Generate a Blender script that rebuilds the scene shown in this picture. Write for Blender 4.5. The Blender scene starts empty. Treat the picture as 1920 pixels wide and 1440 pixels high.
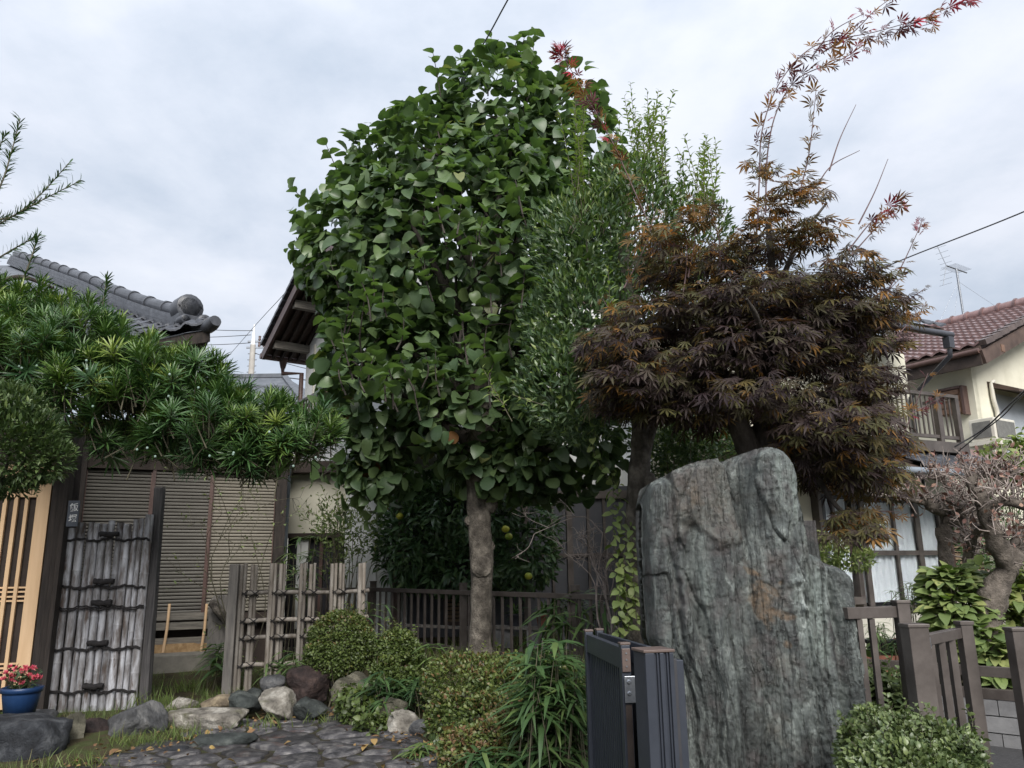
import bpy, math, random
import numpy as np
from mathutils import Vector, Matrix

SC = bpy.context.scene
COL = SC.collection
R_ = math.radians
rng = np.random.default_rng(7)
random.seed(7)

# ------------------------------------------------------------------ camera
CAM_Z, PITCH, ROLL, FOC = 1.5, R_(13.4), R_(0.8), 1480.0
_F = np.array([0, math.cos(PITCH), math.sin(PITCH)])
_R0 = np.array([1.0, 0, 0]); _U0 = np.array([0, -math.sin(PITCH), math.cos(PITCH)])
_R = _R0 * math.cos(ROLL) - _U0 * math.sin(ROLL)
_U = _U0 * math.cos(ROLL) + _R0 * math.sin(ROLL)
cam_d = bpy.data.cameras.new('camera'); cam = bpy.data.objects.new('camera', cam_d); COL.objects.link(cam)
cam_d.sensor_width = 36; cam_d.lens = FOC / 1920 * 36; cam_d.clip_start = 0.05; cam_d.clip_end = 1500
m = Matrix.Identity(4)
for i in range(3):
    m[i][0], m[i][1], m[i][2] = _R[i], _U[i], -_F[i]
m[2][3] = CAM_Z
cam.matrix_world = m
SC.camera = cam

# ------------------------------------------------------------------ light
SUN_EL, SUN_AZ = R_(38), R_(168)          # azimuth clockwise from +Y
wd = bpy.data.worlds.new('World'); SC.world = wd; wd.use_nodes = True
nt = wd.node_tree; nt.nodes.clear()
def N(t, typ, **kw):
    n = t.nodes.new(typ)
    for k, v in kw.items():
        if k in n.inputs.keys() if hasattr(n, 'inputs') else False: n.inputs[k].default_value = v
        else: setattr(n, k, v)
    return n
out = N(nt, 'ShaderNodeOutputWorld'); bg = N(nt, 'ShaderNodeBackground'); bg.inputs['Strength'].default_value = 0.1
sky = N(nt, 'ShaderNodeTexSky'); sky.sky_type = 'NISHITA'; sky.sun_disc = False
sky.sun_elevation = SUN_EL; sky.sun_rotation = SUN_AZ; sky.dust_density = 2.0
tc = N(nt, 'ShaderNodeTexCoord')
sep = N(nt, 'ShaderNodeSeparateXYZ'); nt.links.new(tc.outputs['Generated'], sep.inputs[0])
zz = N(nt, 'ShaderNodeMath', operation='ABSOLUTE'); nt.links.new(sep.outputs['Z'], zz.inputs[0])
za = N(nt, 'ShaderNodeMath', operation='ADD'); nt.links.new(zz.outputs[0], za.inputs[0]); za.inputs[1].default_value = 0.22
dv = N(nt, 'ShaderNodeVectorMath', operation='DIVIDE'); nt.links.new(tc.outputs['Generated'], dv.inputs[0])
cb = N(nt, 'ShaderNodeCombineXYZ')
for i in range(3): nt.links.new(za.outputs[0], cb.inputs[i])
nt.links.new(cb.outputs[0], dv.inputs[1])
flat = N(nt, 'ShaderNodeVectorMath', operation='MULTIPLY'); nt.links.new(dv.outputs[0], flat.inputs[0]); flat.inputs[1].default_value = (1, 1, 0)
n1 = N(nt, 'ShaderNodeTexNoise'); n1.inputs['Scale'].default_value = 1.7; n1.inputs['Detail'].default_value = 9; n1.inputs['Roughness'].default_value = 0.52; n1.inputs['Distortion'].default_value = 0.35
n2 = N(nt, 'ShaderNodeTexNoise'); n2.inputs['Scale'].default_value = 6.0; n2.inputs['Detail'].default_value = 8; n2.inputs['Roughness'].default_value = 0.6
off = N(nt, 'ShaderNodeVectorMath', operation='ADD'); nt.links.new(flat.outputs[0], off.inputs[0]); off.inputs[1].default_value = (3.1, 1.7, 0)
nt.links.new(off.outputs[0], n1.inputs[0]); nt.links.new(off.outputs[0], n2.inputs[0])
mx = N(nt, 'ShaderNodeMath', operation='MULTIPLY_ADD'); nt.links.new(n2.outputs['Fac'], mx.inputs[0]); mx.inputs[1].default_value = 0.28
nt.links.new(n1.outputs['Fac'], mx.inputs[2])
rp = N(nt, 'ShaderNodeValToRGB'); nt.links.new(mx.outputs[0], rp.inputs[0])
rp.color_ramp.elements[0].position = 0.42; rp.color_ramp.elements[0].color = (0.46, 0.525, 0.62, 1)
rp.color_ramp.elements[1].position = 0.82; rp.color_ramp.elements[1].color = (0.79, 0.81, 0.87, 1)
e = rp.color_ramp.elements.new(0.60); e.color = (0.63, 0.675, 0.755, 1)
e = rp.color_ramp.elements.new(0.70); e.color = (0.72, 0.75, 0.82, 1)
sc_ = N(nt, 'ShaderNodeVectorMath', operation='SCALE'); nt.links.new(rp.outputs[0], sc_.inputs[0]); sc_.inputs['Scale'].default_value = 3.0
# overcast skies are brighter overhead than near the horizon
gr = N(nt, 'ShaderNodeMapRange'); nt.links.new(zz.outputs[0], gr.inputs[0])
gr.inputs['From Min'].default_value = 0.0; gr.inputs['From Max'].default_value = 1.0; gr.inputs['To Min'].default_value = 0.90; gr.inputs['To Max'].default_value = 1.75
sc2 = N(nt, 'ShaderNodeVectorMath', operation='SCALE'); nt.links.new(sc_.outputs[0], sc2.inputs[0]); nt.links.new(gr.outputs[0], sc2.inputs['Scale'])
mixn = N(nt, 'ShaderNodeMixRGB'); mixn.inputs[0].default_value = 0.93
nt.links.new(sky.outputs[0], mixn.inputs[1]); nt.links.new(sc2.outputs[0], mixn.inputs[2])
nt.links.new(mixn.outputs[0], bg.inputs[0]); nt.links.new(bg.outputs[0], out.inputs[0])

sun_d = bpy.data.lights.new('sun', 'SUN'); sun = bpy.data.objects.new('sun', sun_d); COL.objects.link(sun)
sun_d.energy = 1.5; sun_d.angle = R_(35); sun_d.color = (1.0, 0.96, 0.90)
sdir = Vector((math.sin(SUN_AZ) * math.cos(SUN_EL), math.cos(SUN_AZ) * math.cos(SUN_EL), math.sin(SUN_EL)))
sun.rotation_euler = sdir.to_track_quat('Z', 'Y').to_euler(); sun.location = (0, -5, 30)
SC.view_settings.view_transform = 'Standard'; SC.view_settings.look = 'None'
SC.view_settings.exposure = 1.68; SC.view_settings.gamma = 1.0; SC.view_settings.use_curve_mapping = False
SC.render.engine = 'CYCLES'
SC.cycles.max_bounces = 8; SC.cycles.transparent_max_bounces = 8; SC.cycles.use_denoising = True

# ------------------------------------------------------------------ pixel helpers (1920x1440 photo pixels to real points)
def ray(px, py):
    return _F + _R * ((px - 960) / FOC) + _U * ((720 - py) / FOC)
EYE = np.array([0, 0, CAM_Z])
def P(px, py, Y):
    d = ray(px, py); return EYE + d * (Y / d[1])
def PZ(px, py, z):
    d = ray(px, py); return EYE + d * ((z - CAM_Z) / d[2])
def mpp(px, py, Y):
    return Y / ray(px, py)[1] / FOC
def norm(v):
    v = np.asarray(v, float); return v / (np.linalg.norm(v, axis=-1, keepdims=True) + 1e-12)
def sstep(a, b, x):
    t = np.clip((np.asarray(x, float) - a) / (b - a), 0, 1); return t * t * (3 - 2 * t)

class Wall:
    """a vertical plane through pixel column px at distance Y, running along d"""
    def __init__(s, px, Y, ang=25.0):
        a = R_(ang); s.d = np.array([math.cos(a), math.sin(a), 0]); s.n = np.array([math.sin(a), -math.cos(a), 0])
        o = P(px, 1060, Y); s.o = np.array([o[0], o[1], 0])
    def sz(s, px, py, off=0.0):
        r = ray(px, py); o = s.o + s.n * off
        t = np.dot(o - EYE, s.n) / np.dot(r, s.n); p = EYE + r * t
        return float(np.dot(p - o, s.d)), float(p[2])
    def pt(s, a, z, off=0.0):
        return s.o + s.d * a + np.array([0, 0, z]) + s.n * off

# ------------------------------------------------------------------ noise
def _h(ix, iy, iz, seed):
    n = (ix * 374761393 + iy * 668265263 + iz * 2147483647 + seed * 1274126177) & 0xFFFFFFFF
    n = ((n ^ (n >> 13)) * 1274126177) & 0xFFFFFFFF
    n = n ^ (n >> 16)
    return (n & 0xFFFF) / 65535.0
def vnoise(p, seed=0):
    p = np.asarray(p, float); i = np.floor(p).astype(np.int64); f = p - i; f = f * f * (3 - 2 * f)
    r = 0
    for dx in (0, 1):
        for dy in (0, 1):
            for dz in (0, 1):
                w = (f[..., 0] if dx else 1 - f[..., 0]) * (f[..., 1] if dy else 1 - f[..., 1]) * (f[..., 2] if dz else 1 - f[..., 2])
                r = r + w * _h(i[..., 0] + dx, i[..., 1] + dy, i[..., 2] + dz, seed)
    return r * 2 - 1
def fbm(p, seed=0, oct=4, gain=0.5):
    p = np.asarray(p, float); r = 0; a = 1; s = 0
    for o in range(oct):
        r = r + a * vnoise(p * 2 ** o + o * 17.3, seed + o); s += a; a *= gain
    return r / s

# ------------------------------------------------------------------ objects
ORG = {}
def origin(o):
    while o.parent is not None: o = o.parent
    return ORG.get(o.name, np.zeros(3))
def tag(o, label=None, cat=None, group=None, kind=None):
    if label: o['label'] = label
    if cat: o['category'] = cat
    if group: o['group'] = group
    if kind: o['kind'] = kind
    return o
def thing(name, label, cat, loc, group=None):
    o = bpy.data.objects.new(name, None); COL.objects.link(o); o.location = tuple(loc)
    o.empty_display_size = 0.1
    ORG[o.name] = np.array(loc, float)
    return tag(o, label, cat, group)
def link(me, name, mat, parent=None, at=None):
    o = bpy.data.objects.new(name, me); COL.objects.link(o)
    if parent is not None: o.parent = parent
    if mat is not None and len(me.materials) == 0: me.materials.append(mat)
    if at is not None: o.location = tuple(at)
    return o
def inst(me, name, parent, pos, rot=None, scale=None):
    """another object on the same mesh data; pos in world space"""
    o = bpy.data.objects.new(name, me); COL.objects.link(o); o.parent = parent
    o.location = tuple(np.asarray(pos) - origin(parent))
    if rot is not None: o.rotation_euler = rot
    if scale is not None: o.scale = scale
    return o
def frame_matrix(x, y, z):
    return Matrix(((x[0], y[0], z[0]), (x[1], y[1], z[1]), (x[2], y[2], z[2])))

def raw_mesh(name, V, Fa, tone=None, smooth=False):
    V = np.ascontiguousarray(V, np.float32); Fa = np.ascontiguousarray(Fa, np.int32)
    k = Fa.shape[1]; me = bpy.data.meshes.new(name)
    me.vertices.add(len(V)); me.vertices.foreach_set('co', V.ravel())
    me.loops.add(Fa.size); me.loops.foreach_set('vertex_index', Fa.ravel())
    me.polygons.add(len(Fa)); me.polygons.foreach_set('loop_start', np.arange(0, Fa.size, k, dtype=np.int32))
    if tone is not None:
        a = me.attributes.new('tone', 'FLOAT', 'POINT'); a.data.foreach_set('value', np.ascontiguousarray(tone, np.float32))
    me.polygons.foreach_set('use_smooth', np.full(len(Fa), smooth, dtype=bool))
    me.update(calc_edges=True); return me

class MB:
    def __init__(s): s.v = []; s.f = []; s.sm = []
    def add(s, V, Fs, smooth=False):
        b = len(s.v); s.v.extend([tuple(map(float, p)) for p in V])
        for f in Fs: s.f.append(tuple(i + b for i in f)); s.sm.append(smooth)
        return s
    def hexa(s, c):      # 8 corners: 0-3 bottom ring, 4-7 top ring
        return s.add(c, [(3, 2, 1, 0), (4, 5, 6, 7), (0, 1, 5, 4), (1, 2, 6, 5), (2, 3, 7, 6), (3, 0, 4, 7)])
    def box(s, c, size, x=(1, 0, 0), y=(0, 1, 0), z=(0, 0, 1)):
        c = np.asarray(c, float); x = np.asarray(x, float) * size[0] / 2; y = np.asarray(y, float) * size[1] / 2; z = np.asarray(z, float) * size[2] / 2
        return s.hexa([c - x - y - z, c + x - y - z, c + x + y - z, c - x + y - z, c - x - y + z, c + x - y + z, c + x + y + z, c - x + y + z])
    def beam(s, a, b, w, h, up=(0, 0, 1)):
        a = np.asarray(a, float); b = np.asarray(b, float); y = norm(b - a); x = norm(np.cross(y, up)); z = np.cross(x, y)
        return s.box((a + b) / 2, (w, np.linalg.norm(b - a), h), x, y, z)
    def slab(s, W, s0, s1, z0, z1, o0, o1):   # rectangle on a Wall between offsets o0..o1
        c = []
        for z in (z0, z1):
            c += [W.pt(s0, z, o0), W.pt(s1, z, o0), W.pt(s1, z, o1), W.pt(s0, z, o1)]
        return s.hexa(c)
    def prism(s, poly, ext):
        n = len(poly); a = [np.asarray(p, float) for p in poly]; b = [p + np.asarray(ext, float) for p in a]
        return s.add(a + b, [tuple(range(n - 1, -1, -1)), tuple(range(n, 2 * n))] + [(i, (i + 1) % n, n + (i + 1) % n, n + i) for i in range(n)])
    def tube(s, pts, rad, n=8, smooth=True, caps=True, rough=0.0, seed=0, rsc=6.0):
        pts = np.asarray(pts, float); k = len(pts)
        rad = np.full(k, rad, float) if np.isscalar(rad) else np.asarray(rad, float)
        t = norm(np.gradient(pts, axis=0)); u = np.cross(t[0], (0, 0, 1.0))
        if np.linalg.norm(u) < 1e-3: u = np.array([1.0, 0, 0])
        u = norm(u); V = []
        ang = np.arange(n) * 2 * math.pi / n
        for i in range(k):
            u = norm(u - t[i] * np.dot(u, t[i])); w = np.cross(t[i], u)
            ring = np.cos(ang)[:, None] * u + np.sin(ang)[:, None] * w
            r = np.full(n, rad[i])
            if rough: r = r * (1 + rough * fbm((pts[i] + ring * rad[i]) * rsc, seed, 3))
            V.extend(pts[i] + ring * r[:, None])
        Fs = []
        for i in range(k - 1):
            for j in range(n):
                j2 = (j + 1) % n; Fs.append((i * n + j, i * n + j2, (i + 1) * n + j2, (i + 1) * n + j))
        s.add(V, Fs, smooth)
        if caps and n > 5: s.add(V[:n], [tuple(range(n - 1, -1, -1))]); s.add(V[-n:], [tuple(range(n))])
        return s
    def mesh(s, name, org=(0, 0, 0)):
        me = bpy.data.meshes.new(name); o = np.asarray(org, float)
        V = np.asarray(s.v) - o
        me.from_pydata(V.tolist(), [], s.f)
        me.polygons.foreach_set('use_smooth', np.array(s.sm, dtype=bool)); me.update(); return me
    def build(s, name, mat, parent=None, bevel=0.0, org=None):
        og = origin(parent) if parent is not None else (np.zeros(3) if org is None else np.asarray(org, float))
        o = link(s.mesh(name, og), name, mat, parent)
        if parent is None and org is not None: o.location = tuple(og)
        if bevel:
            b = o.modifiers.new('bevel', 'BEVEL'); b.width = bevel; b.segments = 2; b.limit_method = 'ANGLE'
        return o

def smooth_line(pts, n):
    """Catmull-Rom through pts"""
    pts = np.asarray(pts, float); k = len(pts)
    if k < 3:
        t = np.linspace(0, 1, n)[:, None]; return pts[0] * (1 - t) + pts[-1] * t
    q = np.vstack([2 * pts[0] - pts[1], pts, 2 * pts[-1] - pts[-2]]); o = []
    for u in np.linspace(0, k - 1 - 1e-9, n):
        i = int(u); t = u - i; a, b, c, d = q[i], q[i + 1], q[i + 2], q[i + 3]
        o.append(0.5 * (2 * b + (c - a) * t + (2 * a - 5 * b + 4 * c - d) * t * t + (3 * b - a - 3 * c + d) * t ** 3))
    return np.array(o)

# ------------------------------------------------------------------ materials
def mat_base(name):
    m = bpy.data.materials.new(name); m.use_nodes = True; t = m.node_tree
    return m, t, t.nodes['Principled BSDF']
def ramp(t, fac, stops):
    r = N(t, 'ShaderNodeValToRGB'); el = r.color_ramp.elements
    el[0].position, el[1].position = stops[0][0], stops[-1][0]
    el[0].color, el[1].color = (*stops[0][1], 1), (*stops[-1][1], 1)
    for p, c in stops[1:-1]:
        e = el.new(p); e.color = (*c, 1)
    t.links.new(fac, r.inputs[0]); return r.outputs[0]
def coords(t, stretch=(1, 1, 1), world=False):
    c = N(t, 'ShaderNodeTexCoord'); oi = N(t, 'ShaderNodeObjectInfo')
    a = N(t, 'ShaderNodeVectorMath', operation='SCALE'); a.inputs[0].default_value = (13.7, 7.3, 5.1); t.links.new(oi.outputs['Random'], a.inputs['Scale'])
    b = N(t, 'ShaderNodeVectorMath', operation='ADD'); t.links.new(c.outputs['Object'], b.inputs[0])
    t.links.new(a.outputs[0], b.inputs[1])
    d = N(t, 'ShaderNodeVectorMath', operation='MULTIPLY'); t.links.new(b.outputs[0], d.inputs[0]); d.inputs[1].default_value = stretch
    return d.outputs[0], oi
def noise(t, vec, scale, detail=6, rough=0.6, dist=0.0):
    n = N(t, 'ShaderNodeTexNoise'); n.inputs['Scale'].default_value = scale; n.inputs['Detail'].default_value = detail
    n.inputs['Roughness'].default_value = rough; n.inputs['Distortion'].default_value = dist; t.links.new(vec, n.inputs['Vector']); return n.outputs['Fac']
def pmat(name, stops, scale=4, rough=0.7, bump=0.2, bscale=30, stretch=(1, 1, 1), metal=0.0, spec=0.4, vary=0.15, detail=7, bdist=0.01, rvar=0.12, second=None):
    """colour from noise through a ramp, lightness varied per object, fine bump. second=(scale, colour, lo, hi): patches"""
    m, t, b = mat_base(name)
    v, oi = coords(t, stretch)
    f = noise(t, v, scale, detail); c = ramp(t, f, stops)
    if second:
        f2 = noise(t, v, second[0], 6, 0.65); mr = N(t, 'ShaderNodeMapRange'); t.links.new(f2, mr.inputs[0])
        mr.inputs['From Min'].default_value, mr.inputs['From Max'].default_value = second[2], second[3]
        mx = N(t, 'ShaderNodeMixRGB'); t.links.new(mr.outputs[0], mx.inputs[0]); t.links.new(c, mx.inputs[1]); mx.inputs[2].default_value = (*second[1], 1); c = mx.outputs[0]
    if vary:
        mr = N(t, 'ShaderNodeMapRange'); t.links.new(oi.outputs['Random'], mr.inputs[0]); mr.inputs['To Min'].default_value, mr.inputs['To Max'].default_value = 1 - vary, 1 + vary
        s = N(t, 'ShaderNodeVectorMath', operation='SCALE'); t.links.new(c, s.inputs[0]); t.links.new(mr.outputs[0], s.inputs['Scale']); c = s.outputs[0]
    t.links.new(c, b.inputs['Base Color'])
    b.inputs['Metallic'].default_value = metal; b.inputs['Specular IOR Level'].default_value = spec
    f3 = noise(t, v, bscale, 6, 0.65)
    mr = N(t, 'ShaderNodeMapRange'); t.links.new(f3, mr.inputs[0]); mr.inputs['To Min'].default_value, mr.inputs['To Max'].default_value = max(rough - rvar, 0.02), min(rough + rvar, 1)
    t.links.new(mr.outputs[0], b.inputs['Roughness'])
    if bump:
        bp = N(t, 'ShaderNodeBump'); bp.inputs['Strength'].default_value = bump; bp.inputs['Distance'].default_value = bdist
        t.links.new(f3, bp.inputs['Height']); t.links.new(bp.outputs[0], b.inputs['Normal'])
    return m
def leafmat(name, stops, rough=0.42, trans=0.25, tcol=(1.0, 1.25, 0.45), spec=0.5):
    m, t, b = mat_base(name)
    at = N(t, 'ShaderNodeAttribute'); at.attribute_name = 'tone'
    c = ramp(t, at.outputs['Fac'], stops)
    v, oi = coords(t); f = noise(t, v, 14, 3)
    mr = N(t, 'ShaderNodeMapRange'); t.links.new(f, mr.inputs[0]); mr.inputs['To Min'].default_value, mr.inputs['To Max'].default_value = 0.72, 1.28
    s = N(t, 'ShaderNodeVectorMath', operation='SCALE'); t.links.new(c, s.inputs[0]); t.links.new(mr.outputs[0], s.inputs['Scale'])
    t.links.new(s.outputs[0], b.inputs['Base Color']); b.inputs['Roughness'].default_value = rough; b.inputs['Specular IOR Level'].default_value = spec
    tr = N(t, 'ShaderNodeBsdfTranslucent'); tm = N(t, 'ShaderNodeVectorMath', operation='MULTIPLY'); t.links.new(s.outputs[0], tm.inputs[0]); tm.inputs[1].default_value = tcol
    t.links.new(tm.outputs[0], tr.inputs['Color'])
    mx = N(t, 'ShaderNodeMixShader'); mx.inputs[0].default_value = trans
    t.links.new(b.outputs[0], mx.inputs[1]); t.links.new(tr.outputs[0], mx.inputs[2])
    t.links.new(mx.outputs[0], t.nodes['Material Output'].inputs['Surface'])
    return m

MT = {}
MT['ground'] = pmat('ground_soil', [(0.3, (0.035, 0.03, 0.02)), (0.5, (0.07, 0.06, 0.035)), (0.62, (0.06, 0.075, 0.03)), (0.75, (0.11, 0.10, 0.06))], 3.5, 0.95, 0.8, 60, spec=0.1, vary=0, bdist=0.03)
MT['mortar'] = pmat('path_earth', [(0.3, (0.022, 0.02, 0.017)), (0.52, (0.05, 0.044, 0.034)), (0.62, (0.045, 0.052, 0.022)), (0.75, (0.07, 0.062, 0.045))], 9, 0.95, 0.7, 80, spec=0.1, vary=0, bdist=0.02)
MT['asphalt'] = pmat('asphalt', [(0.3, (0.04, 0.04, 0.042)), (0.7, (0.075, 0.075, 0.078))], 40, 0.9, 0.5, 200, spec=0.2, vary=0)
MT['flag'] = pmat('flagstone', [(0.34, (0.022, 0.022, 0.025)), (0.5, (0.062, 0.060, 0.065)), (0.66, (0.16, 0.153, 0.15))], 9, 0.62, 1.0, 34, vary=0.5, bdist=0.022, second=(3.0, (0.10, 0.055, 0.045), 0.58, 0.72))
def rockmat(name, a, b, c, **k):
    return pmat(name, [(0.34, a), (0.5, b), (0.66, c)], k.pop('scale', 6), 0.8, 1.0, k.pop('bscale', 26), bdist=0.035, vary=0.1, **k)
MT['rock_dark'] = rockmat('rock_dark', (0.010, 0.011, 0.014), (0.024, 0.027, 0.033), (0.075, 0.08, 0.088))
MT['rock_grey'] = rockmat('rock_grey', (0.035, 0.036, 0.038), (0.078, 0.08, 0.085), (0.17, 0.17, 0.17))
MT['rock_pale'] = rockmat('rock_pale', (0.07, 0.063, 0.055), (0.21, 0.195, 0.17), (0.46, 0.44, 0.40), second=(4, (0.09, 0.09, 0.05), 0.55, 0.7))
MT['rock_red'] = rockmat('rock_red', (0.011, 0.007, 0.007), (0.028, 0.018, 0.017), (0.07, 0.046, 0.04))
MT['rock_tan'] = rockmat('rock_tan', (0.07, 0.055, 0.04), (0.18, 0.145, 0.10), (0.34, 0.28, 0.19))
MT['rock_green'] = rockmat('rock_green', (0.016, 0.02, 0.02), (0.038, 0.045, 0.044), (0.09, 0.10, 0.095))
MT['rock_moss'] = rockmat('rock_moss', (0.028, 0.027, 0.018), (0.068, 0.064, 0.046), (0.16, 0.15, 0.115))
MT['plaster'] = pmat('cream_plaster', [(0.3, (0.56, 0.54, 0.44)), (0.7, (0.70, 0.68, 0.57))], 2.2, 0.9, 0.25, 120, spec=0.2, vary=0, second=(1.1, (0.45, 0.44, 0.37), 0.6, 0.85))
MT['white'] = pmat('white_plaster', [(0.3, (0.66, 0.68, 0.67)), (0.7, (0.78, 0.79, 0.78))], 2, 0.9, 0.2, 120, spec=0.2, vary=0, second=(1.3, (0.5, 0.52, 0.5), 0.62, 0.85))
MT['grey_plaster'] = pmat('grey_plaster', [(0.3, (0.36, 0.36, 0.33)), (0.7, (0.47, 0.47, 0.43))], 2, 0.9, 0.2, 120, spec=0.2, vary=0)
MT['dark_wood'] = pmat('dark_wood', [(0.3, (0.014, 0.011, 0.010)), (0.7, (0.045, 0.035, 0.03))], 6, 0.75, 0.4, 40, stretch=(6, 6, 0.6), vary=0.15)
MT['dark_wood_h'] = pmat('dark_wood_level', [(0.3, (0.02, 0.014, 0.012)), (0.7, (0.055, 0.04, 0.033))], 4, 0.75, 0.3, 40, vary=0.15)
MT['eave_wood'] = pmat('eave_wood', [(0.3, (0.045, 0.03, 0.025)), (0.7, (0.10, 0.068, 0.055))], 4, 0.7, 0.3, 30, vary=0.2)
MT['post_wood'] = pmat('post_wood', [(0.32, (0.022, 0.021, 0.024)), (0.66, (0.11, 0.105, 0.105))], 6, 0.8, 0.5, 40, stretch=(8, 8, 0.4), vary=0.1)
MT['grey_wood'] = pmat('weathered_wood', [(0.3, (0.10, 0.095, 0.09)), (0.7, (0.24, 0.22, 0.20))], 5, 0.85, 0.5, 40, stretch=(5, 5, 0.5), vary=0.2)
MT['grey_wood_h'] = pmat('weathered_plank', [(0.3, (0.10, 0.095, 0.085)), (0.7, (0.24, 0.22, 0.19))], 8, 0.85, 0.5, 50, stretch=(0.6, 0.6, 6), vary=0.2)
MT['raw_wood'] = pmat('broken_wood', [(0.3, (0.22, 0.13, 0.06)), (0.7, (0.48, 0.33, 0.18))], 12, 0.85, 0.6, 60, vary=0.1)
MT['bamboo'] = pmat('weathered_bamboo', [(0.34, (0.11, 0.095, 0.088)), (0.48, (0.25, 0.245, 0.255)), (0.66, (0.50, 0.51, 0.55))], 3.2, 0.62, 0.25, 40, stretch=(5, 5, 1.0), vary=0.3, second=(2.6, (0.10, 0.075, 0.064), 0.54, 0.66))
MT['bamboo_tan'] = pmat('fence_bamboo', [(0.28, (0.11, 0.09, 0.07)), (0.5, (0.22, 0.195, 0.17)), (0.75, (0.36, 0.34, 0.31))], 3, 0.6, 0.2, 40, stretch=(6, 6, 0.8), vary=0.3)
MT['twine'] = pmat('black_twine', [(0.3, (0.012, 0.011, 0.012)), (0.7, (0.03, 0.027, 0.028))], 30, 0.9, 0.6, 120, vary=0.1)
MT['cream_wood'] = pmat('pale_timber', [(0.3, (0.60, 0.40, 0.23)), (0.7, (0.70, 0.49, 0.30))], 3, 0.55, 0.1, 60, stretch=(5, 5, 0.4), vary=0.04)
MT['shutter'] = pmat('shutter_enamel', [(0.3, (0.115, 0.109, 0.096)), (0.7, (0.158, 0.15, 0.134))], 2, 0.5, 0.08, 60, vary=0.06)
MT['shutter2'] = pmat('shutter_enamel_light', [(0.3, (0.20, 0.184, 0.152)), (0.7, (0.265, 0.245, 0.205))], 2, 0.5, 0.08, 60, vary=0.06)
MT['tile'] = pmat('smoked_tile', [(0.3, (0.035, 0.038, 0.046)), (0.55, (0.065, 0.07, 0.083)), (0.75, (0.12, 0.127, 0.143))], 7, 0.42, 0.25, 60, vary=0.25, spec=0.5)
MT['red_tile'] = pmat('red_tile', [(0.3, (0.12, 0.066, 0.062)), (0.7, (0.24, 0.15, 0.143))], 6, 0.28, 0.2, 60, vary=0.25, spec=0.6)
MT['slate'] = pmat('slate_roof', [(0.3, (0.075, 0.085, 0.10)), (0.7, (0.13, 0.14, 0.16))], 5, 0.6, 0.2, 50, vary=0.08)
MT['brown_metal'] = pmat('brown_aluminium', [(0.35, (0.072, 0.061, 0.056)), (0.65, (0.122, 0.106, 0.098))], 5, 0.42, 0.05, 90, vary=0.08, metal=0.25)
MT['navy_metal'] = pmat('navy_aluminium', [(0.3, (0.036, 0.042, 0.056)), (0.7, (0.050, 0.057, 0.074))], 5, 0.42, 0.05, 120, vary=0.03, metal=0.3)
MT['cap'] = pmat('brown_cap', [(0.3, (0.07, 0.05, 0.045)), (0.7, (0.12, 0.09, 0.08))], 8, 0.45, 0.05, 90)
MT['steel'] = pmat('steel', [(0.3, (0.22, 0.235, 0.26)), (0.7, (0.36, 0.38, 0.41))], 12, 0.38, 0.1, 90, metal=0.85)
MT['pipe_grey'] = pmat('pipe_grey', [(0.3, (0.16, 0.19, 0.23)), (0.7, (0.24, 0.27, 0.31))], 4, 0.4, 0.05, 60)
MT['pipe_brown'] = pmat('pipe_brown', [(0.3, (0.07, 0.04, 0.035)), (0.7, (0.12, 0.075, 0.065))], 4, 0.4, 0.05, 60)
MT['pipe_dark'] = pmat('pipe_dark', [(0.3, (0.03, 0.032, 0.04)), (0.7, (0.055, 0.058, 0.07))], 4, 0.4, 0.05, 60)
MT['pale_metal'] = pmat('pale_metal', [(0.3, (0.50, 0.48, 0.42)), (0.7, (0.62, 0.60, 0.53))], 4, 0.5, 0.05, 60, vary=0.05)
MT['grille'] = pmat('dark_grille', [(0.3, (0.10, 0.10, 0.095)), (0.7, (0.16, 0.16, 0.15))], 10, 0.6, 0.4, 300)
MT['louvre'] = pmat('brown_louvre', [(0.3, (0.13, 0.075, 0.05)), (0.7, (0.21, 0.125, 0.085))], 5, 0.55, 0.1, 60, vary=0.1)
MT['tan_slat'] = pmat('tan_slat', [(0.3, (0.22, 0.155, 0.10)), (0.7, (0.34, 0.255, 0.175))], 5, 0.6, 0.1, 60, vary=0.1)
MT['curtain'] = pmat('curtain', [(0.3, (0.66, 0.68, 0.71)), (0.7, (0.78, 0.80, 0.82))], 3, 0.9, 0.05, 60, vary=0.03)
MT['inside'] = pmat('dark_interior', [(0.3, (0.018, 0.018, 0.022)), (0.7, (0.03, 0.03, 0.035))], 3, 0.9, 0, vary=0)
MT['screen'] = pmat('insect_screen', [(0.3, (0.055, 0.058, 0.07)), (0.7, (0.085, 0.088, 0.10))], 3, 0.6, 0.1, 300, vary=0.05)
MT['blue_wall'] = pmat('grey_shutter', [(0.3, (0.33, 0.36, 0.40)), (0.7, (0.42, 0.45, 0.49))], 3, 0.6, 0.05, 60, vary=0)
MT['concrete'] = pmat('concrete', [(0.3, (0.16, 0.15, 0.13)), (0.7, (0.27, 0.255, 0.22))], 6, 0.9, 0.5, 70, vary=0.06, second=(2, (0.07, 0.068, 0.05), 0.55, 0.75))
MT['block'] = pmat('concrete_block', [(0.3, (0.16, 0.16, 0.165)), (0.7, (0.25, 0.25, 0.255))], 8, 0.9, 0.4, 90, vary=0.1)
MT['brick'] = pmat('terracotta', [(0.3, (0.20, 0.075, 0.05)), (0.7, (0.33, 0.14, 0.10))], 8, 0.8, 0.3, 70, vary=0.25)
MT['pot_blue'] = pmat('blue_plastic', [(0.3, (0.012, 0.035, 0.10)), (0.7, (0.02, 0.055, 0.15))], 5, 0.35, 0.05, 90, vary=0)
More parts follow.
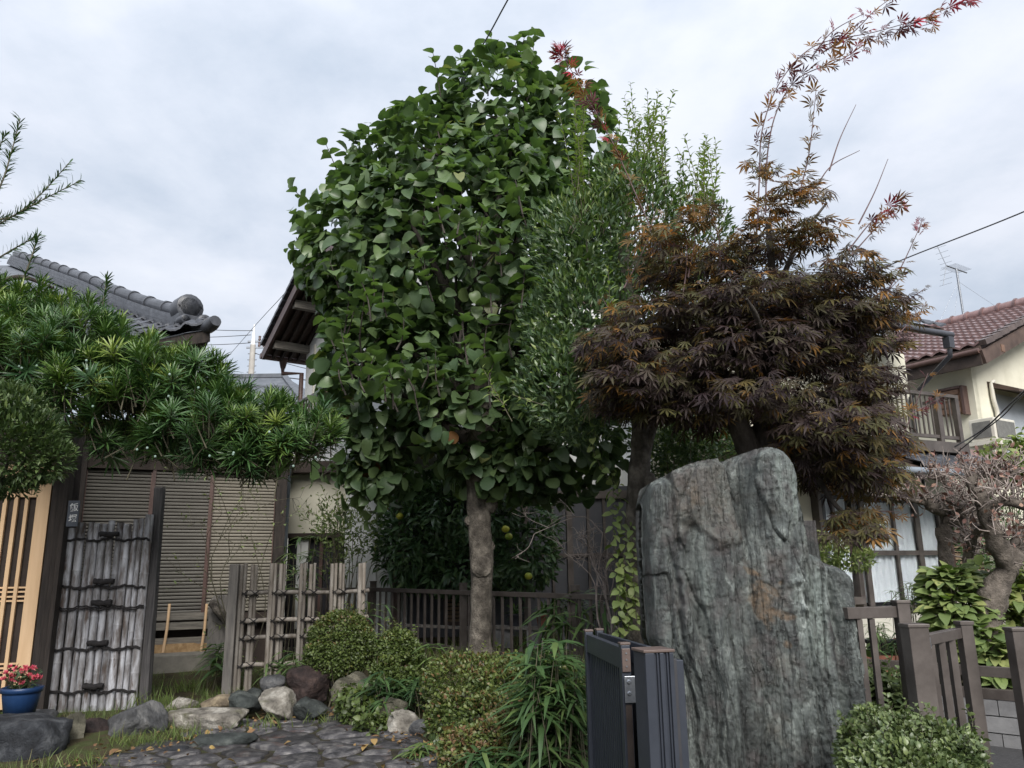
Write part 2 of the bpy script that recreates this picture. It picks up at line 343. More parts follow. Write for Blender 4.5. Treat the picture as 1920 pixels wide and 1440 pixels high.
MT['sign'] = pmat('grey_sign', [(0.3, (0.06, 0.07, 0.09)), (0.7, (0.09, 0.10, 0.125))], 8, 0.5, 0.05, 90, vary=0)
MT['ink'] = pmat('white_paint', [(0.3, (0.75, 0.75, 0.75)), (0.7, (0.82, 0.82, 0.82))], 5, 0.6, 0, vary=0)
MT['bark'] = pmat('bark_grey', [(0.32, (0.040, 0.034, 0.028)), (0.5, (0.105, 0.092, 0.077)), (0.68, (0.23, 0.205, 0.172))], 7, 0.9, 1.0, 26, stretch=(1.3, 1.3, 1.0), bdist=0.035, vary=0.08)
MT['bark_dark'] = pmat('bark_dark', [(0.28, (0.022, 0.018, 0.016)), (0.5, (0.05, 0.042, 0.036)), (0.75, (0.10, 0.088, 0.075))], 7, 0.9, 0.9, 35, stretch=(1.6, 1.6, 0.6), bdist=0.02, vary=0.1)
MT['bark_mid'] = pmat('bark_gnarled', [(0.28, (0.05, 0.042, 0.036)), (0.5, (0.115, 0.098, 0.082)), (0.75, (0.24, 0.205, 0.175))], 9, 0.9, 1.0, 30, bdist=0.03, vary=0.1)
MT['twig'] = pmat('twig_pale', [(0.3, (0.16, 0.13, 0.12)), (0.7, (0.36, 0.31, 0.285))], 12, 0.85, 0.2, 60, vary=0.1)
MT['twig_green'] = pmat('twig_green', [(0.3, (0.06, 0.055, 0.04)), (0.7, (0.12, 0.11, 0.07))], 12, 0.8, 0.2, 60, vary=0.1)
MT['twig_red'] = pmat('twig_red', [(0.3, (0.07, 0.04, 0.045)), (0.7, (0.14, 0.085, 0.085))], 12, 0.6, 0.2, 60, vary=0.1)
MT['wire'] = pmat('wire_black', [(0.3, (0.03, 0.03, 0.035)), (0.7, (0.05, 0.05, 0.055))], 5, 0.5, 0, vary=0)
MT['pole'] = pmat('pole_concrete', [(0.3, (0.33, 0.31, 0.29)), (0.7, (0.45, 0.43, 0.40))], 3, 0.8, 0.1, 40, vary=0)
MT['fruit'] = pmat('citrus_peel', [(0.35, (0.22, 0.36, 0.05)), (0.65, (0.62, 0.56, 0.07))], 9, 0.45, 0.2, 160, vary=0.1)
MT['berry'] = pmat('pale_seed', [(0.3, (0.13, 0.20, 0.16)), (0.7, (0.24, 0.31, 0.28))], 9, 0.6, 0.05, 90)
MT['petal'] = leafmat('pink_petal', [(0, (0.62, 0.06, 0.13)), (0.5, (0.78, 0.16, 0.22)), (1, (0.85, 0.30, 0.33))], 0.6, 0.2, (1, 0.6, 0.6))
# leaves: tone 0 = oldest/darkest kind of leaf .. 1 = fresh shoots; each leaf keeps its own colour
MT['lf_round'] = leafmat('round_leaf', [(0, (0.14, 0.065, 0.025)), (0.035, (0.16, 0.08, 0.03)), (0.05, (0.058, 0.098, 0.050)), (0.5, (0.088, 0.142, 0.064)), (0.94, (0.138, 0.20, 0.082)), (0.97, (0.16, 0.19, 0.07)), (1, (0.22, 0.22, 0.09))], 0.40, 0.30, (1.1, 1.3, 0.5))
MT['lf_pod'] = leafmat('strap_leaf', [(0, (0.028, 0.070, 0.030)), (0.5, (0.055, 0.115, 0.034)), (0.85, (0.13, 0.20, 0.040)), (1, (0.20, 0.26, 0.055))], 0.38, 0.15)
MT['lf_maple'] = leafmat('maple_leaf', [(0, (0.038, 0.026, 0.030)), (0.35, (0.060, 0.044, 0.040)), (0.56, (0.088, 0.090, 0.036)), (0.8, (0.17, 0.10, 0.034)), (0.93, (0.26, 0.135, 0.036)), (0.945, (0.060, 0.028, 0.038)), (0.97, (0.14, 0.035, 0.045)), (1, (0.40, 0.03, 0.06))], 0.55, 0.36, (1.15, 0.9, 0.75), 0.25)
MT['lf_osm'] = leafmat('glossy_leaf', [(0, (0.050, 0.090, 0.050)), (0.5, (0.082, 0.132, 0.066)), (0.8, (0.15, 0.215, 0.075)), (1, (0.27, 0.33, 0.11))], 0.34, 0.3)
MT['lf_citrus'] = leafmat('citrus_leaf', [(0, (0.045, 0.095, 0.045)), (0.6, (0.085, 0.15, 0.062)), (1, (0.15, 0.22, 0.085))], 0.28, 0.2)
MT['lf_box'] = leafmat('box_leaf', [(0, (0.030, 0.056, 0.022)), (0.6, (0.062, 0.10, 0.032)), (1, (0.12, 0.165, 0.045))], 0.5, 0.15)
MT['lf_azalea'] = leafmat('azalea_leaf', [(0, (0.040, 0.060, 0.018)), (0.5, (0.075, 0.110, 0.026)), (0.8, (0.115, 0.14, 0.034)), (0.88, (0.14, 0.09, 0.035)), (1, (0.17, 0.10, 0.05))], 0.5, 0.18)
MT['lf_sasa'] = leafmat('bamboo_leaf', [(0, (0.030, 0.068, 0.028)), (0.6, (0.060, 0.112, 0.038)), (1, (0.13, 0.185, 0.06))], 0.45, 0.25)
MT['lf_hyd'] = leafmat('hydrangea_leaf', [(0, (0.13, 0.11, 0.07)), (0.2, (0.10, 0.15, 0.055)), (0.7, (0.18, 0.24, 0.08)), (1, (0.31, 0.34, 0.13))], 0.5, 0.25)
MT['lf_hedge'] = leafmat('hedge_leaf', [(0, (0.050, 0.080, 0.034)), (0.6, (0.092, 0.128, 0.050)), (1, (0.15, 0.19, 0.07))], 0.38, 0.15)
MT['lf_dry'] = leafmat('dry_leaf', [(0, (0.11, 0.06, 0.03)), (0.5, (0.20, 0.115, 0.055)), (1, (0.34, 0.24, 0.085))], 0.7, 0.1, (1, 0.9, 0.6))
MT['lf_curl'] = leafmat('withered_leaf', [(0, (0.12, 0.06, 0.05)), (0.5, (0.22, 0.12, 0.10)), (1, (0.30, 0.19, 0.14))], 0.8, 0.1, (1, 0.8, 0.7))
MT['grass'] = leafmat('grass_blade', [(0, (0.06, 0.085, 0.025)), (0.6, (0.11, 0.16, 0.04)), (0.85, (0.16, 0.19, 0.06)), (1, (0.24, 0.20, 0.10))], 0.55, 0.25)
glass_m, _t, _b = mat_base('window_glass')
_b.inputs['Base Color'].default_value = (0.9, 0.93, 0.95, 1); _b.inputs['Roughness'].default_value = 0.03; _b.inputs['Transmission Weight'].default_value = 1.0; _b.inputs['IOR'].default_value = 1.1
MT['glass'] = glass_m
# ================================================================== SETTING
def hgt(x, y):
    x = np.asarray(x, float); y = np.asarray(y, float)
    xb = -0.62 - 0.36 * np.clip(y - 6.2, 0, 3)                  # right edge of the stone path
    bed = 0.42 * sstep(0.1, 1.1, x - xb) * sstep(5.6, 7.6, y) * (1 - 0.6 * sstep(1.6, 2.6, x) * (1 - sstep(7.0, 7.6, y)))
    back = np.where(x < -2.9, 0.24, 0.24 + 0.18 * sstep(-2.9, -2.2, x)) * sstep(9.3, 11.6, y)
    left = 0.10 * sstep(-2.9, -3.6, x) * sstep(6.0, 8.5, y)
    base = np.maximum(bed, np.maximum(back, left))
    kerb = sstep(7.34, 7.36, y + 0.12 * (x - 4.5)) * sstep(2.3, 2.5, x)
    base = np.where(x > 2.3, np.maximum(np.where(y + 0.12 * (x - 4.5) < 7.35, 0.0, 0.40), 0.40 * kerb), base)
    n = 0.02 * fbm(np.stack([x * 1.7, y * 1.7, 0 * x], -1), 3, 3)
    return base + n * (np.abs(x) < 12)
gx = np.unique(np.concatenate([np.linspace(-8, 8, 161), [2.38, 2.42], -np.geomspace(8, 400, 22), np.geomspace(8, 400, 22)]))
gy = np.unique(np.concatenate([np.linspace(-2, 18, 181), 18 + np.geomspace(0.5, 500, 22), -2 - np.geomspace(0.5, 300, 14)]))
GX, GY = np.meshgrid(gx, gy); GZ = hgt(GX, GY)
V = np.stack([GX, GY, GZ], -1).reshape(-1, 3); nx, ny = len(gx), len(gy)
ii = (np.arange(ny - 1)[:, None] * nx + np.arange(nx - 1)[None]).ravel()
ground = link(raw_mesh('ground', V, np.stack([ii, ii + 1, ii + nx + 1, ii + nx], 1), smooth=True), 'ground', MT['ground'])
tag(ground, kind='structure')
mb = MB(); mb.add([(2.75, -2, 0.03), (14, -2, 0.03), (14, 6.2, 0.03), (2.75, 7.35, 0.03)], [(0, 1, 2, 3)])
tag(mb.build('road', MT['asphalt']), kind='structure')

# ---- stone path: dark flagstones in an earth bed
pl = [PZ(*q, 0.0)[:2] for q in [(735, 1344), (790, 1390), (835, 1440)]]
path_poly = np.array([(-0.75, 3.6), (-0.55, 6.3), tuple(pl[2]), tuple(pl[1]), tuple(pl[0]), tuple(PZ(690, 1338, 0)[:2]), tuple(PZ(540, 1342, 0)[:2]), tuple(PZ(440, 1366, 0)[:2]), tuple(PZ(330, 1405, 0)[:2]), tuple(PZ(170, 1442, 0)[:2]), (-4.6, 5.6), (-4.6, 3.6)])
def inside(poly, p):
    r = False; n = len(poly)
    for i in range(n):
        a, b = poly[i], poly[i - 1]
        if (a[1] > p[1]) != (b[1] > p[1]) and p[0] < (b[0] - a[0]) * (p[1] - a[1]) / (b[1] - a[1]) + a[0]: r = not r
    return r
mb = MB(); mb.add([(p[0], p[1], 0.028) for p in path_poly], [tuple(range(len(path_poly)))])
path = mb.build('stone_path', MT['mortar']); tag(path, kind='structure'); ORG['stone_path'] = np.zeros(3)
seeds = []
yy = 3.7
while yy < 9.6:
    step = random.uniform(0.21, 0.31) if yy > 6 else 0.36
    xx = -5 + random.random() * 0.3
    while xx < -0.3:
        w = random.choice((random.uniform(0.2, 0.36), random.uniform(0.4, 0.68))) * (1 if yy > 6 else 1.6)
        p = (xx + w / 2, yy + random.uniform(-0.07, 0.07))
        if inside(path_poly, p): seeds.append(p)
        xx += w
    yy += step
def clip(poly, a, n):       # keep the side (p-a).n<=0
    o = []
    for i in range(len(poly)):
        p, q = poly[i], poly[(i + 1) % len(poly)]
        dp, dq = (p[0] - a[0]) * n[0] + (p[1] - a[1]) * n[1], (q[0] - a[0]) * n[0] + (q[1] - a[1]) * n[1]
        if dp <= 0: o.append(p)
        if dp * dq < 0:
            t = dp / (dp - dq); o.append((p[0] + (q[0] - p[0]) * t, p[1] + (q[1] - p[1]) * t))
    return o
for i, s in enumerate(seeds):
    if s[1] < 5.6 and random.random() < 0.2: continue
    cell = [(s[0] - .42, s[1] - .26), (s[0] + .42, s[1] - .26), (s[0] + .42, s[1] + .26), (s[0] - .42, s[1] + .26)]
    for j, q in enumerate(seeds):
        d = (q[0] - s[0], q[1] - s[1]); l = math.hypot(*d)
        if j == i or l > 1.2: continue
        k = (l / 2 - 0.016) / l
        cell = clip(cell, (s[0] + d[0] * k, s[1] + d[1] * k), d)
        if len(cell) < 3: break
    if len(cell) < 3: continue
    c = np.mean(cell, axis=0); pts = []
    for a, b in zip(cell, cell[1:] + cell[:1]):           # rounded corners
        for t in (0.16, 0.5, 0.84): pts.append(np.array(a) * (1 - t) + np.array(b) * t)
    pts = np.array(pts); ang = fbm(np.stack([pts[:, 0] * 5, pts[:, 1] * 5, np.full(len(pts), i * 1.0)], -1), 5, 2)
    pts = c + (pts - c) * (0.95 + 0.16 * ang)[:, None]
    if len(pts) < 4 or np.ptp(pts[:, 0]) < 0.07: continue
    n = len(pts); h0 = 0.040 + 0.014 * random.random(); tilt = np.array([random.gauss(0, .02), random.gauss(0, .03)])
    V = []
    for sc, z in ((1.0, -0.01), (0.985, h0 * 0.7), (0.945, h0 * 0.97), (0.6, h0 + 0.002)):
        q = c + (pts - c) * sc
        V += [(a[0], a[1], z + float(np.dot(a - c, tilt)) + (0.011 * float(vnoise(np.array([a[0] * 11, a[1] * 11, i])) ) if z > 0.02 else 0)) for a in q]
    V.append((c[0], c[1], h0 + 0.006))
    Fs = [(k * n + j, k * n + (j + 1) % n, (k + 1) * n + (j + 1) % n, (k + 1) * n + j) for k in range(3) for j in range(n)]
    Fs += [(3 * n + j, 3 * n + (j + 1) % n, 4 * n) for j in range(n)]
    b = MB(); b.add(V, Fs, True); b.build('flagstone', MT['flag'], path)

# ================================================================== LEFT HOUSE (shutters, tiled roof)
W1 = Wall(157, 11.3, 25)
def rect_px(W, x0, x1, y0, y1, yref=None):
    yr = yref or (y0 + y1) / 2
    s0, s1 = W.sz(x0, yr)[0], W.sz(x1, yr)[0]; xm = (x0 + x1) / 2
    return s0, s1, W.sz(xm, y1)[1], W.sz(xm, y0)[1]
base = W1.pt(1.3, 0.35)
lh = thing('traditional_house', 'old house with smoke grey tiled hip roof and beige slatted storm shutters', 'house', base)
s_end = W1.sz(534, 1000)[0]
zt, zb = W1.sz(330, 884)[1], W1.sz(330, 1150)[1]
mb = MB(); mb.slab(W1, -5, s_end, 0.2, zt + 0.75, -0.25, -0.12); mb.slab(W1, s_end - 0.1, s_end, 0.2, zt + 0.75, -5, -0.12)
mb.build('wall', MT['dark_wood_h'], lh)
mb = MB(); mb.slab(W1, -1.2, s_end + 0.02, zt + 0.005, zt + 0.2, -0.1, 0.06); mb.build('lintel', MT['dark_wood_h'], lh); mb = MB(); mb.slab(W1, -1.2, s_end + 0.02, zb - 0.16, zb - 0.02, -0.1, 0.06)
mb.build('threshold', MT['dark_wood_h'], lh)
for a, b in ((138, 150), (513, 532)):
    s0, s1 = W1.sz(a, 1000)[0], W1.sz(b, 1000)[0]
    mb = MB(); mb.slab(W1, s0, s1, 0.25, zt + 0.75, -0.1, 0.1); mb.build('post', MT['dark_wood'], lh)
NSL = 41; hs = (zt - zb) / NSL
for k, (a, b) in enumerate(((152, 274), (283, 387), (396, 512))):
    s0, s1 = W1.sz(a, 1000)[0], W1.sz(b, 1000)[0]; o = (-0.03, 0.02, -0.05)[k]
    mb = MB(); mb.slab(W1, s0 - 0.01, s1 + 0.01, zb, zt, -0.10, o - 0.02); fr = mb.build('shutter_panel', MT['dark_wood_h'], lh)
    for q in (s0 - 0.045, s1 + 0.0):
        mb = MB(); mb.slab(W1, q, q + 0.045, zb, zt, o - 0.02, o + 0.03); mb.build('frame', MT['pipe_brown'], fr)
    mb = MB(); L = s1 - s0
    prof = [(0, 0), (0.022, 0.10), (0.026, 0.5), (0.016, 0.74), (0.0, 0.80)]
    V = []
    for sx in (0, L):
        for (dpt, zf) in prof: V.append(W1.d * sx + W1.n * dpt + np.array([0, 0, zf * hs]))
    n = len(prof)
    mb.add(V, [(j, n + j, n + j + 1, j + 1) for j in range(n - 1)] + [tuple(range(n)), tuple(range(2 * n - 1, n - 1, -1))])
    me = mb.mesh('slat'); me.materials.append(MT['shutter2' if k == 2 else 'shutter'])
    for i in range(NSL):
        inst(me, 'slat', fr, W1.pt(s0, zb + i * hs, o - 0.02))
# bench boards and stone step under the shutters
s0, s1 = W1.sz(288, 1180)[0], W1.sz(388, 1180)[0]
for (ya, yb, mm) in ((1150, 1163, 'grey_wood_h'), (1167, 1181, 'grey_wood_h'), (1196, 1211, 'grey_wood_h')):
    z1, z0 = W1.sz(335, ya, 0.2)[1], W1.sz(335, yb, 0.2)[1]
    mb = MB(); mb.slab(W1, s0, s1, z0, z1, 0.12, 0.16); mb.build('plank', MT[mm], lh)
mb = MB(); z1, z0 = W1.sz(335, 1205, 0.25)[1], W1.sz(335, 1226, 0.25)[1]
c = [W1.pt(s0 + (s1 - s0) * i / 12, z0, 0.2) for i in range(13)] + [W1.pt(s0 + (s1 - s0) * i / 12, z1 - 0.035 * (0.5 + 0.5 * float(vnoise(np.array([i * 0.9, 3.3, 0])))), 0.2) for i in range(12, -1, -1)]
mb.prism(c, W1.n * 0.04); mb.build('broken_board', MT['raw_wood'], lh)
for px in (308, 377):
    q0 = W1.pt(W1.sz(px, 1180)[0], W1.sz(px, 1224, .3)[1], 0.28); q1 = W1.pt(W1.sz(px + 5, 1180)[0], W1.sz(px, 1133, .3)[1], 0.2)
    mb = MB(); mb.tube([q0, (q0 + q1) / 2 + W1.d * 0.01, q1], 0.02, 8); mb.build('stick', MT['cream_wood'], lh)
mb = MB(); z1, z0 = W1.sz(335, 1226, 0.5)[1], W1.sz(335, 1256, 0.5)[1]
mb.slab(W1, s0 - .5, s1 + 0.12, z0 - 0.15, z1, 0.0, 0.55); mb.build('stone_step', MT['concrete'], lh, 0.02)
# plastered gable end and beam at the far left
Wg = Wall(60, 9.35, 12)
mb = MB(); a = rect_px(Wg, -160, 118, 690, 800); mb.slab(Wg, a[0], a[1], a[2], a[3] + 0.5, -0.15, 0); mb.build('plaster_panel', MT['grey_plaster'], lh)
# ---- hip roof with individual tiles
ROOF_Z = 4.55
C = PZ(392, 630, ROOF_Z); Xc, Yc = C[0], C[1]
run, pitch = 8.0, 0.55
def roof_pt(x, v):          # front slope: x along the eave, v distance up-slope in plan
    lift = 0.16 * math.exp(-((Xc - x) / 0.55) ** 2) * math.exp(-(v / 0.6) ** 2)
    return np.array([x, Yc + v, ROOF_Z + pitch * v + lift - 0.05 * math.sin(min(v, 4) / 4 * math.pi)])
mb = MB(); xs = np.linspace(Xc - 9, Xc, 29)
V, Fs = [], []
for x in xs:
    for j in range(9):
        v = min((Xc - x), run) * j / 8; p = roof_pt(x, v); V.append(p - np.array([0, 0, 0.07]))
for i in range(28):
    for j in range(8):
        Fs.append((i * 9 + j, (i + 1) * 9 + j, (i + 1) * 9 + j + 1, i * 9 + j + 1))
mb.add(V, Fs); rb = mb.build('roof', MT['slate'], lh)
mb = MB()     # the slope round the corner, going back from the eave corner
V, Fs = [], []
for i in range(15):
    t_ = 5 * i / 14; y = Yc + t_
    for j in range(5):
        u = .5 * t_ * (1 + j / 4); V.append((Xc - u, y, ROOF_Z + pitch * t_ * j / 4 - 0.07))
for i in range(14):
    for j in range(4): Fs.append((i * 5 + j, (i + 1) * 5 + j, (i + 1) * 5 + j + 1, i * 5 + j + 1))
mb.add(V, Fs); mb.build('roof_slope', MT['tile'], rb)
TW, TD = 0.27, 0.25
prof = [(-0.5, 0.030), (-0.36, 0.002), (-0.1, -0.012), (0.15, 0.0), (0.3, 0.035), (0.42, 0.05), (0.53, 0.03)]
V, Fs = [], []
for (v, dz) in ((-0.035, 0.035), (-0.03, 0.012), (TD, 0.0)):
    pass
n = len(prof)
V = [(u * TW, -0.035, z + 0.012 + pitch * -0.035) for u, z in prof] + [(u * TW, -0.035, z + 0.040 + pitch * -0.035) for u, z in prof] + [(u * TW, TD, z + 0.006 + pitch * TD) for u, z in prof]
Fs = [(j, j + 1, n + j + 1, n + j) for j in range(n - 1)] + [(n + j, n + j + 1, 2 * n + j + 1, 2 * n + j) for j in range(n - 1)]
b_ = MB(); b_.add(V, Fs, False); tile_me = b_.mesh('tile'); tile_me.materials.append(MT['tile'])
for j in range(14):
    v = j * (TD - 0.02)
    x = Xc - 0.14 - v
    for i in range(16 if j < 10 else 22):
        p = roof_pt(x, v)
        o = inst(tile_me, 'tile', rb, p + np.array([0, 0, random.uniform(-.004, .006)]))
        q = roof_pt(x - .05, v); q2 = roof_pt(x + .05, v); o.rotation_euler = (random.gauss(0, .01), -math.atan2(q2[2] - q[2], .1), random.gauss(0, .012))
        x -= TW * 1.0
# fascia and soffit under the eave
V, Fs = [], []
for i, x in enumerate(xs):
    p = roof_pt(x, 0)
    V += [p + np.array([0.0, 0.02, -0.075]), p + np.array([0, 0.05, -0.22]), np.array([min(x, Xc - 0.9), Yc + 1.6, ROOF_Z + 0.25])]
for i in range(28):
    Fs += [(3 * i, 3 * i + 1, 3 * i + 4, 3 * i + 3), (3 * i + 1, 3 * i + 2, 3 * i + 5, 3 * i + 4)]
k = len(V)
V += [(Xc - 0.02, Yc + 0.02, ROOF_Z + .08), (Xc - .05, Yc + .05, ROOF_Z - .06), (Xc - 3.05, Yc + 6, ROOF_Z - .1), (Xc - 3.0, Yc + 6, ROOF_Z - .02), (Xc - 1.6, Yc + 1.6, ROOF_Z + .25), (Xc - 3.9, Yc + 6, ROOF_Z + .25)]
Fs += [(k, k + 1, k + 2, k + 3), (k + 1, k + 4, k + 5, k + 2)]
mb = MB(); mb.add(V, Fs); mb.build('soffit', MT['dark_wood'], rb)  # dark wood colour stands in for the shade under the eave
# hip ridge: stacked courses, round cap tiles, end ornament
def hip(v, dz=0.0):
    lift = 0.16 * math.exp(-(v / 0.55) ** 2)
    return np.array([Xc - v, Yc + v, ROOF_Z + pitch * v + lift * .6 + dz - 0.05 * math.sin(min(v, 4) / 4 * math.pi)])
for dz, w in ((-0.06, 0.2), (0.0, 0.19), (0.06, 0.17), (0.12, 0.15)):
    mb = MB()
    for v in np.arange(0.5, 7.8, 0.3): mb.beam(hip(v, dz), hip(v + 0.3, dz), w * 2, 0.055)
    mb.build('ridge_course', MT['tile'], rb)
for v in np.arange(0.55, 7.6, 0.5):
    mb = MB(); mb.tube([hip(v, 0.205), hip(v + 0.045, 0.206), hip(v + 0.05, 0.20), hip(v + 0.52, 0.20)], [0.112, 0.112, 0.098, 0.096], 14); mb.build('ridge_tile', MT['tile'], rb)
dh = norm(hip(0.2) - hip(0.6)); dhf = norm(dh * np.array([1, 1, 0])); sh = np.cross(dhf, (0, 0, 1))
mb = MB()
for cc, r, l in ((hip(0.50, 0.27), 0.19, 0.22), (hip(0.42, 0.10) - sh * 0.17, 0.105, 0.3), (hip(0.34, 0.08) + sh * 0.14, 0.065, 0.15)):
    mb.tube([cc - dhf * l, cc, cc + dhf * 0.02], [r, r, r], 16)
    mb.tube([cc + dhf * 0.02, cc + dhf * 0.035, cc + dhf * 0.035, cc + dhf * 0.01], [r, r * 0.95, r * 0.72, r * 0.68], 16)
    mb.tube([cc, cc + dhf * 0.03], [r * 0.35, r * 0.25], 12)
mb.box(hip(0.46, 0.02), (0.36, 0.09, 0.26), sh, dhf, (0, 0, 1))
mb.build('ridge_end_ornament', MT['tile'], rb)
mb = MB(); mb.tube(smooth_line([hip(0.55, 0.0), hip(0.25, 0.0), hip(0.02, 0.03), hip(-0.12, 0.14)], 10), [0.10, 0.10, 0.10, 0.10, 0.098, 0.095, 0.092, 0.09, 0.085, 0.075], 12)
mb.build('corner_tile', MT['tile'], rb)

# ================================================================== ENTRANCE GATE at far left
We = Wall(60, 8.9, 14)
eg = thing('entrance_gate', 'pale timber lattice door with dark slots in a blackened wooden frame', 'gate', We.pt(-0.3, 0.05))
for (a, b, o0, o1) in ((74, 88, -.3, .02), (88.5, 98, -.2, .05), (98.5, 108, -.1, .08)):
    s0, s1 = We.sz(a, 1130)[0], We.sz(b, 1130)[0]
    mb = MB(); mb.slab(We, s0, s1, 0.0, 3.2, o0, o1); mb.build('jamb', MT['dark_wood'], eg, 0.006)
s0, s1 = We.sz(-330, 1100)[0], We.sz(74, 1100)[0]
mb = MB(); mb.slab(We, s0 - .3, s1, 2.56, 2.75, -0.2, 0.05); mb.build('lintel', MT['cream_wood'], eg, 0.006)
zl0, zl1 = 0.16, 2.55
sx = lambda px: We.sz(px, 1100)[0]
mb = MB(); mb.slab(We, s0, sx(74), zl0, zl1, -0.06, -0.05); mb.build('door_backing', MT['dark_wood_h'], eg)
x = 0
for (a, b) in ((48, 74), (26, 33), (5, 13), (-16, -8), (-38, -30), (-70, -52), (-110, -90), (-150, -128), (-190, -170)):
    mb = MB(); mb.slab(We, sx(a), sx(b), zl0, zl1, -0.045, 0.0); mb.build('plank', MT['cream_wood'], eg, 0.003)
for yy in (1102, 1110, 1119, 1127, 1245, 1253, 1261, 1270):
    z = We.sz(20, yy)[1]; mb = MB(); mb.slab(We, sx(-190), sx(52), z - 0.009, z + 0.009, -0.048, -0.02); mb.build('crossbar', MT['cream_wood'], eg)
mb = MB(); mb.slab(We, sx(-190), sx(74), zl1 - .16, zl1, -0.046, -0.003); mb.slab(We, sx(-190), sx(74), zl0, zl0 + .12, -0.046, -0.003); mb.build('rail', MT['cream_wood'], eg)

# thin round post with the name plate on it
q0, q1 = P(112, 1330, 8.95), P(150, 760, 9.2)
q0 = P(98, 1318, 9.38); q1 = P(152, 780, 9.38)
gp = thing('wooden_post', 'slim weathered round post behind bamboo screen carrying the grey name plate', 'post', q0)
mb = MB(); mb.tube(smooth_line([q0 - np.array([0, 0, .2]), (q0 + q1) / 2 + np.array([.01, 0, 0]), q1], 14), 0.055, 12, rough=.06); mb.build('shaft', MT['dark_wood'], gp)
pc = [P(134, 941, 8.88), P(149, 941, 8.88), P(142.5, 985, 8.88), P(124, 985, 8.88)]
ctr = sum(pc) / 4
sg = thing('name_plate', 'small slate grey plate with two white brush characters on a slim post', 'sign', ctr)
wv = norm(pc[1] - pc[0]); up = np.array([0, 0, 1.0])
hgt_s = 0.285; w_s = 0.128
mb = MB(); mb.box(ctr, (w_s, 0.012, hgt_s)); mb.build('plate', MT['sign'], sg, 0.002)
for ch, dz in (('\u98ef', 0.062), ('\u585a', -0.062)):
    cu = bpy.data.curves.new('character', 'FONT'); cu.body = ch; cu.size = 0.096; cu.align_x = 'CENTER'; cu.align_y = 'CENTER'; cu.extrude = 0.0008; cu.offset = 0.0012
    t0 = bpy.data.objects.new('character', cu); me = bpy.data.meshes.new_from_object(t0); t = bpy.data.objects.new('character', me); COL.objects.link(t); t.parent = sg; t.location = (0.006, -0.0075, dz); t.rotation_euler = (R_(90), R_(-4), 0); me.materials.clear(); me.materials.append(MT['ink']); bpy.data.objects.remove(t0)
# ================================================================== TWO-STOREY HOUSE BEHIND THE TREES
mh = thing('two_storey_house', 'white and cream plastered two storey house with dark tiled eaves behind the trees', 'house', P(1000, 1200, 16.5) * np.array([1, 1, 0]) + np.array([0, 0, .4]))
W2 = Wall(566, 14.3, 2)                       # front of the left block
EZ = 5.55
s9 = 9.0
mb = MB(); mb.slab(W2, 0, s9, 0.2, 3.44, -5, 0); mb.build('wall', MT['white'], mh)
# upper storey: its gable end faces the camera side, the roof rising from the far eave towards the viewer
class PW(Wall):
    def __init__(s, o, d, n): s.o = np.array([o[0], o[1], 0]); s.d = d; s.n = n
UZ2 = 5.8; Ce = PZ(495, 664, UZ2); ya = R_(35); dF = np.array([math.cos(ya), math.sin(ya), 0]); nF = np.array([math.sin(ya), -math.cos(ya), 0]); pg = .5
tR, tE, tW = 2.8, 4.1, 3.7
def vg(t): return Ce + nF * t + UP0 * (pg * min(t, tR) - pg * max(t - tR, 0))
UP0 = np.array([0, 0, 1.0]); th = np.array([0, 0, .10]); ext = dF * 6.5
A0, A1, A2 = vg(0), vg(tR), vg(tE)
mb = MB(); mb.prism([A0, A1, A1 + th, A0 + th], ext); mb.prism([A1, A2, A2 + th, A1 + th], ext); rf = mb.build('roof', MT['eave_wood'], mh)
mb = MB(); mb.prism([A0 + th * 1.02, A1 + th * 1.02, A1 + th * 1.6, A0 + th * 1.6], ext); mb.prism([A1 + th * 1.02, A2 + th * 1.02, A2 + th * 1.6, A1 + th * 1.6], ext); mb.build('tile_layer', MT['tile'], rf)
for k in range(14):
    p, q = vg(tR * k / 14) + th * 1.9, vg(tR * (k + 1.08) / 14) + th * 1.75
    mb = MB(); mb.beam(p - dF * .01, q - dF * .01, .16, .055); mb.build('verge_tile', MT['tile'], rf)
for t0, t1_ in ((0, tR), (tR, tE)):
    mb = MB(); mb.beam(vg(t0) - dF * .02 - UP0 * .05, vg(t1_) - dF * .02 - UP0 * .05, .05, .17); mb.build('bargeboard', MT['pipe_brown'], rf)
for k in range(4):
    o_ = dF * (.18 + .17 * k) - UP0 * .045; mb = MB(); mb.beam(vg(0) + o_, vg(tR) + o_, .05, .07); mb.build('rafter', MT['dark_wood_h'], rf)
for t0 in (.45, 1.5, 2.6):
    p = vg(t0) - UP0 * .13; mb = MB(); mb.beam(p + dF * .04, p + dF * 1.0, .13, .15); mb.build('purlin', MT['grey_wood_h'], rf)
mb = MB(); q = A0 - nF * .07 - UP0 * .03; mb.tube([q - dF * .05, q + dF * 6.4], .06, 10); mb.build('gutter', MT['pipe_brown'], mh)
kw = Ce + dF * .75 + nF * .35
WG = PW(kw, nF, -dF)
zw = UZ2 + pg * .35 - .05
mb = MB(); mb.prism([WG.pt(0, 3.46), WG.pt(tW, 3.46), WG.pt(tW, vg(.35 + tW)[2] - .04), WG.pt(tR - .35, vg(tR)[2] - .06), WG.pt(0, zw)], dF * 5.6); mb.build('upper_wall', MT['white'], mh)
q = Ce + dF * .42 - nF * .07; mb = MB(); mb.tube([q - UP0 * .04, q - UP0 * .10, q - UP0 * .22], [.09, .08, .05], 10)
q2 = kw - dF * .05 - nF * .1 ; z_ = q[2] - .33
mb.tube([q - UP0 * .2, np.array([q[0], q[1], z_]), np.array([q2[0], q2[1], z_ - .03]), np.array([q2[0], q2[1], 3.3])], .045, 10); mb.build('downpipe', MT['pipe_brown'], mh)
